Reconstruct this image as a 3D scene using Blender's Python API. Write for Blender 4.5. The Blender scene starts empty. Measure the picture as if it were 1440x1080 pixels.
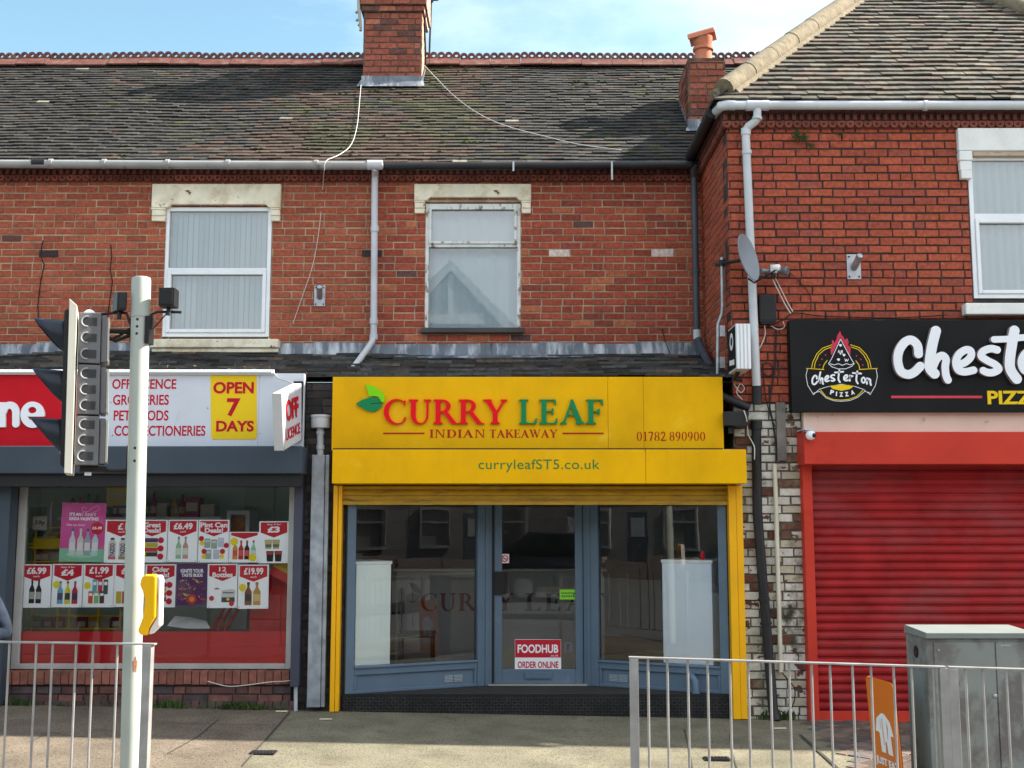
import bpy, math, random
import numpy as np
from mathutils import Vector, noise
R = math.radians
S = bpy.context.scene
COL = S.collection

# ---------------------------------------------------------------- camera, sky, sun, exposure
PITCH, FPX, CAMD, CAMZ = R(6.95), 1600.0, 11.0, 1.79
cam_data = bpy.data.cameras.new('camera')
cam = bpy.data.objects.new('camera', cam_data)
COL.objects.link(cam)
cam.location = (0, -CAMD, CAMZ)
cam.rotation_euler = (R(90) + PITCH, 0, 0)
cam_data.sensor_width = 36
cam_data.lens = FPX / 1440 * 36
cam_data.clip_start = 0.05
cam_data.clip_end = 2000
S.camera = cam

SUN_DIR = Vector((0.776, 0.142, 0.614)).normalized()        # towards the sun
SUN_EL = math.asin(SUN_DIR.z)
SUN_AZ = math.atan2(SUN_DIR.x, SUN_DIR.y)
world = bpy.data.worlds.new('World')
S.world = world
world.use_nodes = True
nt = world.node_tree
nt.nodes.clear()
wo = nt.nodes.new('ShaderNodeOutputWorld')
bg = nt.nodes.new('ShaderNodeBackground')
sky = nt.nodes.new('ShaderNodeTexSky')
sky.sky_type = 'NISHITA'
sky.sun_disc = False
sky.sun_elevation = SUN_EL
sky.sun_rotation = SUN_AZ
sky.air_density = 1.0
sky.dust_density = 0.8
sky.ozone_density = 0.6
# thin broken cloud over the blue: noise on the direction vector, thicker towards the sun side and behind the viewer
tcw = nt.nodes.new('ShaderNodeTexCoord')
mpw = nt.nodes.new('ShaderNodeMapping')
mpw.inputs['Scale'].default_value = (1.0, 1.0, 2.6)
cn = nt.nodes.new('ShaderNodeTexNoise')
cn.inputs['Scale'].default_value = 2.3
cn.inputs['Detail'].default_value = 9
cn.inputs['Roughness'].default_value = 0.58
sepw = nt.nodes.new('ShaderNodeSeparateXYZ')
m1 = nt.nodes.new('ShaderNodeMath'); m1.operation = 'MULTIPLY_ADD'; m1.inputs[1].default_value = 0.40; m1.inputs[2].default_value = 0.0
m2 = nt.nodes.new('ShaderNodeMath'); m2.operation = 'MULTIPLY_ADD'; m2.inputs[1].default_value = -0.26
m3 = nt.nodes.new('ShaderNodeMath'); m3.operation = 'ADD'
crw = nt.nodes.new('ShaderNodeValToRGB')
crw.color_ramp.elements[0].position = 0.22
crw.color_ramp.elements[1].position = 0.72
mxw = nt.nodes.new('ShaderNodeMix'); mxw.data_type = 'RGBA'
SKY_STRENGTH = 0.08
mxw.inputs['B'].default_value = (7.0, 7.4, 7.9, 1)
L = nt.links.new
L(tcw.outputs['Generated'], mpw.inputs['Vector']); L(mpw.outputs[0], cn.inputs['Vector'])
L(tcw.outputs['Generated'], sepw.inputs[0])
L(sepw.outputs['X'], m1.inputs[0])
L(sepw.outputs['Y'], m2.inputs[0]); L(m1.outputs[0], m2.inputs[2])
L(cn.outputs['Fac'], m3.inputs[0]); L(m2.outputs[0], m3.inputs[1])
L(m3.outputs[0], crw.inputs['Fac'])
L(crw.outputs['Color'], mxw.inputs['Factor'])
grade = nt.nodes.new('ShaderNodeVectorMath'); grade.operation = 'MULTIPLY'; grade.inputs[1].default_value = (1.06, 1.22, 1.06)
L(sky.outputs['Color'], grade.inputs[0]); L(grade.outputs[0], mxw.inputs['A'])
L(mxw.outputs['Result'], bg.inputs['Color'])
bg.inputs['Strength'].default_value = SKY_STRENGTH
L(bg.outputs[0], wo.inputs['Surface'])

sun_data = bpy.data.lights.new('sun', 'SUN')
sun_data.energy = 5.0
sun_data.angle = R(0.6)
sun_data.color = (1.0, 0.93, 0.82)
sun = bpy.data.objects.new('sun', sun_data)
COL.objects.link(sun)
sun.location = SUN_DIR * 60
sun.rotation_euler = SUN_DIR.to_track_quat('Z', 'Y').to_euler()
S.view_settings.view_transform = 'Standard'
S.view_settings.look = 'None'
S.view_settings.exposure = 1.72
S.view_settings.gamma = 1
S.render.resolution_x, S.render.resolution_y = 1024, 768
S.cycles.max_bounces = 8
S.cycles.transparent_max_bounces = 12

# ---------------------------------------------------------------- measuring helpers
ct, st = math.cos(PITCH), math.sin(PITCH)
def ray(px, py):
    u, v = (px - 720) / FPX, (540 - py) / FPX
    return Vector((u, ct - v * st, st + v * ct))
def at(px, py, Y):
    d = ray(px, py)
    t = (Y + CAMD) / d.y
    return Vector((d.x * t, Y, CAMZ + d.z * t))
def rect(px0, py0, px1, py1, Y):
    pm = (py0 + py1) / 2
    return at(px0, pm, Y).x, at(px1, pm, Y).x, at(px0, py1, Y).z, at(px0, py0, Y).z
def on_plane(px, py, p, n):
    d = ray(px, py); c = Vector((0, -CAMD, CAMZ))
    return c + d * ((p - c).dot(n) / d.dot(n))
def gz(x, y=0):
    return -0.018 * max(-8, min(8, x))

rnd = random.Random(7)
ORIG = {}
def orig(o):
    return ORIG.get(o.name, Vector((0, 0, 0))) if o else Vector((0, 0, 0))
def props(o, label, cat=None, group=None, kind=None):
    o['label'] = label
    if cat: o['category'] = cat
    if group: o['group'] = group
    if kind: o['kind'] = kind
    return o
def thing(name, label, cat, loc=(0, 0, 0), group=None):
    o = bpy.data.objects.new(name, None)
    COL.objects.link(o)
    o.location = loc
    o.empty_display_size = 0.1
    ORIG[o.name] = Vector(loc)
    return props(o, label, cat, group)

class MB:
    def __init__(s):
        s.v, s.f, s.m, s.t = [], [], [], []
        s.mi, s.tint = 0, (1, 1, 1)
    def add(s, vs, fs, tint=None):
        b = len(s.v)
        s.v.extend([tuple(p) for p in vs])
        for f in fs:
            s.f.append([b + i for i in f]); s.m.append(s.mi); s.t.append(tint or s.tint)
        return s
    def box(s, x0, x1, y0, y1, z0, z1, tint=None):
        if x0 > x1: x0, x1 = x1, x0
        if y0 > y1: y0, y1 = y1, y0
        if z0 > z1: z0, z1 = z1, z0
        return s.add([(x0, y0, z0), (x1, y0, z0), (x1, y1, z0), (x0, y1, z0), (x0, y0, z1), (x1, y0, z1), (x1, y1, z1), (x0, y1, z1)],
                     [(0, 3, 2, 1), (4, 5, 6, 7), (0, 1, 5, 4), (1, 2, 6, 5), (2, 3, 7, 6), (3, 0, 4, 7)], tint)
    def obox(s, O, u, n, a0, a1, n0, n1, z0, z1, tint=None):       # box along direction u (horizontal), n = outward normal
        O, u, n = Vector(O), Vector(u), Vector(n)
        P = []
        for z in (z0, z1):
            for a, b in ((a0, n1), (a1, n1), (a1, n0), (a0, n0)):
                q = O + u * a + n * b; P.append((q.x, q.y, z))
        return s.add(P, [(0, 3, 2, 1), (4, 5, 6, 7), (0, 1, 5, 4), (1, 2, 6, 5), (2, 3, 7, 6), (3, 0, 4, 7)], tint)
    def prism(s, pts, y0, y1, tint=None):                          # XZ outline (counter-clockwise seen from the street), y0 = front
        n = len(pts)
        P = [(x, y0, z) for x, z in pts] + [(x, y1, z) for x, z in pts]
        F = [tuple(range(n)), tuple(range(2 * n - 1, n - 1, -1))] + [(i, i + n, (i + 1) % n + n, (i + 1) % n) for i in range(n)]
        return s.add(P, F, tint)
    def tube(s, pts, r, n=10, cap=True, tint=None, flat=None):
        pts = [Vector(p) for p in pts]
        rs = r if isinstance(r, (list, tuple)) else [r] * len(pts)
        P, F = [], []
        up = None
        for i, p in enumerate(pts):
            d = (pts[min(i + 1, len(pts) - 1)] - pts[max(i - 1, 0)]).normalized()
            if up is None:
                a = Vector((0, 0, 1)) if abs(d.z) < 0.9 else Vector((0, 1, 0))
            else:
                a = up
            x = d.cross(a).normalized(); y = x.cross(d).normalized(); up = y
            for k in range(n):
                q = p + (x * math.cos(2 * math.pi * k / n) + y * math.sin(2 * math.pi * k / n)) * rs[i]
                P.append(q)
        for i in range(len(pts) - 1):
            for k in range(n):
                F.append((i * n + k, i * n + (k + 1) % n, (i + 1) * n + (k + 1) % n, (i + 1) * n + k))
        if cap:
            F.append(tuple(range(n - 1, -1, -1))); F.append(tuple(range((len(pts) - 1) * n, len(pts) * n)))
        return s.add(P, F, tint)
    def lathe(s, c, prof, n=20, tint=None, axis=None):             # profile [(r, h)] turned about an axis through c
        c = Vector(c)
        ax = Vector(axis or (0, 0, 1)).normalized()
        a = Vector((1, 0, 0)) if abs(ax.x) < 0.9 else Vector((0, 1, 0))
        x = ax.cross(a).normalized(); y = ax.cross(x)
        P, F = [], []
        for r, h in prof:
            for k in range(n):
                w = 2 * math.pi * k / n
                P.append(c + ax * h + (x * math.cos(w) + y * math.sin(w)) * r)
        for i in range(len(prof) - 1):
            for k in range(n):
                F.append((i * n + k, i * n + (k + 1) % n, (i + 1) * n + (k + 1) % n, (i + 1) * n + k))
        F.append(tuple(range(n - 1, -1, -1))); F.append(tuple(range((len(prof) - 1) * n, len(prof) * n)))
        return s.add(P, F, tint)
    def build(s, name, mats, parent=None, bevel=0, smooth=False, seg=2, fix=True):
        off = orig(parent)
        me = bpy.data.meshes.new(name)
        V = np.array(s.v, dtype=float) - np.array(off)
        me.from_pydata([tuple(p) for p in V], [], s.f)
        mats = mats if isinstance(mats, (list, tuple)) else [mats]
        for m in mats: me.materials.append(m)
        me.polygons.foreach_set('material_index', s.m)
        at_ = me.attributes.new('tint', 'FLOAT_COLOR', 'FACE')
        at_.data.foreach_set('color', np.array([(a, b, c, 1) for a, b, c in s.t], dtype=np.float32).ravel())
        if fix:
            import bmesh
            bm = bmesh.new(); bm.from_mesh(me); bmesh.ops.recalc_face_normals(bm, faces=bm.faces); bm.to_mesh(me); bm.free()
        if smooth:
            me.shade_auto_smooth if False else None
            me.polygons.foreach_set('use_smooth', [True] * len(me.polygons))
            me.set_sharp_from_angle(angle=R(38))
        me.update()
        o = bpy.data.objects.new(name, me)
        COL.objects.link(o)
        if parent:
            o.parent = parent
            ORIG[o.name] = Vector(off)
        if bevel:
            b = o.modifiers.new('edge', 'BEVEL'); b.width = bevel; b.segments = seg; b.limit_method = 'ANGLE'; b.angle_limit = R(40)
        return o

def copy_tree(o, parent=None):
    c = o.copy(); COL.objects.link(c)
    if parent: c.parent = parent
    for ch in list(o.children): copy_tree(ch, c)
    return c

# ---------------------------------------------------------------- materials
MAT = {}
def mat(name, col, rough=0.6, metal=0.0, var=0.12, vs=3.0, bump=0.0, bs=80.0, spec=0.28, tint=False, dirt=None, coat=0.0):
    """plain surface: base colour varied by two noises; dirt = (colour, scale, low, high, stretch) blotches or streaks of their own shape"""
    m = bpy.data.materials.new(name); m.use_nodes = True
    n = m.node_tree; N = n.nodes; b = N['Principled BSDF']
    tc = N.new('ShaderNodeTexCoord')
    no = N.new('ShaderNodeTexNoise'); no.inputs['Scale'].default_value = vs; no.inputs['Detail'].default_value = 6
    n.links.new(tc.outputs['Object'], no.inputs['Vector'])
    mr = N.new('ShaderNodeMapRange')
    mr.inputs['From Min'].default_value = 0.3; mr.inputs['From Max'].default_value = 0.7
    mr.inputs['To Min'].default_value = 1 - var; mr.inputs['To Max'].default_value = 1 + var
    n.links.new(no.outputs['Fac'], mr.inputs['Value'])
    mu = N.new('ShaderNodeVectorMath'); mu.operation = 'SCALE'
    if tint:
        a = N.new('ShaderNodeAttribute'); a.attribute_name = 'tint'
        tm = N.new('ShaderNodeVectorMath'); tm.operation = 'MULTIPLY'; tm.inputs[1].default_value = col
        n.links.new(a.outputs['Color'], tm.inputs[0]); n.links.new(tm.outputs[0], mu.inputs[0])
    else:
        mu.inputs[0].default_value = col
    n.links.new(mr.outputs[0], mu.inputs['Scale'])
    out = mu.outputs[0]
    dl = dirt if isinstance(dirt, list) else ([dirt] if dirt else [])
    for dcol, dsc, lo, hi, stretch in dl:
        mp = N.new('ShaderNodeMapping'); mp.inputs['Scale'].default_value = stretch
        n.links.new(tc.outputs['Object'], mp.inputs['Vector'])
        dn = N.new('ShaderNodeTexNoise'); dn.inputs['Scale'].default_value = dsc; dn.inputs['Detail'].default_value = 8; dn.inputs['Roughness'].default_value = 0.65
        n.links.new(mp.outputs[0], dn.inputs['Vector'])
        r = N.new('ShaderNodeMapRange'); r.inputs['From Min'].default_value = lo; r.inputs['From Max'].default_value = hi
        n.links.new(dn.outputs['Fac'], r.inputs['Value'])
        mx = N.new('ShaderNodeMix'); mx.data_type = 'RGBA'; mx.inputs['B'].default_value = (*dcol, 1)
        n.links.new(r.outputs[0], mx.inputs['Factor']); n.links.new(out, mx.inputs['A'])
        out = mx.outputs['Result']
    n.links.new(out, b.inputs['Base Color'])
    b.inputs['Roughness'].default_value = rough
    b.inputs['Metallic'].default_value = metal
    b.inputs['Specular IOR Level'].default_value = spec
    if coat: b.inputs['Coat Weight'].default_value = coat
    if bump:
        bn = N.new('ShaderNodeTexNoise'); bn.inputs['Scale'].default_value = bs; bn.inputs['Detail'].default_value = 4
        n.links.new(tc.outputs['Object'], bn.inputs['Vector'])
        bp = N.new('ShaderNodeBump'); bp.inputs['Strength'].default_value = bump; bp.inputs['Distance'].default_value = 0.01
        n.links.new(bn.outputs['Fac'], bp.inputs['Height']); n.links.new(bp.outputs[0], b.inputs['Normal'])
    MAT[name] = m
    return m
def glass(name, refl=0.06, tintc=(0.93, 0.96, 0.95), film=0.0, ior=1.5):
    m = bpy.data.materials.new(name); m.use_nodes = True
    n = m.node_tree; N = n.nodes; N.clear()
    o = N.new('ShaderNodeOutputMaterial'); t = N.new('ShaderNodeBsdfTransparent'); g = N.new('ShaderNodeBsdfGlossy')
    t.inputs['Color'].default_value = (*tintc, 1); g.inputs['Roughness'].default_value = 0.0
    fr = N.new('ShaderNodeFresnel'); fr.inputs['IOR'].default_value = ior
    ad = N.new('ShaderNodeMath'); ad.operation = 'ADD'; ad.inputs[1].default_value = refl; ad.use_clamp = True
    mx = N.new('ShaderNodeMixShader')
    tc = N.new('ShaderNodeTexCoord'); no = N.new('ShaderNodeTexNoise'); no.inputs['Scale'].default_value = 1.7
    bp = N.new('ShaderNodeBump'); bp.inputs['Strength'].default_value = 0.03; bp.inputs['Distance'].default_value = 0.015
    n.links.new(tc.outputs['Object'], no.inputs['Vector']); n.links.new(no.outputs['Fac'], bp.inputs['Height']); n.links.new(bp.outputs[0], g.inputs['Normal'])
    n.links.new(fr.outputs[0], ad.inputs[0]); n.links.new(ad.outputs[0], mx.inputs['Fac'])
    n.links.new(t.outputs[0], mx.inputs[1]); n.links.new(g.outputs[0], mx.inputs[2])
    last = mx.outputs[0]
    if film:
        d = N.new('ShaderNodeBsdfDiffuse'); d.inputs['Color'].default_value = (0.6, 0.62, 0.62, 1)
        dn = N.new('ShaderNodeTexNoise'); dn.inputs['Scale'].default_value = 3.0; dn.inputs['Detail'].default_value = 8
        n.links.new(tc.outputs['Object'], dn.inputs['Vector'])
        dm = N.new('ShaderNodeMath'); dm.operation = 'MULTIPLY'; dm.inputs[1].default_value = film * 2
        n.links.new(dn.outputs['Fac'], dm.inputs[0])
        m2_ = N.new('ShaderNodeMixShader'); n.links.new(dm.outputs[0], m2_.inputs['Fac'])
        n.links.new(last, m2_.inputs[1]); n.links.new(d.outputs[0], m2_.inputs[2]); last = m2_.outputs[0]
    n.links.new(last, o.inputs['Surface'])
    MAT[name] = m
    return m

WHITE1 = (1, 1, 1)
brick = mat('red brick', (1, 1, 1), 0.88, var=0.30, vs=26, bump=0.6, bs=110, tint=True, spec=0.15,
            dirt=[((0.07, 0.035, 0.026), 1.5, 0.58, 0.86, (1, 1, 1)), ((0.06, 0.03, 0.025), 38, 0.67, 0.78, (1, 1, 1)), ((0.42, 0.22, 0.15), 4.0, 0.64, 0.92, (1, 1, 1))])
brick_dark_m = mat('sooty brick', (1, 1, 1), 0.7, var=0.3, vs=14, bump=0.5, bs=120, tint=True, spec=0.4)
brick_white = mat('flaking whitewashed brick', (1, 1, 1), 0.85, var=0.1, vs=18, bump=0.7, bs=60, tint=True, spec=0.2,
            dirt=[((0.12, 0.05, 0.035), 6.0, 0.58, 0.61, (1, 1, 1.4)), ((0.30, 0.29, 0.2), 3.0, 0.5, 0.7, (1, 1, 0.6)), ((0.05, 0.055, 0.03), 2.6, 0.57, 0.68, (1, 1, 0.7))])
mortar_pale = mat('pale mortar', (0.37, 0.265, 0.18), 0.95, var=0.4, vs=5, bump=0.4)
mortar_brown = mat('crumbling brown mortar', (0.11, 0.075, 0.055), 0.95, var=0.5, vs=7, bump=0.5)
mortar_dark = mat('black ash mortar', (0.045, 0.035, 0.03), 0.95, var=0.4, vs=6, bump=0.4)
tile_m = mat('clay roof tile', (1, 1, 1), 0.85, var=0.3, vs=12, bump=0.6, bs=70, tint=True, spec=0.25,
             dirt=[((0.11, 0.11, 0.085), 26, 0.61, 0.74, (1, 1, 1)), ((0.045, 0.055, 0.018), 3.2, 0.60, 0.78, (1, 1, 1))])
slate_m = mat('grey slate', (1, 1, 1), 0.7, var=0.3, vs=9, bump=0.4, bs=50, tint=True)
crest_m = mat('terracotta ridge', (0.125, 0.046, 0.036), 0.8, var=0.3, vs=9, bump=0.4, bs=60, dirt=((0.17, 0.115, 0.08), 7, 0.52, 0.7, (1, 1, 1)))
hipm = mat('mortared hip tile', (0.20, 0.165, 0.11), 0.95, var=0.3, vs=14, bump=0.8, bs=50, dirt=((0.12, 0.1, 0.07), 7, 0.5, 0.8, (1, 1, 1)))
lead = mat('lead sheet', (0.125, 0.145, 0.17), 0.55, metal=0.3, var=0.3, vs=4, bump=0.3, bs=14,
           dirt=[((0.46, 0.49, 0.52), 5, 0.48, 0.66, (1.6, 1, 0.3)), ((0.04, 0.04, 0.04), 4, 0.58, 0.7, (2, 1, 0.3))])
stone = mat('painted stone', (0.80, 0.74, 0.58), 0.85, var=0.12, vs=5, bump=0.3, bs=40,
            dirt=[((0.46, 0.36, 0.22), 4, 0.48, 0.75, (1, 1, 1)), ((0.17, 0.085, 0.055), 9, 0.635, 0.68, (1, 1, 1)), ((0.2, 0.17, 0.13), 30, 0.66, 0.74, (1, 1, 1))])
stone_white = mat('white painted stone', (0.74, 0.75, 0.72), 0.8, var=0.08, vs=5, bump=0.2, bs=40, dirt=((0.38, 0.35, 0.26), 5, 0.6, 0.85, (1, 1, 1)))
upvc = mat('white plastic frame', (0.78, 0.80, 0.82), 0.35, var=0.05)
woodwhite = mat('peeling white timber', (0.66, 0.67, 0.65), 0.6, var=0.1, vs=8, bump=0.3, bs=30, dirt=((0.22, 0.17, 0.12), 13, 0.54, 0.62, (1, 1, 0.5)))
pipe_grey = mat('grey plastic pipe', (0.50, 0.52, 0.55), 0.45, var=0.12, dirt=((0.22, 0.21, 0.2), 9, 0.58, 0.8, (1, 1, 0.3)))
pipe_white = mat('white plastic pipe', (0.52, 0.54, 0.56), 0.4, var=0.1, dirt=((0.3, 0.3, 0.29), 6, 0.6, 0.85, (1, 1, 0.25)))
pipe_black = mat('black iron pipe', (0.018, 0.018, 0.02), 0.45, var=0.3, bump=0.2)
pipe_slate = mat('dark blue grey pipe', (0.06, 0.07, 0.09), 0.45, var=0.2)
galv = mat('galvanised steel', (0.42, 0.43, 0.45), 0.5, metal=0.75, var=0.2, vs=12, bump=0.15, bs=40)
galv_dull = mat('dull galvanised sheet', (0.30, 0.33, 0.37), 0.55, metal=0.5, var=0.25, vs=10, dirt=((0.48, 0.52, 0.56), 8, 0.5, 0.75, (1, 1, 0.5)))
black_m = mat('black plastic', (0.012, 0.012, 0.013), 0.4, var=0.2)
black_sheet = mat('black sign sheet', (0.009, 0.009, 0.0095), 0.55, var=0.25, vs=2.5, spec=0.15)
yellow = mat('yellow painted sheet', (0.79, 0.425, 0.003), 0.4, var=0.05, vs=1.2, bump=0.05, bs=3,
             spec=0.08, dirt=[((0.64, 0.34, 0.004), 1.6, 0.42, 0.75, (1, 1, 0.6)), ((0.80, 0.52, 0.03), 2.2, 0.60, 0.8, (1, 1, 1)), ((0.30, 0.18, 0.02), 6, 0.65, 0.9, (5, 1, 0.22)), ((0.12, 0.08, 0.02), 40, 0.76, 0.8, (1, 1, 1))])
yellow_rail = mat('yellow shutter guide', (0.83, 0.42, 0.006), 0.4, var=0.08, dirt=((0.2, 0.12, 0.02), 8, 0.68, 0.8, (1, 1, 0.3)))
yellow_slat = mat('grubby yellow slat', (0.46, 0.27, 0.02), 0.5, var=0.15, vs=6, dirt=((0.10, 0.08, 0.03), 9, 0.52, 0.75, (0.4, 1, 3)))
blue_frame = mat('blue grey shopfront', (0.10, 0.15, 0.21), 0.45, var=0.08, bump=0.05, bs=20, dirt=((0.2, 0.24, 0.28), 6, 0.62, 0.85, (1, 1, 0.5)))
navy = mat('navy shutter box', (0.045, 0.062, 0.085), 0.45, var=0.1)
char = mat('charcoal metal', (0.016, 0.016, 0.018), 0.5, var=0.15)
red_box = mat('red shutter paint', (0.53, 0.05, 0.032), 0.45, var=0.08, vs=2, dirt=((0.40, 0.03, 0.025), 3, 0.55, 0.8, (1, 1, 1)), spec=0.08)
red_slat = mat('red shutter slat', (0.315, 0.021, 0.023), 0.5, var=0.22, vs=3, dirt=[((0.26, 0.06, 0.06), 1.6, 0.47, 0.72, (0.5, 1, 1.2)), ((0.12, 0.02, 0.02), 5, 0.58, 0.8, (0.3, 1, 3)), ((0.6, 0.35, 0.33), 30, 0.72, 0.8, (0.3, 1, 1))], spec=0.08)
cream = mat('cream painted board', (0.76, 0.60, 0.50), 0.7, var=0.06, dirt=((0.25, 0.2, 0.15), 7, 0.64, 0.8, (1, 1, 1)))
sign_white = mat('white sign sheet', (0.60, 0.63, 0.69), 0.35, var=0.04, dirt=((0.4, 0.4, 0.42), 4, 0.62, 0.9, (1, 1, 0.5)))
sign_red = mat('red sign sheet', (0.52, 0.012, 0.022), 0.35, var=0.05, spec=0.08)
ink_red = mat('red lettering', (0.50, 0.012, 0.03), 0.4, var=0.03, spec=0.08)
ink_bright = mat('bright red raised letter', (0.72, 0.008, 0.018), 0.35, var=0.03, spec=0.08)
ink_green = mat('green raised letter', (0.012, 0.21, 0.075), 0.35, var=0.03, spec=0.08)
ink_leaf = mat('lime leaf', (0.20, 0.60, 0.012), 0.35, var=0.03, spec=0.08)
ink_brick = mat('dark red print', (0.40, 0.022, 0.012), 0.45, var=0.03, spec=0.08)
ink_web = mat('green print', (0.03, 0.19, 0.05), 0.45, var=0.03, spec=0.08)
ink_white = mat('white lettering', (0.80, 0.82, 0.86), 0.35, var=0.03)
ink_yellow = mat('yellow lettering', (0.80, 0.55, 0.02), 0.4, var=0.03, spec=0.08)
ink_black = mat('black print', (0.012, 0.012, 0.014), 0.5, var=0.03)
letter_side = mat('pink grey letter return', (0.34, 0.28, 0.28), 0.5, var=0.05)
paper = mat('printed paper', (1, 1, 1), 0.5, var=0.03, tint=True)
tarmac_green = mat('mossy tarmac', (0.178, 0.164, 0.116), 0.95, var=0.28, vs=2.2, bump=1.0, bs=120, spec=0.15,
                   dirt=[((0.075, 0.068, 0.05), 52, 0.53, 0.62, (1, 1, 1)), ((0.28, 0.25, 0.19), 60, 0.58, 0.66, (1, 1, 1)), ((0.13, 0.085, 0.07), 2.4, 0.60, 0.75, (1, 1, 1)), ((0.5, 0.48, 0.42), 26, 0.76, 0.79, (1, 1, 1))])
tarmac_brown = mat('worn footway tarmac', (0.165, 0.134, 0.102), 0.95, var=0.25, vs=2.0, bump=1.0, bs=120, spec=0.15,
                   dirt=[((0.06, 0.048, 0.036), 52, 0.54, 0.60, (1, 1, 1)), ((0.28, 0.23, 0.18), 60, 0.60, 0.65, (1, 1, 1)), ((0.10, 0.09, 0.07), 3, 0.6, 0.8, (1, 1, 1)), ((0.45, 0.42, 0.37), 24, 0.77, 0.8, (1, 1, 1))])
asphalt = mat('road asphalt', (0.13, 0.13, 0.125), 0.9, var=0.2, bump=0.6, bs=200)
concrete = mat('kerb concrete', (0.30, 0.29, 0.27), 0.9, var=0.15, bump=0.4, bs=100)
rubber = mat('black chequer plate', (1, 1, 1), 0.5, var=0.3, vs=6, tint=True, dirt=((0.06, 0.055, 0.05), 3, 0.6, 0.85, (1, 1, 1)))
mat_grey = mat('entrance matting', (0.035, 0.034, 0.032), 0.95, var=0.3, vs=30, bump=0.5, bs=200)
pole_m = mat('pale grey painted pole', (0.37, 0.40, 0.36), 0.5, var=0.08, vs=3, dirt=((0.30, 0.30, 0.27), 6, 0.6, 0.85, (1, 1, 0.3)))
signal_m = mat('grey signal plastic', (0.13, 0.13, 0.135), 0.55, var=0.12)
rim_grey = mat('recess rim plastic', (0.30, 0.30, 0.31), 0.5, var=0.05)
plate_edge = mat('cream backing board edge', (0.46, 0.45, 0.39), 0.5, var=0.06, dirt=((0.3, 0.27, 0.2), 9, 0.64, 0.8, (1, 1, 1)))
visor_m = mat('dark visor plastic', (0.017, 0.022, 0.032), 0.4, var=0.1)
button_yellow = mat('yellow push button case', (0.80, 0.42, 0.003), 0.35, var=0.04)
cab_m = mat('faded green cabinet', (0.22, 0.24, 0.225), 0.75, var=0.12, vs=3,
            dirt=[((0.15, 0.14, 0.135), 2.1, 0.47, 0.54, (1, 1, 0.8)), ((0.09, 0.08, 0.075), 9, 0.60, 0.72, (1, 1, 0.6)), ((0.33, 0.34, 0.33), 8, 0.66, 0.8, (1, 1, 0.4))])
orange = mat('orange board', (0.68, 0.16, 0.012), 0.45, var=0.04)
blind_m = mat('pale vertical blind', (0.47, 0.54, 0.60), 0.8, var=0.04, tint=True)
net_m = mat('net curtain', (0.52, 0.58, 0.67), 0.9, var=0.08, vs=1.5)
dark_room = mat('dim wall', (0.19, 0.19, 0.195), 0.8, var=0.12)
floor_in = mat('shop floor', (0.10, 0.09, 0.08), 0.6, var=0.1)
panel_grey = mat('grey counter panel', (0.27, 0.27, 0.275), 0.5, var=0.06)
counter_white = mat('white counter', (0.80, 0.89, 0.87), 0.35, var=0.04, vs=1.5)
green_wall = mat('pale green shop wall', (0.50, 0.68, 0.60), 0.8, var=0.1)
maroon = mat('red window vinyl', (0.46, 0.004, 0.010), 0.4, var=0.08)
cable_white = mat('white cable', (0.62, 0.60, 0.54), 0.6, var=0.1)
dish_m = mat('grey dish', (0.22, 0.25, 0.28), 0.5, var=0.08)
terra = mat('terracotta pot', (0.48, 0.17, 0.095), 0.85, var=0.12, vs=8, bump=0.2)
plank_m = mat('weathered plank', (0.17, 0.155, 0.14), 0.9, var=0.3, vs=9, bump=0.3, bs=20, dirt=((0.04, 0.035, 0.03), 6, 0.52, 0.7, (2, 1, 0.4)))
weed_m = mat('weed leaf', (0.045, 0.075, 0.022), 0.8, var=0.3, tint=True)
gl_up = glass('upstairs glass', 0.09)
gl_shop = glass('shop glass', 0.006, (0.99, 1, 1), ior=1.44)
gl_left = glass('off licence glass', 0.0, (1, 1, 1), ior=1.36)

# ---------------------------------------------------------------- lettering
def text_geo(s, bold=0.0, extr=0.5, spacing=1.0, font_shear=0.0):
    cu = bpy.data.curves.new('lettering', 'FONT')
    cu.body = s; cu.size = 1; cu.extrude = extr; cu.offset = bold; cu.resolution_u = 4
    cu.space_character = spacing; cu.shear = font_shear; cu.space_line = 0.95; cu.align_x = 'CENTER'
    o = bpy.data.objects.new('lettering', cu)
    me = bpy.data.meshes.new_from_object(o)
    V = np.array([v.co[:] for v in me.vertices]); F = [tuple(p.vertices) for p in me.polygons]
    bpy.data.objects.remove(o); bpy.data.curves.remove(cu); bpy.data.meshes.remove(me)
    return V, F
def put_text(mb, s, O, u, up, n, w, h, depth=0.002, bold=0.0, tint=None, spacing=1.0, shear=0.0):
    """fit the words s into the w x h rectangle whose lower corner is O; n is the outward normal"""
    V, F = text_geo(s, bold, spacing=spacing, font_shear=shear)
    lo, hi = V.min(0), V.max(0)
    O, u, up, n = Vector(O), Vector(u), Vector(up), Vector(n)
    P = [O + u * ((a - lo[0]) / max(hi[0] - lo[0], 1e-6) * w) + up * ((b - lo[1]) / max(hi[1] - lo[1], 1e-6) * h) + n * (depth * (0.02 + (c - lo[2]) / max(hi[2] - lo[2], 1e-6))) for a, b, c in V]
    mb.add(P, F, tint)
def text_px(mb, s, px0, py0, px1, py1, Y, depth=0.002, **k):
    x0, x1, z0, z1 = rect(px0, py0, px1, py1, Y)
    put_text(mb, s, (x0, Y, z0), (1, 0, 0), (0, 0, 1), (0, -1, 0), x1 - x0, z1 - z0, depth, **k)

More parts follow.
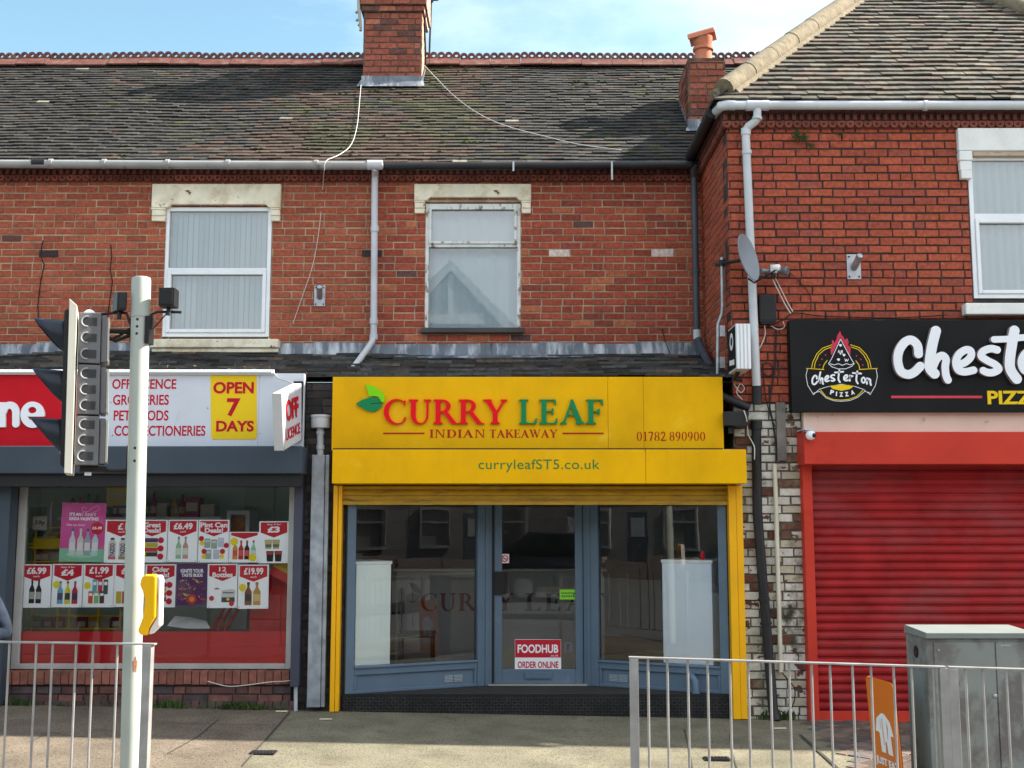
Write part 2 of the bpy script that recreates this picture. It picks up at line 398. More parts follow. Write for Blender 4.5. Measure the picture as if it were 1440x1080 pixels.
# union of strokes and outlines as one clean flat-fronted solid (marching squares on their distance field)
def sd_stroke(P, pts, r):
    d = None
    for i in range(len(pts) - 1):
        a, b = np.array(pts[i], float), np.array(pts[i + 1], float)
        ab = b - a; L2 = max(ab @ ab, 1e-12)
        t = np.clip(((P - a) @ ab) / L2, 0, 1)
        rr = r if np.isscalar(r) else r[i] + (r[i + 1] - r[i]) * t
        q = np.hypot(*(P - a - t[..., None] * ab).transpose(2, 0, 1)) - rr
        d = q if d is None else np.minimum(d, q)
    return d
def sd_poly(P, pts):
    d = np.full(P.shape[:2], 1e9); s = np.ones(P.shape[:2])
    pts = [np.array(p, float) for p in pts]; n = len(pts)
    for i in range(n):
        a, b = pts[i], pts[i - 1]
        e = b - a; w = P - a
        t = np.clip((w @ e) / max(e @ e, 1e-12), 0, 1)
        q = w - t[..., None] * e
        d = np.minimum(d, (q ** 2).sum(-1))
        c1 = P[..., 1] >= a[1]; c2 = P[..., 1] < b[1]; c3 = e[0] * w[..., 1] > e[1] * w[..., 0]
        flip = (c1 & c2 & c3) | (~c1 & ~c2 & ~c3)
        s = np.where(flip, -s, s)
    return s * np.sqrt(d)
def smooth_line(pts, k=5):
    pts = [np.array(p, float) for p in pts]
    if len(pts) < 3: return pts
    out = []
    for i in range(len(pts) - 1):
        p0 = pts[max(i - 1, 0)]; p1 = pts[i]; p2 = pts[i + 1]; p3 = pts[min(i + 2, len(pts) - 1)]
        for j in range(k):
            t = j / k
            out.append(0.5 * ((2 * p1) + (-p0 + p2) * t + (2 * p0 - 5 * p1 + 4 * p2 - p3) * t * t + (-p0 + 3 * p1 - 3 * p2 + p3) * t ** 3))
    out.append(pts[-1]); return out
def solid2d(mb, prims, cell, place, depth, tint=None, side_mi=None):
    """prims: ('s', points, r) or ('p', points), ('x', points) cuts away; place(a, b, k) maps the plane (k = 0 front, 1 back) into space"""
    allp = np.concatenate([np.array([np.array(q, float) for q in p[1]]) for p in prims if p[0] != 'x'])
    mr = max([np.max(p[2]) for p in prims if p[0] == 's'] + [0])
    lo = allp.min(0) - mr - 2 * cell; hi = allp.max(0) + mr + 2 * cell
    nx, ny = int((hi[0] - lo[0]) / cell) + 2, int((hi[1] - lo[1]) / cell) + 2
    P = np.stack(np.meshgrid(lo[0] + np.arange(nx) * cell, lo[1] + np.arange(ny) * cell, indexing='ij'), -1)
    D = None
    for p in prims:
        if p[0] == 's': q = sd_stroke(P, p[1], p[2])
        else: q = sd_poly(P, p[1])
        if p[0] == 'x': D = np.maximum(D, -q)
        else: D = q if D is None else np.minimum(D, q)
    D = np.where(np.abs(D) < 1e-9, 1e-9, D)
    idx = {}; V = []; F = []; E = []
    def vid(key, xy):
        if key not in idx:
            idx[key] = len(V); V.append(xy)
        return idx[key]
    def corner(i, j): return vid((i, j), (P[i, j, 0], P[i, j, 1]))
    def edge(i, j, k, l):
        a, b = ((i, j), (k, l)) if (i, j) < (k, l) else ((k, l), (i, j))
        t = D[a] / (D[a] - D[b])
        q = P[a] + (P[b] - P[a]) * t
        return vid((a, b), (q[0], q[1]))
    ins = D < 0
    cnt = ins[:-1, :-1].astype(int) + ins[1:, :-1] + ins[1:, 1:] + ins[:-1, 1:]
    for j in range(ny - 1):
        i = 0
        while i < nx - 1:
            c = cnt[i, j]
            if c == 0: i += 1; continue
            if c == 4:
                F.append((corner(i, j), corner(i + 1, j), corner(i + 1, j + 1), corner(i, j + 1))); i += 1; continue
            cs = [(i, j), (i + 1, j), (i + 1, j + 1), (i, j + 1)]
            poly = []; cut = []
            for k in range(4):
                a, b = cs[k], cs[(k + 1) % 4]
                if ins[a]: poly.append(corner(*a))
                if ins[a] != ins[b]:
                    e = edge(*a, *b); poly.append(e); cut.append((e, ins[a]))
            if len(poly) >= 3: F.append(tuple(poly))
            for k in range(len(cut)):
                if cut[k][1] and len(cut) >= 2: E.append((cut[k][0], cut[(k + 1) % len(cut)][0]))
            i += 1
    n = len(V)
    front = [place(a, b, 0) for a, b in V]; back = [place(a, b, 1) for a, b in V]
    base = len(mb.v); mb.v.extend([tuple(p) for p in front + back])
    for f in F:
        mb.f.append([base + k for k in f]); mb.m.append(mb.mi); mb.t.append(tint or mb.tint)
    for a, b in E:
        mb.f.append([base + a, base + a + n, base + b + n, base + b]); mb.m.append(mb.mi if side_mi is None else side_mi); mb.t.append(tint or mb.tint)

def ell(cx, cy, rx, ry, a0=0, a1=360, n=28):
    return [(cx + rx * math.cos(R(a0 + (a1 - a0) * k / n)), cy + ry * math.sin(R(a0 + (a1 - a0) * k / n))) for k in range(n + 1)]
def bow(o, i):   # area between an outer and an inner arc
    return ('p', o + i[::-1])
def bar(x0, x1, z0, z1): return ('p', [(x0, z0), (x1, z0), (x1, z1), (x0, z1)])
def foot(xc, hw, hs, up=True):      # bracketed slab serif at z = 0, or upside down at z = 1
    q = [(xc - hw, 0), (xc + hw, 0), (xc + hw, 0.03), (xc + hs, 0.10), (xc - hs, 0.10), (xc - hw, 0.03)]
    return ('p', q if up else [(x, 1 - z) for x, z in q])
def arm(x0, x1, z, d, t=0.045, s=0.16):   # thin arm from the stem with a flared end pointing up (d = 1) or down
    return ('p', [(x0, z), (x1, z), (x1 + 0.02, z + d * s), (x1 - 0.02, z + d * s), (x1 - 0.10, z + d * t), (x0, z + d * t)])
def serif_glyph(c):
    st_ = 0.085
    if c == 'I': return 0.34, [bar(.17 - st_, .17 + st_, 0, 1), foot(.17, .17, st_), foot(.17, .17, st_, False)]
    if c == 'C': return 0.80, [bow(ell(.44, .5, .44, .52, 48, 312), ell(.50, .5, .33, .465, 52, 308)), ('p', [(.735, .68), (.755, .97), (.71, .97), (.66, .86), (.70, .8)]), ('p', [(.74, .12), (.78, .30), (.75, .30), (.66, .16)])]
    if c == 'U': return 0.86, [bar(.12, .29, .35, 1), bar(.66, .73, .35, 1), bow(ell(.425, .36, .305, .38, 180, 360), ell(.475, .36, .185, .32, 180, 360)), foot(.20, .17, .085, False), foot(.69, .14, .04, False)]
    if c == 'R': return 0.86, [bar(.10, .27, 0, 1), bow(ell(.32, .735, .30, .265, -90, 90), ell(.32, .735, .14, .215, -90, 90)), bar(.2, .33, .95, 1), bar(.2, .33, .47, .52), ('p', [(.33, .5), (.50, .52), (.86, .0), (.66, .0)]), foot(.185, .17, .085), foot(.185, .17, .085, False), ('p', [(.62, 0), (.92, 0), (.92, .03), (.66, .06)])]
    if c == 'Y': return 0.82, [bar(.325, .495, 0, .5), ('p', [(.05, 1), (.24, 1), (.495, .45), (.40, .30)]), ('p', [(.70, 1), (.78, 1), (.48, .40), (.42, .46)]), foot(.41, .17, .085), foot(.14, .16, .08, False), foot(.72, .12, .04, False)]
    if c == 'L': return 0.68, [bar(.10, .27, 0, 1), foot(.185, .17, .085, False), foot(.185, .17, .085), arm(.2, .63, 0, 1, .05, .24)]
    if c == 'E': return 0.70, [bar(.10, .27, 0, 1), foot(.185, .17, .085, False), foot(.185, .17, .085), arm(.2, .64, 0, 1, .05, .24), arm(.2, .60, 1, -1, .05, .22), bar(.2, .50, .49, .535), ('p', [(.46, .38), (.52, .38), (.52, .64), (.46, .64), (.42, .515)])]
    if c == 'F': return 0.64, [bar(.10, .27, 0, 1), foot(.185, .17, .085, False), foot(.185, .19, .085), arm(.2, .60, 1, -1, .05, .24), bar(.2, .47, .48, .525), ('p', [(.44, .37), (.50, .37), (.50, .63), (.44, .63), (.40, .50)])]
    if c == 'A': return 0.88, [('p', [(.09, 0), (.17, 0), (.45, .84), (.42, 1)]), ('p', [(.39, 1), (.47, 1), (.82, 0), (.62, 0), (.37, .80)]), bar(.22, .62, .33, .385), foot(.13, .12, .04), foot(.72, .16, .09)]
    if c == 'N': return 0.90, [bar(.12, .19, 0, 1), bar(.70, .77, 0, 1), ('p', [(.12, 1), (.28, 1), (.77, .0), (.68, .0)]), foot(.155, .13, .04), foot(.735, .13, .04, False), ('p', [(.02, 1), (.2, 1), (.2, .93), (.02, .97)])]
    if c == 'D': return 0.84, [bar(.10, .27, 0, 1), bar(.2, .36, .95, 1), bar(.2, .36, 0, .05), bow(ell(.34, .5, .44, .5, -90, 90), ell(.34, .5, .27, .45, -90, 90)), foot(.185, .17, .085), foot(.185, .17, .085, False)]
    if c == 'T': return 0.74, [bar(.285, .455, 0, 1), foot(.37, .17, .085), bar(.06, .68, .95, 1), ('p', [(.03, .78), (.07, .78), (.14, .96), (.14, 1), (.05, 1)]), ('p', [(.71, .78), (.67, .78), (.60, .96), (.60, 1), (.69, 1)])]
    if c == 'K': return 0.86, [bar(.10, .27, 0, 1), foot(.185, .17, .085), foot(.185, .17, .085, False), ('p', [(.25, .45), (.62, 1), (.72, 1), (.30, .38)]), ('p', [(.33, .55), (.47, .66), (.86, 0), (.64, 0)]), foot(.66, .13, .04, False), ('p', [(.60, 0), (.92, 0), (.92, .03), (.62, .06)])]
    if c == 'W': return 1.16, [('p', [(.06, 1), (.23, 1), (.42, .2), (.36, 0), (.33, 0)]), ('p', [(.56, .95), (.62, .95), (.40, 0), (.34, 0)]), ('p', [(.46, 1), (.62, 1), (.82, .2), (.76, 0), (.73, 0)]), ('p', [(1.02, 1), (1.08, 1), (.80, 0), (.74, 0)]), foot(.14, .15, .08, False), foot(.53, .13, .08, False), foot(1.05, .11, .03, False)]
    if c == '0': return 0.62, [bow(ell(.31, .5, .28, .5, 0, 360), ell(.31, .5, .15, .455, 0, 360))]
    if c == '1': return 0.50, [bar(.20, .34, 0, 1), foot(.27, .16, .07), ('p', [(.08, .84), (.2, .86), (.34, 1), (.28, 1), (.08, .88)])]
    if c == '7': return 0.58, [bar(.05, .55, .88, 1), ('p', [(.44, .92), (.55, .92), (.32, 0), (.16, 0)]), ('p', [(.05, .76), (.09, .76), (.13, .92), (.05, .98)])]
    if c == '8': return 0.62, [bow(ell(.31, .74, .24, .26, 0, 360), ell(.31, .74, .13, .215, 0, 360)), bow(ell(.31, .27, .28, .28, 0, 360), ell(.31, .27, .15, .235, 0, 360))]
    if c == '2': return 0.62, [('s', smooth_line([(.10, .76), (.18, .92), (.36, .94), (.46, .74), (.36, .48), (.08, .07)]), [.055] * 26), ('p', [(.04, 0), (.56, 0), (.60, .2), (.56, .2), (.50, .12), (.04, .12)])]
    if c == '9': return 0.62, [bow(ell(.30, .68, .26, .32, 0, 360), ell(.30, .68, .13, .27, 0, 360)), ('p', [(.43, .62), (.56, .70), (.52, .35), (.36, .08), (.12, 0), (.10, .04), (.30, .16), (.40, .36)])]
    return 0.4, []
def serif_word(mb, word, px0, py0, px1, py1, Y, depth, mis=None, cell=0.03, gap=0.03):
    adv = []; x = 0
    for c in word:
        w, g = serif_glyph(c); adv.append((x, g)); x += w + gap
    x -= gap
    x0, x1, z0, z1 = rect(px0, py0, px1, py1, Y)
    kx, kz = (x1 - x0) / x, (z1 - z0)
    for i, (ax, g) in enumerate(adv):
        if not g: continue
        if mis: mb.mi = mis[i]
        solid2d(mb, g, cell, lambda a, b, k, ax=ax: (x0 + (ax + a) * kx, Y - depth if k == 0 else Y - 0.0005, z0 + b * kz), depth)

# ---------------------------------------------------------------- masonry and roof builders
YC, YR = 1.6, 0.0
def mulc(c, k): return (c[0] * k, c[1] * k, c[2] * k)
def tint_left(r):
    q = r.random()
    c = (0.345, 0.090, 0.049) if q < 0.62 else (0.375, 0.108, 0.06) if q < 0.85 else (0.30, 0.082, 0.048) if q < 0.996 else (0.14, 0.06, 0.05)
    return mulc(c, r.uniform(0.85, 1.05))
def tint_mid(r):
    q = r.random()
    c = (0.345, 0.080, 0.045) if q < 0.5 else (0.305, 0.068, 0.042) if q < 0.78 else (0.42, 0.13, 0.065) if q < 0.88 else (0.26, 0.065, 0.045) if q < 0.993 else (0.12, 0.06, 0.055)
    return mulc(c, r.uniform(0.86, 1.08))
def tint_right(r):
    q = r.random()
    c = (0.375, 0.088, 0.048) if q < 0.6 else (0.32, 0.074, 0.046) if q < 0.9 else (0.29, 0.075, 0.05)
    return mulc(c, r.uniform(0.86, 1.06))
def tint_soot(r):
    return mulc((0.032, 0.027, 0.027), r.uniform(0.5, 1.8))
def tint_riser(r):
    q = r.random()
    c = (0.11, 0.05, 0.045) if q < 0.5 else (0.15, 0.06, 0.05) if q < 0.75 else (0.07, 0.05, 0.055)
    return mulc(c, r.uniform(0.8, 1.2))
def tint_paint(r):
    q = r.random()
    c = (0.66, 0.63, 0.56) if q < 0.70 else (0.52, 0.47, 0.36) if q < 0.88 else (0.16, 0.065, 0.045)
    return mulc(c, r.uniform(0.85, 1.1))
def brickwall(mb, O, u, n, Lx, H, tint, bl=0.236, ch=0.0815, jt=0.010, holes=(), seed=1, depth=0.25, brick_mi=0, mortar_mi=1, trim=0.0, jitter=0.003, lay=0.008):
    r = random.Random(seed)
    O, u, n = Vector(O), Vector(u), Vector(n)
    up = Vector((0, 0, 1))
    nc = int(math.ceil(H / ch))
    for c in range(nc):
        za, zb = c * ch, min((c + 1) * ch, H)
        if zb - za < jt * 1.6: continue
        iv = [(0.0, Lx)]
        for h0, h1, k0, k1 in holes:
            if k0 < (za + zb) / 2 < k1:
                nv = []
                for a, b in iv:
                    if h1 <= a or h0 >= b: nv.append((a, b)); continue
                    if h0 > a: nv.append((a, h0))
                    if h1 < b: nv.append((h1, b))
                iv = nv
        off = (c % 2) * bl / 2 + r.uniform(-0.02, 0.02)
        head = (c % 6 == 3)
        for a, b in iv:
            x = math.floor((a - off) / bl) * bl + off
            while x < b:
                step = bl if not (head and r.random() < 0.5) else bl / 2
                p, q = max(x, a), min(x + step, b)
                x += step
                if q - p < 0.03: continue
                p += jt / 2 + r.uniform(-jitter, jitter); q -= jt / 2 + r.uniform(-jitter, jitter)
                z0 = za + jt / 2 + r.uniform(-jitter, jitter); z1 = zb - jt / 2 + r.uniform(-jitter, jitter)
                t = tint(r); e = 0.004; f = r.uniform(-0.0015, 0.0015)
                P = []
                for (aa, zz, d) in ((p, z0, -lay - 0.004), (q, z0, -lay - 0.004), (q, z1, -lay - 0.004), (p, z1, -lay - 0.004), (p + e, z0 + e, f), (q - e, z0 + e, f), (q - e, z1 - e, f), (p + e, z1 - e, f)):
                    P.append(O + u * aa + up * zz + n * d)
                mb.mi = brick_mi
                mb.add(P, [(4, 5, 6, 7), (0, 1, 5, 4), (1, 2, 6, 5), (2, 3, 7, 6), (3, 0, 4, 7)], t)
    mb.mi = mortar_mi
    xs = sorted(set([0, Lx - trim] + [v for h in holes for v in h[:2] if 0 < v < Lx]))
    zs = sorted(set([0, H] + [v for h in holes for v in h[2:] if 0 < v < H]))
    for i in range(len(xs) - 1):
        for j in range(len(zs) - 1):
            cx, cz = (xs[i] + xs[i + 1]) / 2, (zs[j] + zs[j + 1]) / 2
            if any(h[0] < cx < h[1] and h[2] < cz < h[3] for h in holes): continue
            mb.obox(O, u, n, xs[i], xs[i + 1], -depth, -lay, O.z + zs[j], O.z + zs[j + 1])
    mb.mi = 0

def tile_slope(mb, O, u, s, n, rows, gauge, tw, urange, tint, seed=1, th=0.016, lift=0.012, wob=0.006, sag=0.0):
    """plain tiles in courses up a slope: u along the eaves, s up the slope, n off the slope; urange(row) gives the ends of a course"""
    r = random.Random(seed)
    O, u, s, n = Vector(O), Vector(u), Vector(s), Vector(n)
    for i in range(rows):
        a0, a1 = urange(i)
        if a1 - a0 < 0.02: continue
        x = math.floor(a0 / tw) * tw + (i % 2) * tw / 2 - tw
        while x < a1:
            p, q = max(x, a0), min(x + tw, a1); x += tw
            if q - p < 0.015: continue
            p += 0.0012; q -= 0.0012
            uw = noise.noise(Vector((p * 0.9, i * 0.31, seed))) * sag
            b = i * gauge + r.uniform(-wob, wob) + uw
            t = b + gauge * 1.55
            l0 = th + lift + r.uniform(-0.003, 0.007); l1 = l0 + r.uniform(-0.003, 0.003)
            kk = r.uniform(-0.004, 0.004)
            c = tint(r, (p + q) / 2, i * gauge)
            nz = n * (noise.noise(Vector((p * 0.5, i * 0.05, seed + 3))) * sag * 1.5)
            A = [O + u * p + s * b + n * l0 + nz, O + u * q + s * (b + kk) + n * l1 + nz, O + u * q + s * t + n * 0.006 + nz, O + u * p + s * t + n * 0.006 + nz]
            B = [A[0] - n * th, A[1] - n * th]
            mb.add(A + B, [(0, 1, 2, 3), (4, 5, 1, 0), (5, 2, 1), (4, 0, 3)], c)

def dentils(mb, O, u, n, Lx, seed, z_top):
    """corbelled eaves course: toothed bricks above a row of round pendant tiles"""
    r = random.Random(seed); O, u, n = Vector(O), Vector(u), Vector(n)
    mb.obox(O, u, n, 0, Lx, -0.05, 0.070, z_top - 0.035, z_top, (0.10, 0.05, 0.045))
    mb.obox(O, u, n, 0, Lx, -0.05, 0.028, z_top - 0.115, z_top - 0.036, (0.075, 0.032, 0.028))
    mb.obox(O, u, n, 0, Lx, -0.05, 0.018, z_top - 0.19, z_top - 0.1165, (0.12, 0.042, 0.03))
    x = 0.01; k = 0
    while x < Lx - 0.05:
        dk = 0.55 + 0.5 * (noise.noise(Vector((x * 1.3, seed, 0))) + 0.5)
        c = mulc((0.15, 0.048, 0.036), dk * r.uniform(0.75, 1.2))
        mb.obox(O, u, n, x, x + 0.038, 0.0285, 0.060, z_top - 0.112, z_top - 0.060, c)
        mb.obox(O, u, n, x - 0.005, x + 0.062, 0.0285, 0.052, z_top - 0.0595, z_top - 0.036, mulc(c, 0.7))
        x += 0.076
    x = 0.0
    while x < Lx - 0.06:
        dk = 0.6 + 0.5 * (noise.noise(Vector((x * 1.1, seed + 4, 0))) + 0.5)
        c = mulc((0.23, 0.064, 0.042), dk * r.uniform(0.8, 1.15))
        cx = x + 0.044
        P = []
        pts = [(-0.042, 0.030), (0.042, 0.030)] + [(0.042 * math.cos(R(a)), 0.040 * math.sin(R(a))) for a in range(0, -181, -30)]
        for d in (0.045, 0.0185):
            for a, b in pts: P.append(O + u * (cx + a) + n * d + Vector((0, 0, z_top - O.z - 0.148 + b)))
        m = len(pts)
        mb.add(P, [tuple(range(m))] + [(i, (i + 1) % m, (i + 1) % m + m, i + m) for i in range(m)], c)
        P = []
        for a in range(0, 360, 45):
            P.append(O + u * (cx + 0.014 * math.cos(R(a))) + n * 0.0465 + Vector((0, 0, z_top - O.z - 0.150 + 0.014 * math.sin(R(a)))))
        mb.add(P, [tuple(range(8))], (0.04, 0.018, 0.015))
        x += 0.088

def ridge_mesh(mb, x0, x1, Y, Z, seed):
    """crested ridge: angled tiles each with pierced rings along the top"""
    r = random.Random(seed)
    x = x0
    while x < x1 - 0.02:
        e = min(x + 0.42, x1); dz = r.uniform(-0.012, 0.012); k = r.uniform(0.7, 1.3)
        c = (k, k, k)
        def sec(xx):
            return [(xx, Y - 0.17, Z - 0.105 + dz), (xx, Y - 0.02, Z + 0.04 + dz), (xx, Y + 0.02, Z + 0.04 + dz), (xx, Y + 0.17, Z - 0.105 + dz), (xx, Y + 0.15, Z - 0.12 + dz), (xx, Y, Z + 0.015 + dz), (xx, Y - 0.15, Z - 0.12 + dz)]
        A, B = sec(x + 0.003), sec(e - 0.003)
        mb.mi = 0
        mb.add(A + B, [tuple(range(7)), tuple(range(13, 6, -1))] + [(i, (i + 1) % 7, (i + 1) % 7 + 7, i + 7) for i in range(7)], c)
        n = int(round((e - x) / 0.105))
        for q in range(n):
            cx = x + 0.0525 + q * 0.105; cz = Z + 0.075 + dz
            P, F = [], []
            N1 = 14
            for a in range(N1):
                ca, sa = math.cos(2 * math.pi * a / N1), math.sin(2 * math.pi * a / N1)
                for rr, yy in ((0.054, -0.017), (0.023, -0.017), (0.023, 0.017), (0.054, 0.017)):
                    P.append((cx + rr * ca, Y + yy, cz + rr * sa))
            for a in range(N1):
                b = (a + 1) % N1
                for m in range(4):
                    F.append((a * 4 + m, a * 4 + (m + 1) % 4, b * 4 + (m + 1) % 4, b * 4 + m))
            mb.add(P, F, c)
        x = e

# ---------------------------------------------------------------- ground
def sheet(name, pts, m, label, dz, kind='structure', thick=0):
    b = MB()
    b.add([(x, y, gz(x) + dz) for x, y in pts], [tuple(range(len(pts)))])
    return props(b.build(name, m), label, None, None, kind)
g = MB(); g.add([(-400, -400, -0.62), (400, -400, -0.62), (400, 400, -0.62), (-400, 400, -0.62)], [(0, 1, 2, 3)])
props(g.build('ground', asphalt), 'dark ground beneath the whole street', kind='structure')
# kerb line runs slightly askew to the shop fronts
def kerb_y(x): return -4.08 - 0.16 * (x + 2.6)
g = MB()
XS = [-30, -8] + [-7.5 + 0.5 * i for i in range(31)] + [8, 30]
P = [];
for x in XS:
    P += [(x, 0.9, gz(x)), (x, kerb_y(max(-8, min(8, x))), gz(x))]
g.add(P, [(2 * i, 2 * i + 1, 2 * i + 3, 2 * i + 2) for i in range(len(XS) - 1)])
pav = props(g.build('pavement', tarmac_green), 'mossy green grey tarmac pavement along the shop fronts', kind='structure')
# brown older footway in front of the off licence, bounded by a slanting joint
a = on_plane(407, 1004, Vector((0, 0, 0.028)), Vector((0, 0, 1))); b_ = on_plane(340, 1080, Vector((0, 0, 0.035)), Vector((0, 0, 1)))
d = (b_ - a) / (b_.y - a.y)
pA = a + d * (0.04 - a.y); pB = a + d * (-2.9 - a.y)
g = MB()
xs = [-9, -8, -6, -4, -3]
pts = [(-20, 0.04), (-20, -3.2), (-8, -3.2), (-6, -3.45), (-4, -3.75), (pB.x - 0.25, -3.95), (pB.x, -2.9), (pA.x, 0.04), (-4, 0.04), (-6, 0.04), (-8, 0.04)]
sheet('footway', pts, tarmac_brown, 'worn brown tarmac footway in front of the off licence', 0.004)
# joints, a trench patch and hairline cracks
g = MB()
def crack(pl, w, dz=0.0085):
    for i in range(len(pl) - 1):
        p, q = on_plane(*pl[i], Vector((0, 0, 0.03)), Vector((0, 0, 1))), on_plane(*pl[i + 1], Vector((0, 0, 0.03)), Vector((0, 0, 1)))
        e = (q - p); nn = Vector((-e.y, e.x, 0)).normalized() * w
        g.add([(p.x - nn.x, p.y - nn.y, gz(p.x) + dz), (q.x - nn.x, q.y - nn.y, gz(q.x) + dz), (q.x + nn.x, q.y + nn.y, gz(q.x) + dz), (p.x + nn.x, p.y + nn.y, gz(p.x) + dz)], [(0, 1, 2, 3)])
crack([(306, 1016), (278, 1040), (236, 1064)], 0.006)
crack([(407, 1004), (372, 1044), (340, 1080)], 0.008)
crack([(40, 1052), (70, 1038), (105, 1042), (160, 1046)], 0.004)
crack([(215, 1021), (300, 1022), (396, 1022)], 0.004)
crack([(962, 1016), (968, 1040), (975, 1080)], 0.006, 0.0045)
crack([(1026, 1022), (1030, 1050), (1040, 1082)], 0.006, 0.0045)
crack([(1125, 1022), (1160, 1052), (1196, 1084)], 0.012, 0.0105)
props(g.build('pavement_joint', mat('tar joint', (0.05, 0.046, 0.04), 0.9)), 'dark joints and cracks in the tarmac', kind='structure')
# block paving before the shuttered shop: every block laid as its own low slab in one paved sheet
g = MB(); r = random.Random(5)
e0 = on_plane(1122, 1016, Vector((0, 0, -0.05)), Vector((0, 0, 1))); e1 = on_plane(1192, 1080, Vector((0, 0, -0.05)), Vector((0, 0, 1)))
for i in range(-14, 60):
    for j in range(-60, 60):
        cx, cy = 3.2 + i * 0.204 * 0.707 * 1.0 + j * 0.104 * 0.707, -1.5 + i * 0.204 * 0.707 - j * 0.104 * 0.707
        if not (2.2 < cx < 8 and kerb_y(cx) + 0.5 < cy < 0.0): continue
        if cx < e0.x + (e1.x - e0.x) * (cy - e0.y) / (e1.y - e0.y) + 0.08: continue
        u, v = Vector((0.707, 0.707, 0)), Vector((0.707, -0.707, 0))
        h = 0.008 + r.uniform(-0.002, 0.003)
        k = r.uniform(0.6, 1.25); c = (0.13 * k, 0.095 * k, 0.078 * k) if r.random() < 0.75 else (0.09 * k, 0.08 * k, 0.075 * k)
        C = Vector((cx, cy, 0)); Q = []
        for hh, ins in ((0.001, 0), (h, 0.006)):
            for a_, b2 in ((-1, -1), (1, -1), (1, 1), (-1, 1)):
                q = C + u * a_ * (0.099 - ins) + v * b2 * (0.049 - ins); Q.append((q.x, q.y, gz(q.x) + hh))
        g.add(Q, [(4, 5, 6, 7), (0, 1, 5, 4), (1, 2, 6, 5), (2, 3, 7, 6), (3, 0, 4, 7)], c)
props(g.build('block_paving', mat('paving block', (1, 1, 1), 0.9, var=0.25, vs=9, bump=0.6, bs=120, tint=True)), 'dark red and grey block paving before the red shutter', kind='structure')
# kerb, road, far pavement
g = MB()
for i in range(len(XS) - 1):
    xa, xb = XS[i], XS[i + 1]
    ya, yb = kerb_y(max(-8, min(8, xa))), kerb_y(max(-8, min(8, xb)))
    za, zb = gz(xa), gz(xb)
    g.add([(xa, ya, za + .003), (xb, yb, zb + .003), (xb, yb - .13, zb), (xa, ya - .13, za), (xa, ya - .14, za - .13), (xb, yb - .14, zb - .13)], [(0, 1, 2, 3), (3, 2, 5, 4)])
props(g.build('kerb', concrete), 'pale concrete kerb at the edge of the pavement', kind='structure')
g = MB(); g.add([(x, y, gz(x) - 0.11) for x in (-60, -8, 8, 60) for y in (-10.6, -3.0)], [(0, 1, 3, 2), (2, 3, 5, 4), (4, 5, 7, 6)])
props(g.build('road', asphalt), 'grey asphalt road in front of the shops', kind='structure')
g = MB(); g.add([(-60, -10.6, 0.0), (60, -10.6, 0.0), (60, -18, 0.0), (-60, -18, 0.0), (-60, -10.6, -.2), (60, -10.6, -.2)], [(0, 1, 2, 3), (0, 1, 5, 4)])
props(g.build('far_pavement', asphalt), 'pavement on the opposite side of the road', kind='structure')
# small access covers
for (px, py, lab) in ((370, 1064, 'small rectangular iron cover set in the brown tarmac joint'), (1008, 1061, 'small grated drain cover in the sunlit tarmac beside the black step')):
    p = on_plane(px, py, Vector((0, 0, 0.01)), Vector((0, 0, 1)))
    g = MB(); z = gz(p.x) + 0.006
    g.box(p.x - .10, p.x + .10, p.y - .07, p.y + .07, z, z + 0.004)
    for k in range(7): g.box(p.x - .085 + k * .026, p.x - .073 + k * .026, p.y - .055, p.y + .055, z + .0045, z + .010)
    props(g.build('drain_cover', char), lab, 'drain cover')

# ---------------------------------------------------------------- the terrace: upper walls, roofs, chimneys
XD = at(527, 300, YC).x                       # party line at the downpipe
XW = at(980, 300, YC).x + 0.06                # inner corner with the projecting corner shop
XLEFT = -8.5
ZE = at(500, 240, YC).z                       # top of brickwork under the gutter
ZB = 3.40
EAVE_Y, EAVE_Z = 1.40, at(500, 231, 1.40).z
PITCHR = R(40)
sl = Vector((0, math.cos(PITCHR), math.sin(PITCHR))); nl = Vector((0, -math.sin(PITCHR), math.cos(PITCHR)))
rp = Vector((0, EAVE_Y, EAVE_Z))
ridge_pt = on_plane(750, 92, rp, nl)
RY, RZ = ridge_pt.y, ridge_pt.z
NROW = int((ridge_pt - rp).dot(sl) / 0.1)
def roof_at(px, py, off=0.03): return on_plane(px, py, rp + nl * off, nl)

bl_left = thing('terraced_building', 'red brick terrace building with white plastic upstairs window above the off licence', 'building', (-3.2, YC, 0))
bl_mid = thing('terraced_building', 'red brick terrace building with worn white timber window above the yellow takeaway', 'building', (0.3, YC, 0))
bl_right = thing('corner_building', 'projecting hip roofed red brick building with white downpipe and closed red shutter', 'building', (4.8, 0, 0))

def hole(px0, py0, px1, py1, O, Y):
    x0, x1, z0, z1 = rect(px0, py0, px1, py1, Y)
    return (x0 - O[0], x1 - O[0], z0 - O[2], z1 - O[2])
OL = (XLEFT, YC, ZB); OM = (XD + 0.001, YC, ZB)
hl = hole(231, 288, 381, 476, OL, YC); hm = hole(598, 284, 732, 464, OM, YC)
w = MB(); brickwall(w, OL, (1, 0, 0), (0, -1, 0), XD - XLEFT, ZE - ZB, tint_left, holes=[hl], seed=3, jt=.0108)
w.build('wall', [brick, mortar_pale], bl_left, fix=False)
w = MB(); brickwall(w, OM, (1, 0, 0), (0, -1, 0), XW - XD, ZE - ZB, tint_mid, holes=[hm], seed=4, jt=.0108)
w.mi = 0
for px0, py0, px1, py1 in ((772, 351, 801, 361), (916, 350, 947, 361)):     # two odd pale bricks
    x0, x1, z0, z1 = rect(px0, py0, px1, py1, YC)
    w.box(x0, x1, YC - 0.004, YC + 0.01, z0, z1, (0.62, 0.50, 0.44))
w.build('wall', [brick, mortar_pale], bl_mid, fix=False)
ZT = ZE + 0.055
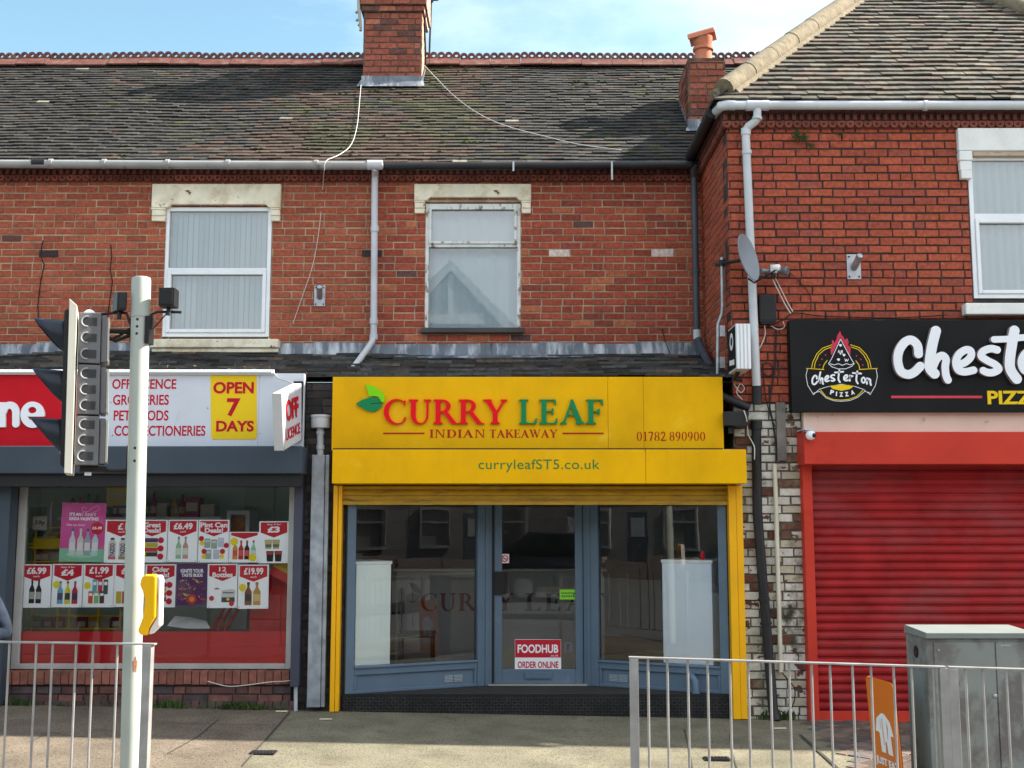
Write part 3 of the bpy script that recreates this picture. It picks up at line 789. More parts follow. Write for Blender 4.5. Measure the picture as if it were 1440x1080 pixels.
for b, x0, x1, sd in ((bl_left, XLEFT, XD - 0.002, 2), (bl_mid, XD + 0.002, XW, 9)):
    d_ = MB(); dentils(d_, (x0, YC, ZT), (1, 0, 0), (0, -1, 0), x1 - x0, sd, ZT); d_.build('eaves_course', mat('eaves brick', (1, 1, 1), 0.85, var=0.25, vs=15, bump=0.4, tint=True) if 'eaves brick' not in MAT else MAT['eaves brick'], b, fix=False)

def roof_tint(r, x, sv):
    p = Vector((x * 0.55 + 3, sv * 0.8, 1.7))
    q = noise.noise(p) + 0.55 * noise.noise(p * 2.7) + 0.18 * noise.noise(p * 9)
    # warm zones near the middle of each roof, black soot elsewhere
    warm = math.exp(-((x + 2.3) / 1.05) ** 2) * (1.0 if sv < 2.5 else 0.3) + math.exp(-((x + 0.95) / 0.75) ** 2) * 0.9 + 0.25 * math.exp(-((x + 5.3) / 0.9) ** 2) * (1 if sv > 2.3 else 0)
    k = r.uniform(0.7, 1.3)
    base = Vector((0.034, 0.032, 0.030))
    g_ = 0.5 + q * 0.9 + warm * 0.8 - 0.35
    if r.random() < min(0.92, max(0.03, g_)) * (0.3 + warm):
        base = Vector((0.062, 0.042, 0.032)) if noise.noise(p * 1.9 + Vector((9, 2, 0))) > -0.1 else Vector((0.048, 0.046, 0.026))
    elif r.random() < 0.25: base = Vector((0.045, 0.042, 0.037))
    if r.random() < 0.004: base = Vector((0.2, 0.18, 0.14))
    return tuple(base * k)
for b, x0, x1, sd in ((bl_left, XLEFT, XD, 11), (bl_mid, XD, XW + 1.9, 12)):
    t = MB()
    tile_slope(t, (0, EAVE_Y, EAVE_Z), (1, 0, 0), sl, nl, NROW + 1, 0.1, 0.168, lambda i, x0=x0, x1=x1: (x0 if x0 < -5 else math.floor(x0 / .168) * .168 + (i % 2) * .084, x1 if x1 > 1 else math.floor(x1 / .168) * .168 + (i % 2) * .084), roof_tint, seed=sd if False else 11, sag=0.02)
    # boarding under the tiles and the rear slope
    e = Vector((0, RY, RZ)); lo = rp - nl * 0.03; hi = e - nl * 0.03
    t.mi = 1
    t.add([(x0, lo.y + .05, lo.z + .02), (x1, lo.y + .05, lo.z + .02), (x1, hi.y, hi.z), (x0, hi.y, hi.z), (x0, 2 * RY - lo.y, lo.z), (x1, 2 * RY - lo.y, lo.z)], [(0, 1, 2, 3), (3, 2, 5, 4)], (0.05, 0.045, 0.04))
    t.build('roof', [tile_m, slate_m], b, fix=False)
    t = MB(); ridge_mesh(t, x0, x1, RY, RZ + 0.06, sd); t.build('ridge', crest_m, b)

# gutters
def gutter(b, pts, m, r=0.062, name='gutter', clips=()):
    t = MB(); t.tube(pts, r, 12)
    for c in clips: t.tube([Vector(c) - Vector((0.02, 0, 0)), Vector(c) + Vector((0.02, 0, 0))], r * 1.18, 12)
    return t.build(name, m, b, smooth=True)
yG = 1.32
pl, pr = at(-60, 229, yG), at(533, 233, yG)
pl.x = XLEFT
g_ = gutter(bl_left, [pl, pr], mat('weathered grey gutter', (.27, .27, .265), .45, var=.15, dirt=((.12, .11, .1), 6, .58, .75, (1, 1, 1))), 0.048, clips=[at(p_, 230 + p_ / 250, yG) for p_ in (72, 147, 236, 321, 445)])
gutter(bl_left, [at(54 - 8, 229.5, yG - .004), at(54 + 10, 229.5, yG - .004)], char, 0.0495, 'gutter_joint')
gutter(bl_left, [at(517, 232, yG), at(538, 232, yG)], pipe_grey, 0.056, 'gutter_outlet')
gutter(bl_mid, [at(541, 234, yG), at(972, 232, yG)], pipe_black, 0.045)
for px in (722, 860.5):
    t = MB(); p = at(px, 233, yG - 0.05); t.box(p.x - .010, p.x + .010, p.y - .004, p.y + .01, p.z - .06 - (.10 if px > 800 else 0), p.z + .05); t.build('gutter_clip', pipe_grey, bl_mid)

# downpipes
def pipe(b, name, path, r, m, collars=(), n=12):
    t = MB(); t.tube(path, r, n)
    for c0, c1 in collars: t.tube([c0, c1], r * 1.22, n)
    return t.build(name, m, b, smooth=True)
yp = 1.50
pp = pipe(bl_left, 'downpipe', [at(527.5, 236, yG), at(527.5, 246, yp - .03), at(527, 262, yp), at(525.5, 475, yp)], 0.038, pipe_grey,
     [(at(527, 318, yp), at(527, 326, yp)), (at(525.6, 448, yp), at(525.6, 456, yp)), (at(525.5, 470, yp), at(525.4, 478, yp))])
pipe(bl_left, 'downpipe_branch', [at(525, 477, yp), at(520, 486, yp - .1), at(492, 524, 0.55), at(470, 556, 0.20), at(456, 577, 0.10)], 0.034, pipe_white)
hop = MB(); c = at(451, 602, 0.02)
hop.lathe((c.x, c.y, c.z), [(0.088, 0), (0.095, 0.02), (0.095, 0.10), (0.104, 0.104), (0.104, 0.125), (0.085, 0.125)], 20)
hop.build('hopper', pipe_white, bl_left, smooth=True)
pipe(bl_left, 'hopper_pipe', [at(450.5, 602, 0.02), at(450.5, 640, 0.02)], 0.034, pipe_white, [(at(450.5, 606, .02), at(450.5, 611, .02)), (at(450.5, 626, .02), at(450.5, 632, .02))])
duct = MB(); x0, x1, z0, z1 = rect(440, 640, 464, 640, -0.02)
zb = gz(x0) + 0.04; zt = at(450, 640, -.02).z
duct.box(x0, x1 - 0.04, -0.075, 0.0, zb, zt); duct.box(x1 - 0.038, x1, -0.055, 0.0, zb, zt)
duct.build('pipe_duct', galv_dull, bl_left, bevel=0.006)

# ---- main chimney on the party line near the ridge
fy = roof_at(550, 117).y
cx0, cx1, _, _ = rect(510, 110, 593, 110, fy); cz0 = roof_at(550, 117).z
ch = bpy.data.objects.new('chimney', None); COL.objects.link(ch); ch.parent = bl_mid; ORIG[ch.name] = orig(bl_mid)
cm = MB(); CD = 0.62; CH = 2.1
def tint_chim(r):
    q = r.random(); c = (0.27, 0.082, 0.055) if q < .6 else (0.33, 0.115, 0.07) if q < .82 else (0.13, 0.06, 0.05)
    return mulc(c, r.uniform(0.8, 1.15))
def stack(mb, x0, x1, y0, y1, z0, H, seed, tint):
    for k, (O, u, n, Lx) in enumerate((((x0, y0, z0), (1, 0, 0), (0, -1, 0), x1 - x0), ((x1, y0, z0), (0, 1, 0), (1, 0, 0), y1 - y0), ((x0, y1, z0), (0, -1, 0), (-1, 0, 0), y1 - y0), ((x1, y1, z0), (-1, 0, 0), (0, 1, 0), x1 - x0))):
        brickwall(mb, O, u, n, Lx, H, (lambda r: mulc((0.52, 0.33, 0.24), r.uniform(.9, 1.1))) if k == 1 and seed < 50 else tint, seed=seed + k, depth=0.03, bl=0.232, ch=0.083)  # main chimney's sun-facing side paler: sun wash put into the brick colour
shaft_h = at(550, 17, fy).z - (cz0 - 0.35)
stack(cm, cx0, cx1, fy, fy + CD, cz0 - 0.35, shaft_h, 31, tint_chim)
stack(cm, cx0 - .03, cx1 + .03, fy - .03, fy + CD + .03, cz0 - 0.35 + shaft_h, 0.083, 35, tint_chim)
stack(cm, cx0 - .06, cx1 + .06, fy - .06, fy + CD + .06, cz0 - 0.267 + shaft_h, 0.60, 39, tint_chim)
cm.mi = 1; cm.box(cx0 - .055, cx1 + .055, fy - .055, fy + CD + .055, cz0 - 0.267 + shaft_h + .59, cz0 - 0.267 + shaft_h + .62)
cm.build('chimney_stack', [brick, mortar_brown], ch, fix=False)
fl = MB()
zf = at(550, 107, fy).z
fl.box(cx0 - .015, cx1 + .012, fy - .014, fy - .002, cz0 - .25, zf); 
for k in range(6):   # stepped side flashing
    yy = fy + k * .11; zz = cz0 + k * .11 * math.tan(PITCHR)
    fl.box(cx1 - .004, cx1 + .014, yy, yy + .12, zz - .12, zz + .09)
    fl.box(cx0 - .014, cx0 + .004, yy, yy + .12, zz - .12, zz + .09)
a0 = rp + sl * ((Vector((0, fy, cz0)) - rp).dot(sl) - .16) + nl * .045
fl.add([(cx0 - .06, a0.y, a0.z), (cx1 + .05, a0.y, a0.z), (cx1 + .02, fy, cz0 + .05), (cx0 - .02, fy, cz0 + .05)], [(0, 1, 2, 3)])
fl.build('flashing', lead, ch)
zt_ = cz0 - 0.267 + shaft_h + .62
for xx in (cx0 + .16, cx1 - .16):
    pt = MB(); pt.lathe((xx, fy + .3, zt_), [(.13, 0), (.12, .05), (.10, .4), (.125, .42), (.125, .47), (.09, .47)], 18); pt.build('chimney_pot', terra, ch, smooth=True)

# ---- smaller chimney by the corner shop
f2 = roof_at(985, 178).y
dx0, dx1, _, _ = rect(967.5, 130, 1021, 130, f2); dz0 = roof_at(985, 182).z
ch2 = bpy.data.objects.new('chimney', None); COL.objects.link(ch2); ch2.parent = bl_mid; ORIG[ch2.name] = orig(bl_mid)
cm = MB(); zt2 = at(990, 85, f2).z
stack(cm, dx0, dx1, f2, f2 + .75, dz0 - .3, zt2 - dz0 + .3, 51, tint_chim)
cm.mi = 1; cm.box(dx0 + .01, dx1 - .01, f2 + .01, f2 + .74, zt2 - .02, zt2 + .035)
cm.build('chimney_stack', [brick, mortar_brown], ch2, fix=False)
fl = MB(); fl.box(dx0 - .012, dx1 + .012, f2 - .014, f2 - .002, dz0 - .3, at(990, 168, f2).z)
for k in range(7):
    yy = f2 + k * .11; zz = dz0 + k * .11 * math.tan(PITCHR)
    fl.box(dx0 - .014, dx0 + .004, yy, yy + .12, zz - .14, zz + .10)
a0 = rp + sl * ((Vector((0, f2, dz0)) - rp).dot(sl) - .14) + nl * .045
fl.add([(dx0 - .06, a0.y, a0.z), (dx1 + .05, a0.y, a0.z), (dx1 + .02, f2, dz0 + .06), (dx0 - .02, f2, dz0 + .06)], [(0, 1, 2, 3)])
fl.build('flashing', lead, ch2)
pc = at(989, 82, f2 + .38); px_, pz_ = pc.x, zt2 + .03
hh = at(989, 40, f2 + .38).z - zt2
pt = MB(); pt.lathe((px_, f2 + .38, pz_), [(.118, 0), (.108, hh * .32), (.105, hh * .42), (.128, hh * .44), (.128, hh * .50), (.098, hh * .52), (.115, hh * .62), (.118, hh * .74), (.09, hh * .74)], 22)
pt.build('chimney_pot', terra, ch2, smooth=True)
cw = MB(); P, F = [], []
ca = Vector((0.93, -0.30, 0.16)).normalized()
O_ = Vector((px_ - .005, f2 + .38, pz_ + hh * .70)); sd_ = ca.cross(Vector((0, 0, 1))).normalized(); upv = sd_.cross(ca).normalized()
for e in (-.165, .165):
    for rr in (.128, .108):
        for k in range(13):
            an = R(180 * k / 12); P.append(O_ + ca * e + sd_ * rr * math.cos(an) + upv * rr * math.sin(an) * .85)
for k in range(12):
    F += [(k, k + 1, 26 + k + 1, 26 + k), (13 + k, 39 + k, 39 + k + 1, 13 + k + 1), (k, 13 + k, 13 + k + 1, k + 1), (26 + k, 26 + k + 1, 39 + k + 1, 39 + k)]
F += [(0, 26, 39, 13), (12, 25, 51, 38)]
cw.add(P, F); cw.build('cowl', terra, ch2, smooth=True)

# ---- upstairs windows of the terrace
def frame_mesh(mb, x0, x1, z0, z1, Y, w, d, bars=()):
    mb.box(x0, x0 + w, Y, Y + d, z0, z1); mb.box(x1 - w, x1, Y, Y + d, z0, z1)
    mb.box(x0 + w, x1 - w, Y, Y + d, z1 - w, z1); mb.box(x0 + w, x1 - w, Y, Y + d, z0, z0 + w)
    for z, h in bars: mb.box(x0 + w, x1 - w, Y - .002, Y + d, z - h / 2, z + h / 2)
def stone_head(b, px0, py0, px1, py1, pyb, inner0, inner1, Y, m, chamf=True):
    x0, x1, z0, z1 = rect(px0, py0, px1, py1, Y)
    i0, i1, zb, _ = rect(inner0, pyb, inner1, pyb - 10, Y)
    t = MB()
    c = .06
    t.prism([(x0, z0), (i0 + .02, z0), (i0 + .02 + c * .6, z0 + c * .6), (i1 - .02 - c * .6, z0 + c * .6), (i1 - .02, z0), (x1, z0), (x1, z1), (x0, z1)], Y - .045, Y + .09)
    lt = t.build('lintel', m, b, bevel=.008)
    for s, (a, bq) in enumerate(((x0, i0), (i1, x1))):
        t = MB(); hgt = z0 - zb
        t.box(a, bq, Y - .05, Y + .09, z0 - hgt * .18, z0 - .004)
        t.box(a + .006, bq - .006, Y - .043, Y + .09, zb + hgt * .40, z0 - hgt * .181)
        t.prism([(a + .002, zb + hgt * .22), (bq - .002, zb + hgt * .22), (bq - .002, zb + hgt * .399), (a + .002, zb + hgt * .399)], Y - .03, Y + .09)
        t.box(a + .006, bq - .006, Y - .04, Y + .09, zb, zb + hgt * .219)
        t.build('corbel', m, b, bevel=.008)
def backing_room(b, x0, x1, z0, z1, Y, m=None):
    t = MB(); t.box(x0 - .3, x1 + .3, Y + .9, Y + .92, z0 - .3, z1 + .3)
    t.build('room_wall', m or dark_room, b)

# off licence flat: white plastic window, one pane above one, vertical blind
stone_head(bl_left, 215, 260, 396, 293, 322, 234, 381, YC, stone)
x0, x1, z0, z1 = rect(231, 292, 381, 474, YC + .03)
wl = bpy.data.objects.new('window', None); COL.objects.link(wl); wl.parent = bl_left; ORIG[wl.name] = orig(bl_left)
t = MB(); zm = at(300, 381, YC).z
frame_mesh(t, x0, x1, z0, z1, YC + .012, .045, .07)
sx0, sx1 = x0 + .046, x1 - .046
frame_mesh(t, sx0, sx1, z0 + .046, zm, YC - .004, .042, .07); t.box(sx0, sx1, YC + .005, YC + .07, zm + .001, zm + .035)
t.build('window_frame', upvc, wl, bevel=.006)
t = MB(); t.box(x0 + .05, x1 - .05, YC + .045, YC + .051, zm + .03, z1 - .04); t.build('pane', gl_up, wl)
t = MB(); t.box(sx0 + .03, sx1 - .03, YC + .040, YC + .046, z0 + .07, zm - .03); t.build('pane', gl_up, wl)
t = MB(); k = x0 + .05
while k < x1 - .05:
    e = min(k + rnd.uniform(.050, .0585), x1 - .05); c = rnd.uniform(.80, 1.08); q1_, q2_ = rnd.uniform(-.01, .012), rnd.uniform(-.008, .008)
    t.add([(k + q2_ * .4, YC + .137 + q1_, z0 + .05), (e + q2_ * .4, YC + .125 + q2_, z0 + .05), (e, YC + .125, z1 - .05), (k, YC + .135, z1 - .05)], [(0, 1, 2, 3)], (c, c, c)); k += .06
t.box(x0 + .04, x1 - .04, YC + .16, YC + .17, z0, z1, (.7, .75, .78))
t.build('blind', blind_m, wl, fix=False)
t = MB(); s0, s1, sz0, sz1 = rect(212, 476, 392, 493, YC - .1); t.box(s0, s1, YC - .13, YC + .06, sz0 + .03, sz1 - .01)
t.box(s0 + .01, s1 - .01, YC - .10, YC + .06, sz0 - .02, sz0 + .029); t.build('sill', stone, wl, bevel=.01)

# takeaway flat: old timber window with a top light
stone_head(bl_mid, 583, 260, 747, 283, 311, 598, 733, YC, stone)
x0, x1, z0, z1 = rect(598, 287, 732, 466, YC + .03)
wm = bpy.data.objects.new('window', None); COL.objects.link(wm); wm.parent = bl_mid; ORIG[wm.name] = orig(bl_mid)
t = MB(); zm = at(660, 345, YC).z
frame_mesh(t, x0, x1, z0, z1, YC + .012, .04, .08, [(zm, .035)])
frame_mesh(t, x0 + .041, x1 - .041, zm + .0185, z1 - .041, YC - .006, .03, .06)
t.build('window_frame', woodwhite, wm, bevel=.004)
t = MB(); t.box(x0 + .06, x1 - .06, YC + .035, YC + .040, zm + .04, z1 - .06); t.build('pane', gl_up, wm)
t = MB(); t.box(x0 + .036, x1 - .036, YC + .050, YC + .055, z0 + .035, zm - .015); t.build('pane', glass('old glass', 0.055, ior=1.38), wm)
t = MB()
n_ = 26
P = [(x0 + (x1 - x0) * i / n_, YC + .17 + .012 * math.sin(i * 1.9), z) for i in range(n_ + 1) for z in (z0, z1)]
t.add(P, [(2 * i, 2 * i + 2, 2 * i + 3, 2 * i + 1) for i in range(n_)]); t.build('net_curtain', net_m, wm, smooth=True, fix=False)
t = MB(); s0, s1, sz0, sz1 = rect(592, 461, 737, 468, YC - .05); t.box(s0, s1, YC - .07, YC + .09, sz0, sz1); t.build('sill', mat('dark slate sill', (.06, .055, .055), .6, var=.3), wm, bevel=.005)

# lead flashing where the shop roof meets the wall, and the low slate roof over the shops
zf1, zf0 = at(700, 483, YC).z, at(700, 503, YC).z
for b, x0, x1 in ((bl_left, XLEFT, XD), (bl_mid, XD + .001, XW)):
    t = MB(); k = x0; r = random.Random(int(x1 * 100) + 5)
    while k < x1:
        e = min(k + r.uniform(.5, .75), x1); dz = r.uniform(-.018, .018); o = r.uniform(0, .006)
        t.add([(k, YC - .012 - o, zf1 + dz), (e + .03, YC - .012, zf1 + dz * .4), (e + .03, YC - .035, zf0 + .03), (k, YC - .040 - o, zf0 + .03 + dz * .4),
               (k, YC - .22, zf0 - .035), (e + .03, YC - .215, zf0 - .035 + dz * .4)], [(3, 2, 1, 0), (4, 5, 2, 3)])
        t.add([(k + .004, YC - .016 - o, zf1 + dz), (k + .02, YC - .016 - o, zf1 + dz), (k + .02, YC - .05 - o, zf0 + .03), (k + .004, YC - .05 - o, zf0 + .03)], [(3, 2, 1, 0)])
        k = e
    t.build('lead_flashing', lead, b, fix=False)
    t = MB()
    LO = Vector((0, 0.02, 3.18)); HI = Vector((0, YC, zf0 + .01)); s_ = (HI - LO).normalized(); n_ = Vector((0, -s_.z, s_.y))
    def lt(r, x, sv):
        k = r.uniform(.5, 1.6) * (1.25 if int(sv / .17 + .5) % 2 else .8); return mulc((.068, .066, .063) if r.random() < .85 else (.10, .075, .06), k)
    tile_slope(t, LO, (1, 0, 0), s_, n_, int((HI - LO).length / .17) + 1, .17, .26, lambda i, x0=x0, x1=x1: (x0, x1), lt, seed=int(x1 * 7) + 40, th=.03, lift=.022, wob=.014, sag=.035)
    t.mi = 1; t.add([(x0, LO.y, LO.z - .03), (x1, LO.y, LO.z - .03), (x1, HI.y, HI.z - .03), (x0, HI.y, HI.z - .03)], [(0, 1, 2, 3)], (.04, .04, .04))
    t.build('lean_to_roof', [tile_m, slate_m], b, fix=False)

# ---------------------------------------------------------------- corner building
XR0 = at(1022, 185, YR).x; XR1 = 7.6
ZR = at(1200, 172, YR).z; ZRE = at(1200, 156, YR).z
OR = (XR0, YR, 2.95)
xo0 = at(1131, 700, 0).x
hr = hole(1364, 214, 1512, 421, OR, YR)
w = MB(); brickwall(w, OR, (1, 0, 0), (0, -1, 0), XR1 - XR0, ZR - OR[2] + .012, tint_right, holes=[hr], seed=21, bl=.2305, ch=.0822, jt=.0105, lay=.010)
brickwall(w, (XR0, 4.2, 2.95), (0, -1, 0), (-1, 0, 0), 4.199, ZR - OR[2] + .012, tint_right, seed=22, ch=.0822, brick_mi=0, mortar_mi=2, trim=.016)
w.build('wall', [brick, mortar_dark, mortar_pale], bl_right, fix=False)
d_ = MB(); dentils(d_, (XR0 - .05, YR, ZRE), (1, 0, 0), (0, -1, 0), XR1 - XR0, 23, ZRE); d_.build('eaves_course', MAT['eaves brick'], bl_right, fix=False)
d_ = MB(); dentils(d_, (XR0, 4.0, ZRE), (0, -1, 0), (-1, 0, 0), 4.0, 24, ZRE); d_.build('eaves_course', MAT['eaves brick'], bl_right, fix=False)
# painted lower pier between the two shops
w = MB(); zp0 = gz(2.6) - .05; zs = at(1090, 515, 0).z
xp0, xp1 = at(1036, 800, .02).x, at(1133, 800, .02).x
brickwall(w, (xp0, .018, zp0), (1, 0, 0), (0, -1, 0), xp1 - xp0, zs - zp0, tint_paint, seed=26, bl=.22, ch=.0822, jt=.012, jitter=.004, lay=.012)
w.build('painted_pier', [brick_white, mat('grimy painted mortar', (.13, .12, .095), .95, var=.5, vs=9, bump=.5)], bl_right, fix=False)
w = MB(); brickwall(w, (XR0, .0195, zs + .002), (1, 0, 0), (0, -1, 0), xp1 - XR0, OR[2] - zs if OR[2] > zs else .02, tint_right, seed=27, depth=.2)
if OR[2] > zs: w.build('upper_pier', [brick, mortar_dark], bl_right, fix=False)
# hipped roof
EX0, EY0, EZ = XR0 - .14, -.14, at(1250, 143, -.14).z
W2 = (XR1 + .14 - EX0) / 2; P45 = R(44.5)
s_ = Vector((0, math.cos(P45), math.sin(P45))); n_ = Vector((0, -math.sin(P45), math.cos(P45)))
GA = .118; rows = int(W2 / math.cos(P45) / GA) - 1
def hip_tint(r, x, sv):
    q = r.random(); k = r.uniform(.7, 1.3)
    c = (.098, .089, .070) if q < .45 else (.120, .096, .074) if q < .66 else (.074, .069, .060) if q < .86 else (.105, .078, .064) if q < .97 else (.14, .128, .098)
    return mulc(c, k)
t = MB()
tile_slope(t, (EX0, EY0, EZ), (1, 0, 0), s_, n_, rows + 1, GA, .172, lambda i: (i * GA * math.cos(P45), 2 * W2 - i * GA * math.cos(P45)), hip_tint, seed=61, th=.018, lift=.02, wob=.006, sag=.012)
s2 = Vector((math.cos(P45), 0, math.sin(P45))); n2 = Vector((-math.sin(P45), 0, math.cos(P45)))
tile_slope(t, (EX0, 6.0, EZ), (0, -1, 0), s2, n2, rows, GA, .172, lambda i: (0, 6.14 - i * GA * math.cos(P45)), hip_tint, seed=62, th=.018, lift=.02)
s3 = Vector((-math.cos(P45), 0, math.sin(P45))); n3 = Vector((math.sin(P45), 0, math.cos(P45)))
tile_slope(t, (EX0 + 2 * W2, -.14, EZ), (0, 1, 0), s3, n3, rows, GA, .172, lambda i: (i * GA * math.cos(P45), 6.14), hip_tint, seed=63, th=.018, lift=.02)
t.mi = 1; zt_ = EZ + W2 * math.tan(P45); q = .02
A = (EX0, EY0, EZ - q); B = (EX0 + 2 * W2, EY0, EZ - q); C_ = (EX0 + W2, EY0 + W2, zt_ - q); D_ = (EX0 + W2, 6, zt_ - q)
t.add([A, B, C_, D_, (EX0, 6, EZ - q), (EX0 + 2 * W2, 6, EZ - q)], [(0, 1, 2), (0, 2, 3, 4), (1, 5, 3, 2)], (.05, .05, .045))
t.build('roof', [tile_m, slate_m], bl_right, fix=False)
def hip_cap(name, a, b, r0, nseg):
    t = MB(); r = random.Random(3)
    a, b = Vector(a), Vector(b)
    d = (b - a) / nseg
    for i in range(nseg):
        k = r.uniform(.97, 1.06)
        t.tube([a + d * i, a + d * (i + .5), a + d * (i + .999)], [r0 * 1.02 * k, r0 * 1.0 * k, r0 * .985 * k], 14)
    # rough mortar bedding under the cap
    t.tube([a + Vector((0.10, 0, -.05)), b + Vector((0.10, 0, -.05))], r0 * .55, 8); t.tube([a + Vector((-.10, 0.02, -.06)), b + Vector((-.1, .02, -.06))], r0 * .5, 8)
    return t.build(name, hipm, bl_right, smooth=True)
off = Vector((0, 0, .06))
hip_cap('hip_ridge', Vector((EX0 + .12, EY0 + .12, EZ + .12 * math.tan(P45))) + off, Vector(C_) + off, .105, 9)
hip_cap('hip_ridge', Vector((EX0 + 2 * W2 - .12, EY0 + .12, EZ + .12)) + off, Vector(C_) + off, .105, 9)
hip_cap('hip_ridge', Vector(C_) + off, Vector(D_) + off, .105, 8)
# gutters and downpipes of the corner building
yq = -.14
zg = at(1250, 148, yq)
gx0 = at(1024, 148, yq)
gutter(bl_right, [Vector((gx0.x, yq, zg.z)), Vector((XR1 + .2, yq, zg.z))], pipe_white, .045, clips=[at(1078, 148.5, yq), at(1052, 148.5, yq), at(1301, 148.5, yq)])
gutter(bl_right, [at(1050, 148.3, yq - .004), at(1080, 148.3, yq - .004)], pipe_grey, .052, 'gutter_outlet')
gutter(bl_right, [at(1034, 148.3, yq), at(1024, 147.8, yq), at(1014, 149, yq + .02), at(1008.5, 155, yq + .16), at(1006, 160, yq + .3)], pipe_grey, .050, 'gutter_corner')
gutter(bl_right, [Vector((EX0 - .0, .05, zg.z - .01)), Vector((EX0 - .0, 1.45, zg.z - .02))], pipe_black, .05, 'gutter_return')
pdn = -.07
pipe(bl_right, 'downpipe', [at(1065, 152, yq), at(1065, 166, yq), at(1062, 171, yq + .02), at(1052, 178, pdn - .02), at(1049, 184, pdn), at(1049, 196, pdn), at(1064, 544, pdn)], .041, pipe_white,
     [(at(1065, 165, yq), at(1064.6, 168, yq)), (at(1049, 181, pdn), at(1049, 190, pdn)), (at(1050.2, 212, pdn), at(1050.4, 217, pdn)), (at(1057.9, 390, pdn), at(1058.1, 393, pdn))])
pipe(bl_right, 'downpipe_end', [at(1064, 543, pdn), at(1065, 569, pdn)], .047, pipe_black)
pipe(bl_right, 'soil_pipe', [at(1063.5, 593, -.05), at(1065, 720, -.05), at(1076, 860, -.05), at(1087.5, 1000, -.05), at(1092, 1014, -.09)], .047, pipe_black,
     [(at(1063.5, 592, -.05), at(1063.6, 604, -.05)), (at(1074.0, 841, -.05), at(1074.3, 845, -.05)), (at(1077, 875, -.05), at(1077.3, 878, -.05))])
pipe(bl_right, 'conduit', [at(1089, 652, -.02), at(1091, 700, -.02), at(1098, 945, -.02)], .022, mat('cream plastic conduit', (.62, .58, .46), .5))
# dark pipe in the internal corner
y2 = 1.45
pipe(bl_mid, 'downpipe', [at(975, 233, yG), at(976, 250, y2), at(980, 466, y2)], .036, pipe_slate, [(at(979, 379, y2), at(979, 383, y2))])
pipe(bl_mid, 'downpipe_joint', [at(980, 464, y2), at(980.5, 477, y2)], .044, pipe_white)
pipe(bl_mid, 'downpipe_branch', [at(981, 476, y2), at(985, 487, y2 - .1), at(1005, 530, .55)], .040, pipe_slate, [(at(989, 496, 1.2), at(990.4, 499, 1.13))])

# upstairs window of the corner building
x0, x1, z0, z1 = rect(1345, 182, 1530, 214, YR)
t = MB(); t.box(x0, x1, -.05, .1, z0, z1); t.build('lintel', stone_white, bl_right, bevel=.01)
i0 = at(1364, 234, 0).x; zb = at(1350, 253, 0).z
t = MB(); hgt = z0 - zb
t.box(x0, i0 + .01, -.055, .1, z0 - hgt * .35, z0 - .004); t.box(x0 + .006, i0 + .004, -.045, .1, zb + hgt * .3, z0 - hgt * .351); t.box(x0 + .012, i0 - .002, -.05, .1, zb, zb + hgt * .299)
t.build('corbel', stone_white, bl_right, bevel=.008)
wr = bpy.data.objects.new('window', None); COL.objects.link(wr); wr.parent = bl_right; ORIG[wr.name] = orig(bl_right)
x0, x1, z0, z1 = rect(1364, 220, 1512, 420, YR + .03)
t = MB(); zm = at(1400, 304, YR).z
frame_mesh(t, x0, x1, z0, z1, .015, .045, .07); t.box(x0 + .046, x1 - .046, .013, .07, zm - .03, zm + .03)
frame_mesh(t, x0 + .046, x1 - .046, z0 + .046, zm - .031, -.002, .036, .06)
t.build('window_frame', upvc, wr, bevel=.006)
t = MB(); t.box(x0 + .04, x1 - .04, .045, .05, z0 + .05, zm - .04); t.build('pane', gl_up, wr)
t = MB(); t.box(x0 + .04, x1 - .04, .045, .05, zm + .03, z1 - .04); t.build('pane', gl_up, wr)
t = MB(); k = x0 + .04
while k < x1 - .04:
    c = 1.2 * (1 if int(k * 25) % 2 else .86) * rnd.uniform(.95, 1.05); t.add([(k, .14, z0), (k + .032, .115, z0), (k + .032, .115, z1), (k, .14, z1), (k + .04, .14, z0), (k + .04, .14, z1)], [(0, 1, 2, 3), (1, 4, 5, 2)], (c * .93, c, c * .97)); k += .04
t.build('blind', blind_m, wr, fix=False)
t = MB(); r0, r1, q0, q1 = rect(1366, 208, 1512, 221, YR); t.box(r0, r1, -.035, .03, q0, q1); t.build('head_board', mat('split timber board', (.45, .36, .27), .9, var=.2, dirt=((.12, .08, .06), 14, .58, .66, (.4, 1, 2))), wr, bevel=.01)
t = MB(); r0, r1, q0, q1 = rect(1356, 424, 1512, 443, YR - .06); t.box(r0, r1, -.10, .06, q0, q1 - .02); t.build('sill', stone_white, wr, bevel=.012)

moss_m = mat('roof moss', (.040, .050, .016), .95, var=.4, vs=30, bump=.6, bs=90)
for b, x0, x1, n__, sd in ((bl_left, -6, XD, 150, 5), (bl_mid, XD, XW, 110, 6)):
    r = random.Random(sd); t = MB()
    while n__ > 0:
        x, s = r.uniform(x0, x1), r.uniform(.1, NROW * .1)
        if noise.noise(Vector((x * .8, s * .9, 7))) + .5 * math.exp(-((x + 1.2) / 1.2) ** 2) < r.uniform(0, .7): continue
        n__ -= 1
        p = rp + Vector((x, 0, 0)) + sl * (round(s / .1) * .1 + .005) + nl * .028; w = r.uniform(.012, .032); h = w * r.uniform(.35, .7)
        P = [p + Vector((w * 1.5 * math.cos(a) * r.uniform(.7, 1.2), 0, 0)) + sl * (w * .7 * math.sin(a)) for a in [k * 1.0472 for k in range(6)]] + [p + nl * h + Vector((r.uniform(-.5, .5) * w, 0, 0))]
        t.add(P, [(k, (k + 1) % 6, 6) for k in range(6)])
    o = t.build('moss', moss_m, b, fix=False); o['kind'] = 'stuff'


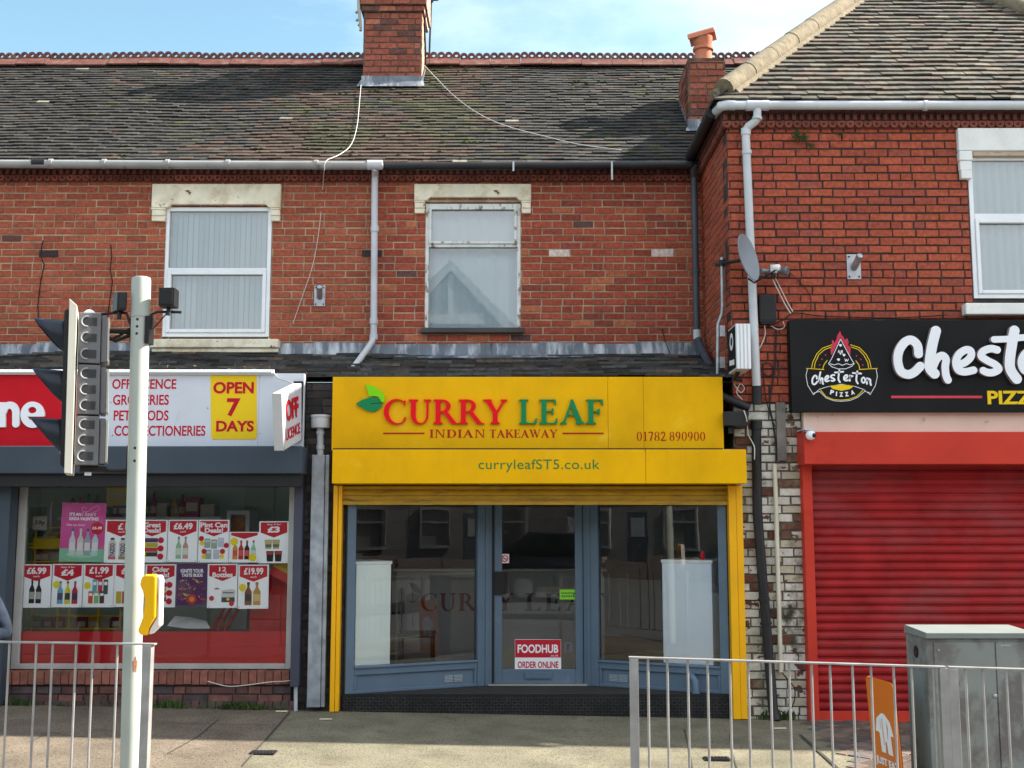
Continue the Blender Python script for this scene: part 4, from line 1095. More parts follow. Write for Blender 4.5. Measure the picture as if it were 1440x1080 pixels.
# ---------------------------------------------------------------- takeaway: yellow sign, shutter, blue shopfront
U, UP, NF = (1, 0, 0), (0, 0, 1), (0, -1, 0)
YS, YBX = -.12, -.34
def part(parent, name):
    o = bpy.data.objects.new(name, None); COL.objects.link(o); o.parent = parent; ORIG[o.name] = orig(parent); return o
x0, x1, z0, z1 = rect(467, 530, 1017, 633, YS)
sg = thing('shop_sign', 'big yellow takeaway sign with raised red and green lettering and a leaf emblem', 'shop sign', ((x0 + x1) / 2, YS, z0))
t = MB()
xa, xb = at(855, 580, YS).x, at(905, 580, YS).x
for a, b in ((x0, xa - .001), (xa + .001, xb - .001), (xb + .001, x1)): t.box(a, b, YS, YS + .06, z0, z1)
t.build('sign_board', yellow, sg, bevel=.003)
for px in (474, 540, 620, 700, 780, 851, 859, 901, 909, 960, 1010):
    for py in (535, 627): t = MB(); p = at(px, py, YS); t.lathe((p.x, YS, p.z), [(.006, 0), (.006, .003), (.002, .005)], 8, axis=(0, -1, 0)); t.build('sign_screw', yellow_rail, sg)
t = MB(); t.box(x0 + .01, x1 - .01, YS + .061, .55, z0 + .01, z1 - .03); t.build('sign_back', char, sg)
t = MB(); serif_word(t, 'CURRY', 540, 562, 713, 596.5, YS, .028, gap=.02); t.build('red_word', ink_bright, sg)
t = MB(); serif_word(t, 'LEAF', 729, 562, 849, 596.5, YS, .028, gap=.03); t.build('green_word', ink_green, sg)
t = MB(); serif_word(t, 'INDIAN', 604, 604, 683, 615.5, YS, .003, cell=.045, gap=.05); serif_word(t, 'TAKEAWAY', 688, 604, 784, 615.5, YS, .003, cell=.045, gap=.0)
serif_word(t, '01782', 895, 607, 937, 620, YS, .003, cell=.05, gap=.06); serif_word(t, '890900', 941, 607, 992, 620, YS, .003, cell=.05, gap=.06)
for a, b in ((539, 597), (791, 849)):
    q0, q1, r0, r1 = rect(a, 608.3, b, 610.5, YS); t.box(q0, q1, YS - .003, YS - .0005, r0, r1)
t.build('small_print', ink_brick, sg)
def leaf_pts(px_list): return [(at(a, b, YS).x, at(a, b, YS).z) for a, b in px_list]
t = MB(); fl_ = lambda a, b, k: (a, YS - (.024 if k == 0 else .0005), b)
lf = smooth_line([(501, 568), (511, 562), (525, 559), (533, 561), (538, 567), (535, 574), (526, 579), (515, 577), (501, 568)], 5)
t.mi = 0; solid2d(t, [('p', leaf_pts(lf)), ('x', leaf_pts([(521, 568.2), (538, 566.2), (538, 567.6), (522, 569)]))], .0035, fl_, .02)
t.mi = 1; lf = smooth_line([(515, 540), (526, 544), (536, 550), (541, 559), (540, 566), (536, 564.5), (533, 559), (526, 557.4), (520, 557.6), (517, 549), (515, 540)], 5)
solid2d(t, [('p', leaf_pts(lf))], .0035, lambda a, b, k: (a, YS - (.030 if k == 0 else .0005), b), .02)
t.build('leaf_emblem', [ink_green, ink_leaf], sg)

sh = part(bl_mid, 'roller_shutter')
x0, x1, z0, z1 = rect(467, 632, 1050, 680, YBX)
t = MB(); xm = at(908, 655, YBX).x
t.box(x0, xm - .001, YBX, -.03, z0, z1); t.box(xm + .001, x1, YBX, -.03, z0, z1)
t.build('shutter_box', yellow, sh, bevel=.006)
t = MB(); q0, q1, r0, r1 = rect(468, 630.8, 1017, 632.6, YBX); t.box(q0, q1, YBX + .004, YS - .002, z1 + .0005, z1 + .012); t.build('shadow_gap_strip', char, sh)  # dark strip painted in for the shadow gap between sign and box
t = MB()
for px in (480, 560, 640, 705, 760, 830, 902, 914, 980, 1040):
    for py in (637, 676):
        t = MB(); p = at(px, py, YBX); t.lathe((p.x, YBX, p.z), [(.006, 0), (.006, .003), (.002, .005)], 8, axis=(0, -1, 0)); t.build('box_screw', yellow_rail, sh)
t = MB(); text_px(t, 'curryleafST5.co.uk', 673, 646, 843, 664, YBX, .002, spacing=1.05); t.build('web_address', ink_web, sh)
t = MB()
for k, (pa, pb) in enumerate(((683, 688), (688, 698), (698, 710))):
    q0, q1, r0, r1 = rect(481, pa, 1024, pb, .0)
    t.prism([(q0, r0), (q1, r0), (q1, r1), (q0, r1)], -.012 - .004 * (k == 2), .02)
    if k < 2: t.tube([(q0, -.012, (r0 + r1) / 2), (q1, -.012, (r0 + r1) / 2)], (r1 - r0) * .42, 8)
    else: t.box(q0 - .0, q1, -.045, -.017, r0, r0 + .035)
t.build('shutter_slats', yellow_slat, sh)
for px0, px1, pyb, pxa in ((470, 482, 1003, 466), (1023, 1043, 1012, 1031)):
    a = at(px0, 683, -.05); b = at(px1, 683, -.05); zb = gz(a.x) + .005
    t = MB(); w_ = b.x - a.x
    t.box(a.x, a.x + w_ * .52, -.085, .02, zb, a.z); t.box(a.x + w_ * .52 + .003, b.x, -.075, .02, zb, a.z)
    t.build('shutter_guide', yellow_rail, sh, bevel=.004)

# the blue shopfront: splayed side windows and a recessed door
ZF = .178; ZTOP = 2.45
pL0 = Vector((at(485, 900, .02).x, .03, 0)); pL1 = Vector((at(690, 900, .66).x, .66, 0))
pR1 = Vector((at(822.5, 900, .66).x, .66, 0)); pR0 = Vector((at(1026, 900, .02).x, .03, 0))
zg0 = .425; 
def bay(p0, p1, outer_first):
    d = (p1 - p0); Ln = d.length; u = d.normalized(); n = Vector((u.y, -u.x, 0))      # n faces the street
    ow, iw = .085, .155
    a0, a1 = (ow, iw) if outer_first else (iw, ow)
    sf = part(bl_mid, 'shop_window')
    t = MB()
    t.obox(p0, u, n, 0, a0, -.06, .03, ZF, ZTOP); t.obox(p0, u, n, Ln - a1, Ln, -.06, .03, ZF, ZTOP)
    t.obox(p0, u, n, a0, Ln - a1, -.05, .022, zg0 - .075, zg0)                         # sill rail
    t.obox(p0, u, n, a0, Ln - a1, -.05, .040, zg0 - .012, zg0 + .010)
    t.obox(p0, u, n, a0, Ln - a1, -.05, -.003, ZF, zg0 - .075)                         # sunk panel
    t.obox(p0, u, n, a0, Ln - a1, -.05, .018, ZF, ZF + .030)
    t.obox(p0, u, n, a0, a0 + .03, -.05, .018, ZF + .03, zg0 - .075); t.obox(p0, u, n, Ln - a1 - .03, Ln - a1, -.05, .018, ZF + .03, zg0 - .075)
    q = a1 - .02 if not outer_first else 0
    if outer_first: t.obox(p0, u, n, Ln - .075, Ln - .035, .0305, .042, ZF, ZTOP)
    else: t.obox(p0, u, n, .035, .075, .0305, .042, ZF, ZTOP)
    t.build('window_frame', blue_frame, sf, bevel=.005)
    t = MB(); t.obox(p0, u, n, a0 - .004, Ln - a1 + .004, -.018, -.010, zg0 + .004, ZTOP); t.build('pane', gl_shop, sf)
    vx = Ln - a1 - .34 if outer_first else a0 + .10
    t = MB()
    for k in range(5):
        for j in range(2): t.obox(p0, u, n, vx + .1 * j, vx + .09 + .1 * j, -.003, .004, ZF + .055 + .014 * k, ZF + .063 + .014 * k)
    t.build('vent', mat('pale vent plastic', (.30, .34, .38), .5) if 'pale vent plastic' not in MAT else MAT['pale vent plastic'], sf)
    return u, n
uL, nL = bay(pL0, pL1, True)
uR, nR = bay(pR1, pR0, False)
q = at(977, 962, .10); t = MB(); t.tube([q + Vector((0, -.05, -.09)), q + Vector((0, -.05, .03)), q + Vector((-.02, -.02, .06)), q + Vector((-.03, .06, .07))], .034, 12); t.tube([q + Vector((0, -.05, -.10)), q + Vector((0, -.05, -.06))], .042, 12); t.build('vent_stub', blue_frame, bl_mid, smooth=True)
dr = part(bl_mid, 'door')
d0, d1 = pL1.x + .0, pR1.x
t = MB()
t.box(d0 + .002, d0 + .032, .64, .72, ZF, ZTOP); t.box(d1 - .012, d1 - .002, .64, .72, ZF, ZTOP)
t.build('door_frame', char, dr)
lx0, lx1 = d0 + .034, d1 - .014
t = MB(); zr = at(760, 941, .66).z
t.box(lx0, lx0 + .08, .655, .705, ZF + .018, ZTOP); t.box(lx1 - .08, lx1, .655, .705, ZF + .018, ZTOP)
t.box(lx0 + .08, lx1 - .08, .655, .705, ZF + .018, zr)
t.build('door_leaf', blue_frame, dr, bevel=.005)
t = MB(); t.box(lx0 + .078, lx1 - .078, .678, .684, zr, ZTOP); t.build('door_pane', gl_shop, dr)
t = MB(); q0, q1, r0, r1 = rect(738, 945, 776, 955, .65); t.box(q0, q1, .640, .6545, r0, r1); t.box(q0 + .02, q1 - .02, .634, .6395, r0 + .012, r0 + .03); t.build('letter_plate', blue_frame, dr, bevel=.004)
t = MB(); q0, q1, r0, r1 = rect(695, 804, 711, 836, .63); t.box(q0, q1, .622, .6545, r0, r1); t.box(q1 + .004, q1 + .022, .600, .622, r0 + .012, r1 + .006); t.build('door_handle', black_m, dr, bevel=.004)
t = MB(); t.box(d0 - .02, d1 + .02, .60, .72, ZF + .001, ZF + .016); t.build('threshold', mat('aluminium sill', (.5, .5, .48), .4, metal=.6), dr)
# step with a chequered rubber riser
t = MB(); sx0, sx1 = at(482, 985, 0).x, at(1028, 985, 0).x
t.add([(sx0, .0, ZF), (sx1, .0, ZF), (pR1.x + .01, .68, ZF), (pL1.x - .01, .68, ZF)], [(0, 1, 2, 3)])
t.add([(sx0, 0.0, ZF), (sx1, 0.0, ZF), (sx1, .0, -.1), (sx0, .0, -.1)], [(3, 2, 1, 0)])
t.build('step', mat_grey, bl_mid, fix=False)
t = MB(); t.tint = (.013, .013, .014); t.box(sx0, sx1, -.012, -.002, -.09, ZF + .004); t.box(sx0, sx1, -.012, .02, ZF + .0045, ZF + .009)
r = random.Random(2)
nx_ = int((sx1 - sx0) / .030)
for i in range(nx_):
    for j in range(8):
        cx, cz = sx0 + .015 + i * .030, -.045 + j * .028 + gz(0)
        dx = .010; dz = .006 if (i + j) % 2 else -.006
        t.add([(cx - dx, -.0122, cz - dz - .003), (cx + dx, -.0122, cz + dz - .003), (cx + dx, -.0122, cz + dz + .003), (cx - dx, -.0122, cz - dz + .003), (cx - dx * .8, -.0155, cz - dz * .8), (cx + dx * .8, -.0155, cz + dz * .8)],
              [(0, 1, 5, 4), (2, 3, 4, 5), (0, 4, 3), (1, 2, 5)], mulc((.05, .05, .052), r.uniform(.5, 1.6)))
t.build('step_riser', rubber, bl_mid, fix=False)
# room behind the glass
t = MB()
rx0, rx1, ry1 = at(474, 800, .02).x, at(1040, 800, .02).x, 3.6
t.box(rx0 - .05, rx0, .09, ry1, 0, 2.7); t.box(rx1, rx1 + .05, .09, ry1, 0, 2.7); t.box(rx0, rx1, ry1, ry1 + .05, 0, 2.7)
t.box(rx0, rx1, .75, ry1, 2.58, 2.62); t.box(rx0, rx1, .02, .6, 2.46, 2.5)
t.build('room_wall', dark_room, bl_mid)
t = MB(); t.add([(rx0, .1, ZF - .012), (rx1, .1, ZF - .012), (rx1, ry1, ZF - .012), (rx0, ry1, ZF - .012)], [(0, 1, 2, 3)]); t.build('shop_floor', floor_in, bl_mid)

# stickers and notices on the door
def notice(name, label, cat, px0, py0, px1, py1, Y, base, draw=None, thick=.0015, grp=None, roll=0):
    x0, x1, z0, z1 = rect(px0, py0, px1, py1, Y)
    o = thing(name, label, cat, ((x0 + x1) / 2, Y, z0), grp)
    t = MB(); t.box(x0, x1, Y - thick, Y, z0, z1, base)
    o2 = MB()
    if draw: draw(t, o2, x0, x1, z0, z1, Y - thick)
    t.build('sheet', paper, o, fix=False)
    if o2.v: o2.build('lettering', paper, o, fix=False)
    if roll: o.rotation_euler = (0, R(roll), 0)
    return o
RED, WHT, BLK, YEL = (.50, .012, .03), (.82, .84, .88), (.015, .015, .02), (.72, .62, .02)
YD = .676
def d_food(t, o, x0, x1, z0, z1, y):
    w, h = x1 - x0, z1 - z0
    t.box(x0 + w * .005, x1 - w * .005, y - .001, y - .0002, z0 + h * .43, z1 - h * .01, RED)
    put_text(o, 'FOODHUB', (x0 + w * .06, y - .001, z0 + h * .57), U, UP, NF, w * .88, h * .27, .001, bold=.03, tint=WHT)
    put_text(o, '.co.uk', (x0 + w * .77, y - .001, z0 + h * .46), U, UP, NF, w * .17, h * .07, .001, tint=WHT)
    put_text(o, 'ORDER ONLINE', (x0 + w * .06, y, z0 + h * .10), U, UP, NF, w * .88, h * .21, .001, bold=.03, tint=RED)
notice('door_sticker', 'red and white order online sticker low on the takeaway door glass', 'sticker', 724, 899, 789, 944, YD, WHT, d_food)
def d_smoke(t, o, x0, x1, z0, z1, y):
    cx, cz, rr = (x0 + x1) / 2, (z0 + z1) / 2, (x1 - x0) * .40
    solid2d(o, [('p', ell(cx, cz, rr, rr)), ('x', ell(cx, cz, rr * .72, rr * .72))], .0025, lambda a, b, k: (a, y - (.001 if k == 0 else 0), b), .001, RED)
    solid2d(o, [('s', [(cx - rr * .55, cz + rr * .5), (cx + rr * .55, cz - rr * .5)], rr * .12)], .0025, lambda a, b, k: (a, y - (.0022 if k == 0 else .001), b), .001, RED)
    o.box(cx - rr * .5, cx + rr * .5, y - .0008, y, cz - rr * .1, cz + rr * .1, BLK)
notice('door_sticker', 'small square no smoking sticker near the top of the door glass', 'sticker', 704, 779, 716, 792, YD, (.7, .62, .62), d_smoke)
def d_green(t, o, x0, x1, z0, z1, y):
    w, h = x1 - x0, z1 - z0
    put_text(o, '12345 6', (x0 + w * .1, y, z0 + h * .22), U, UP, NF, w * .8, h * .3, .001, tint=(.02, .10, .01)) if False else None
    for k in range(5): o.box(x0 + w * (.1 + .13 * k), x0 + w * (.19 + .13 * k), y - .001, y, z0 + h * .25, z0 + h * .42, (.03, .14, .02))
    solid2d(o, [('s', ell(x0 + w * .86, z0 + h * .4, h * .16, h * .16, 40, 330, 10), h * .05)], .004, lambda a, b, k: (a, y - (.001 if k == 0 else 0), b), .001, (.02, .10, .02))
    o.box(x0 + w * .08, x1 - w * .08, y - .001, y, z0 + h * .58, z0 + h * .70, (.05, .18, .03))
notice('door_sticker', 'bright green rating card on the handle height edge of the door', 'sticker', 787, 829, 812, 843, YD, (.22, .58, .03), d_green)
def d_soc(t, o, x0, x1, z0, z1, y):
    w, h = x1 - x0, z1 - z0
    put_text(o, 'f', (x0 + w * .30, y, z0 + h * .15), U, UP, NF, w * .4, h * .7, .001, bold=.03, tint=(.05, .05, .05))
notice('door_sticker', 'faded social media square beside the order online sticker', 'sticker', 793, 903, 805, 917, YD, (.12, .12, .125), d_soc)

# counters, lettered counter front and chair inside
def counter(name, label, p0, u, n, px0, px1, py0, m):
    """white counter end standing just behind the splayed glass"""
    o_ = -.035
    def uu(px):
        # distance along the bay at which the pixel column meets the counter face
        best = min((abs(720 + FPX * (p0.x + u.x * s + n.x * o_) / ((p0.y + u.y * s + n.y * o_ + CAMD) * ct + (.9 - CAMZ) * st) - px), s) for s in [k * .002 for k in range(700)])
        return best[1]
    s0, s1 = uu(px0), uu(px1)
    q = p0 + u * (s0 + s1) / 2 + n * o_
    z1 = at(px0, py0, q.y).z
    o = thing(name, label, 'counter', (q.x, q.y, ZF))
    t = MB(); t.obox(p0, u, n, s0, s1, o_ - .5, o_, ZF, z1 - .02); t.build('counter_body', m, o, bevel=.004)
    t = MB(); t.obox(p0, u, n, s0 - .01, s1 + .01, o_ - .5, o_ + .006, z1 - .019, z1 + .012); t.build('counter_top', upvc, o, bevel=.004)
counter('shop_counter', 'white panelled counter end seen through the takeaway window beside the chair', pL0, uL, nL, 500, 549, 791, counter_white)
counter('shop_counter', 'white panelled counter end behind the glass below a small red bottle', pR1, uR, nR, 932, 1002, 789, mat('bluish white counter', (.74, .82, .92), .3, var=.04))
p = at(988, 788, .32); p.z -= .004
o = thing('sauce_bottle', 'small red bottle on the white counter behind the takeaway window', 'bottle', (p.x, .32, p.z + .013))
t = MB(); t.lathe((p.x, .32, p.z + .013), [(.022, 0), (.024, .01), (.024, .05), (.010, .07), (.008, .085)], 12); t.build('bottle_body', ink_bright, o, smooth=True)
yc = 1.9
x0, x1, z0, z1 = rect(556, 800, 850, 925, yc)
o = thing('shop_counter', 'grey fronted serving counter with dim lettering deep inside the takeaway', 'counter', ((x0 + x1) / 2, yc, ZF))
t = MB(); t.box(x0, x1, yc, yc + .5, ZF, z1 - .03); t.build('counter_body', panel_grey, o)
t = MB(); t.box(x0 - .03, x1 + .03, yc - .03, yc + .5, z1 - .029, z1); t.build('counter_top', mat('pale worktop', (.45, .45, .43), .3), o, bevel=.006)
t = MB(); serif_word(t, 'CURRY', 592, 834, 722, 859, yc, .01, gap=.08); t.build('red_word', mat('deep red letter', (.14, .01, .02), .5), o)
t = MB(); serif_word(t, 'LEAF', 738, 834, 850, 859, yc, .01, gap=.12)
def lp(q): return [(at(a, b, yc).x, at(a, b, yc).z) for a, b in q]
solid2d(t, [('p', lp([(571, 838), (580, 833), (591, 836), (588, 845), (580, 848), (573, 845)]))], .01, lambda a, b, k: (a, yc - (.01 if k == 0 else .0005), b), .01)
solid2d(t, [('p', lp([(574, 818), (586, 822), (593, 832), (591, 835), (581, 831)]))], .01, lambda a, b, k: (a, yc - (.01 if k == 0 else .0005), b), .01)
t.build('dark_word', black_m, o)
# waiting chair
cx, cy = at(586, 900, 1.25).x, 1.3
o = thing('chair', 'dark waiting chair standing beside the white counter inside the takeaway', 'chair', (cx, cy, ZF))
t = MB(); t.box(cx - .19, cx + .19, cy - .2, cy + .2, ZF + .42, ZF + .46); t.build('seat', black_m, o, bevel=.012)
t = MB(); t.box(cx - .19, cx - .155, cy - .18, cy + .2, ZF + .62, ZF + .92); t.build('backrest', black_m, o, bevel=.012)
for sx in (-.17, .17):
    for sy in (-.17, .17):
        t = MB(); t.tube([(cx + sx, cy + sy, ZF), (cx + sx * .97, cy + sy * .97, ZF + (.9 if sx < 0 else .43))], .014, 8); t.build('leg', black_m, o, smooth=True)
# pictures and a lit opening that show dimly at the back
x0, x1, z0, z1 = rect(527, 716, 566, 775, 2.6)
o = thing('wall_cabinet', 'grey framed cupboard on the back wall above the counter', 'cupboard', ((x0 + x1) / 2, 3.3, z0))
t = MB(); frame_mesh(t, x0, x1, z0, z1, 3.3, .05, .25); t.box(x0 + .05, x1 - .05, 3.33, 3.4, z0 + .05, z1 - .05); t.build('cupboard_body', mat('mid grey door', (.22, .22, .22), .5), o)

# ---------------------------------------------------------------- dark brick pier and the off licence front
t = MB(); xq0, xq1 = at(414, 820, .03).x, at(484, 820, .03).x
brickwall(t, (xq0, .03, -.05), U, NF, xq1 - xq0, 3.2, tint_soot, seed=71, bl=.232, ch=.076, jt=.009, lay=.008)
t.build('dark_pier', [brick_dark_m, mortar_dark], bl_left, fix=False)
YW = .06
wx0, wx1, wz0, wz1 = rect(21, 684, 414, 941, YW)
t = MB(); rz = wz0
brickwall(t, (XLEFT, .0, -.05), U, NF, xq0 - XLEFT, at(200, 963, 0).z + .05, tint_riser, seed=72, bl=.235, ch=.078, jt=.01, lay=.008)
r = random.Random(8)
k = wx0 - .1; za, zb = at(200, 962.5, 0).z, at(200, 943, 0).z          # brick on edge sill
t.mi = 0
while k < wx1 + .05:
    c = mulc((.24, .085, .06), r.uniform(.75, 1.15)); dz = r.uniform(-.003, .003)
    t.box(k + .004, k + .072, -.022 + r.uniform(-.003, .003), .10, za + .004 + dz, zb - .002 + dz, c); k += .077
t.mi = 1; t.box(wx0 - .1, wx1 + .05, -.012, .10, za + .002, zb - .006); t.mi = 0
k = wx0 - .1; za2 = at(200, 985, 0).z
while k < wx1:                                                          # mossy soldier course at the foot
    c = mulc((.075, .062, .045) if r.random() < .6 else (.11, .055, .05), r.uniform(.7, 1.2))
    t.box(k + .004, k + .072, -.008 + r.uniform(-.003, .003), .02, -.02, za2 - .004, c); k += .077
t.build('stall_riser', [brick_dark_m, mortar_dark], bl_left, fix=False)
# flanking dark pillar at the far end
t = MB(); brickwall(t, (at(5, 820, .05).x, .05, -.05), U, NF, wx0 - at(5, 820, .05).x, 3.0, lambda r: mulc((.13, .06, .055), r.uniform(.5, 1.2)), seed=75, ch=.078)
t.build('side_pier', [brick_dark_m, mortar_dark], bl_left, fix=False)
sw = part(bl_left, 'shop_window')
t = MB()
fw = .075
t.box(wx0, wx0 + fw, YW, YW + .07, wz0, wz1); t.box(wx1 - fw * .9, wx1, YW, YW + .07, wz0, wz1)
t.box(wx0 + fw, wx1 - fw * .9, YW, YW + .07, wz0, wz0 + .05); t.box(wx0, wx1, YW, YW + .07, wz1, wz1 + .06)
t.build('window_frame', mat('dull aluminium frame', (.42, .42, .40), .5, metal=.3, var=.15, dirt=((.15, .14, .13), 7, .6, .8, (1, 1, .4))), sw, bevel=.004)
t = MB(); t.box(wx0 + fw - .01, wx1 - fw, YW + .028, YW + .034, wz0 + .04, wz1 + .01); t.build('pane', gl_left, sw)
YV = YW + .045
t = MB(); q0, q1, r0, r1 = rect(22, 888, 408, 937, YV); t.box(q0, q1, YV, YV + .003, r0, r1)
t.build('red_vinyl', maroon, sw)
lb = part(bl_left, 'roller_shutter')
x0, x1, z0, z1 = rect(-150, 627, 424, 666, -.36)
t = MB(); t.box(x0, x1, -.36, -.02, z0, z1); t.build('shutter_box', navy, lb, bevel=.01)
t = MB(); _, _, q0, q1 = rect(0, 667, 420, 684, -.30); t.box(x0, x1 - .01, -.30, -.03, q0, z0 - .001); t.build('shutter_mouth', char, lb)
t = MB(); a, b, z0, z1 = rect(412, 683, 424, 965, -.07); t.box(a, b, -.11, .03, z0, z1); t.build('shutter_guide', mat('slate blue guide', (.055, .06, .09), .5, var=.1), lb, bevel=.004)
t = MB(); t.tube([(a + .04, -.03, z0 + .01), (a + .045, -.03, gz(a) + .0)], .018, 8); t.build('guide_foot', pipe_grey, lb)
a, b, z0, z1 = rect(-60, 683, 10, 1000, -.09)
t = MB(); t.box(a, b, -.13, .04, gz(a), z1); t.build('shutter_guide', navy, lb, bevel=.005)
t = MB(); text_px(t, 'G', -8, 713, 4, 722, -.131, .002, bold=.03); t.build('guide_print', ink_red, lb) if False else None
# room behind
t = MB()
a, b = wx0 - .3, wx1 + .12
t.box(a, b, 1.3, 1.35, 0, 2.9); t.box(a - .05, a, .16, 1.3, 0, 2.9); t.box(b, b + .05, .16, 1.3, 0, 2.9)
t.build('room_wall', green_wall, bl_left)
t = MB(); t.box(a, b, .16, 1.3, 2.75, 2.8); t.box(a, b, .13, 1.3, -.02, .1); t.build('room_ceiling', mat('off white ceiling', (.5, .5, .48), .8), bl_left)

# fascia of the off licence
x0, x1, z0, z1 = rect(-160, 521, 427, 628, -.12)
sg = thing('shop_sign', 'long red and white off licence fascia with opening days panel', 'shop sign', ((x0 + x1) / 2, -.12, z0))
xm = at(122, 575, -.12).x; xn = at(364, 575, -.12).x
t = MB(); t.box(xm + .002, xn - .002, -.12, -.06, z0, z1 - .03); t.box(xn, x1, -.123, -.06, z0, z1 - .03); t.build('white_panel', sign_white, sg, bevel=.002)
t = MB(); t.box(x0, xm, -.12, -.06, z0, z1 - .03); t.build('red_panel', sign_red, sg, bevel=.002)
t = MB(); t.box(x0, x1 - .0, -.059, .03, z0, z1); t.build('sign_back', char, sg)
t = MB(); _, _, q0, q1 = rect(0, 519.5, 380, 526.5, -.15); t.box(x0, at(385, 523, -.15).x, -.15, -.121, q0, q1)
t.tube([(x0, -.165, (q0 + q1) / 2), (at(383, 523, -.15).x, -.165, (q0 + q1) / 2)], .014, 8); t.build('light_trunking', upvc, sg)
Yf = -.12
t = MB()
def NE(q): return [(at(a, b, Yf).x, at(a, b, Yf).z) for a, b in q]
def ne_place(a, b, k): return (a, Yf - (.022 if k == 0 else .0005), b)
solid2d(t, [('p', NE([(-2, 601), (-2, 566), (9, 566), (9, 601)])), ('s', NE(smooth_line([(5, 580), (10, 571.5), (18, 570.5), (23, 577), (23.5, 588), (23.5, 596.5)], 4)), .034)], .006, ne_place, .02)
solid2d(t, [('p', NE(ell(47, 583.5, 17, 18.5))), ('x', NE(ell(46.5, 577, 6, 4.6))), ('x', NE([(40, 586), (66, 586), (66, 590.5), (50, 592), (42, 590)]))], .006, ne_place, .02)
t.build('white_word', ink_white, sg)
t = MB()
for s, a, b, c, d in (('OFF LICENCE', 158, 533, 248, 547), ('GROCERIES', 159, 555, 237.5, 569.5), ('PET FOODS', 160, 577, 237, 591.5), ('CONFECTIONERIES', 161, 598.5, 289, 613)):
    text_px(t, s, a, b, c, d, Yf, .002, bold=.018, spacing=1.0)
t.build('red_print', ink_red, sg)
yp_ = part(sg, 'yellow_panel')
q = [(at(a, b, Yf).x, at(a, b, Yf).z) for a, b in ((299, 618), (358, 618), (361.5, 614), (361, 528), (296, 528), (297, 614))]
t = MB(); t.prism(q, Yf - .003, Yf - .0005); t.build('panel_sheet', ink_yellow, yp_)
t = MB()
for s, a, b, c, d in (('OPEN', 300, 537, 357, 553.5), ('7', 319, 560, 338, 585.5), ('DAYS', 304, 591.5, 357, 607)):
    text_px(t, s, a, b, c, d, Yf - .003, .002, bold=.035)
t.build('panel_print', ink_red, yp_)
t = MB(); t.tube([at(384, 524, -.16), at(392, 533, -.2), at(404, 536, -.2), at(414, 541, -.2)], .006, 6)
for px, py in ((156, 566), (158, 612), (252, 600), (292, 574), (366, 530), (366, 610), (420, 548)):
    p = at(px, py, Yf); t.lathe((p.x, Yf - .0005, p.z), [(.008, 0), (.006, .004)], 8, axis=(0, -1, 0))
t.build('sign_fixing', galv, sg)

# projecting light box sign, sagging a little towards the street
xs_ = at(424, 580, -.16).x
sg = thing('projecting_sign', 'small white projecting off licence light box jutting from the fascia', 'projecting sign', (xs_, -.16, at(424, 623, -.16).z))
# face on the +X side: far edge by the wall, near edge out over the pavement
f_top, f_bot = at(424, 539, -.16), at(424, 619, -.16)
# near edge at distance found from the pixel column of the near corner
def near_pt(px, py):
    d = ray(px, py); t_ = xs_ / d.x
    return Vector((0, -CAMD, CAMZ)) + d * t_
n_top, n_bot = near_pt(396, 553), near_pt(399, 634)
thk = Vector((-.085, 0, 0))
t = MB()
Q = [f_top, n_top, n_bot, f_bot]
t.add([*Q, *[q + thk for q in Q]], [(0, 1, 2, 3), (7, 6, 5, 4), (0, 4, 5, 1), (1, 5, 6, 2), (2, 6, 7, 3), (3, 7, 4, 0)])
t.build('box_frame', mat('grey box edge', (.50, .51, .52), .45, var=.1), sg, bevel=.006)
t = MB(); cq = (f_top + n_top + n_bot + f_bot) / 4
t.add([q * .96 + cq * .04 + Vector((.003, 0, 0)) for q in Q], [(0, 1, 2, 3)]); t.build('box_face', sign_white, sg)
uu = (f_bot - n_bot); vv = (n_top - n_bot)
t = MB()
put_text(t, 'OFF', n_bot + vv * .47 + uu * .16 + Vector((.003, 0, 0)), uu.normalized(), vv.normalized(), (1, 0, 0), uu.length * .72, vv.length * .38, .002, bold=.04)
put_text(t, 'LICENCE', n_bot + vv * .15 + uu * .12 + Vector((.003, 0, 0)), uu.normalized(), vv.normalized(), (1, 0, 0), uu.length * .80, vv.length * .20, .002, bold=.02)
t.build('box_print', ink_red, sg)
t = MB(); t.box(xs_ - .08, xs_ + .006, -.165, -.12, f_bot.z - .0, f_top.z + .02); t.build('wall_plate', char, sg)

# ---------------------------------------------------------------- posters behind the off licence glass
YP = YW + .038
def rbox(t, x0, x1, z0, z1, y, c, ly=1): t.add([(x0, y - .0006 * ly, z0), (x1, y - .0006 * ly, z0), (x1, y - .0006 * ly, z1), (x0, y - .0006 * ly, z1)], [(0, 1, 2, 3)], c)
def rpoly(t, pts, y, c, ly=1): t.add([(a, y - .0006 * ly, b) for a, b in pts], [tuple(range(len(pts)))], c)
def disc(t, cx, cz, r_, y, c, ly=3): rpoly(t, ell(cx, cz, r_, r_, 0, 340, 17), y, c, ly)
def bottle(t, cx, z0, w, h, y, c, cap=(.02, .02, .02), lab=None, ly=2):
    rpoly(t, [(cx - w / 2, z0), (cx + w / 2, z0), (cx + w / 2, z0 + h * .58), (cx + w * .17, z0 + h * .76), (cx + w * .17, z0 + h * .90), (cx - w * .17, z0 + h * .90), (cx - w * .17, z0 + h * .76), (cx - w / 2, z0 + h * .58)], y, c, ly)
    rbox(t, cx - w * .2, cx + w * .2, z0 + h * .9, z0 + h, y, cap, ly)
    if lab: rbox(t, cx - w * .44, cx + w * .44, z0 + h * .18, z0 + h * .48, y, lab, ly + 1)
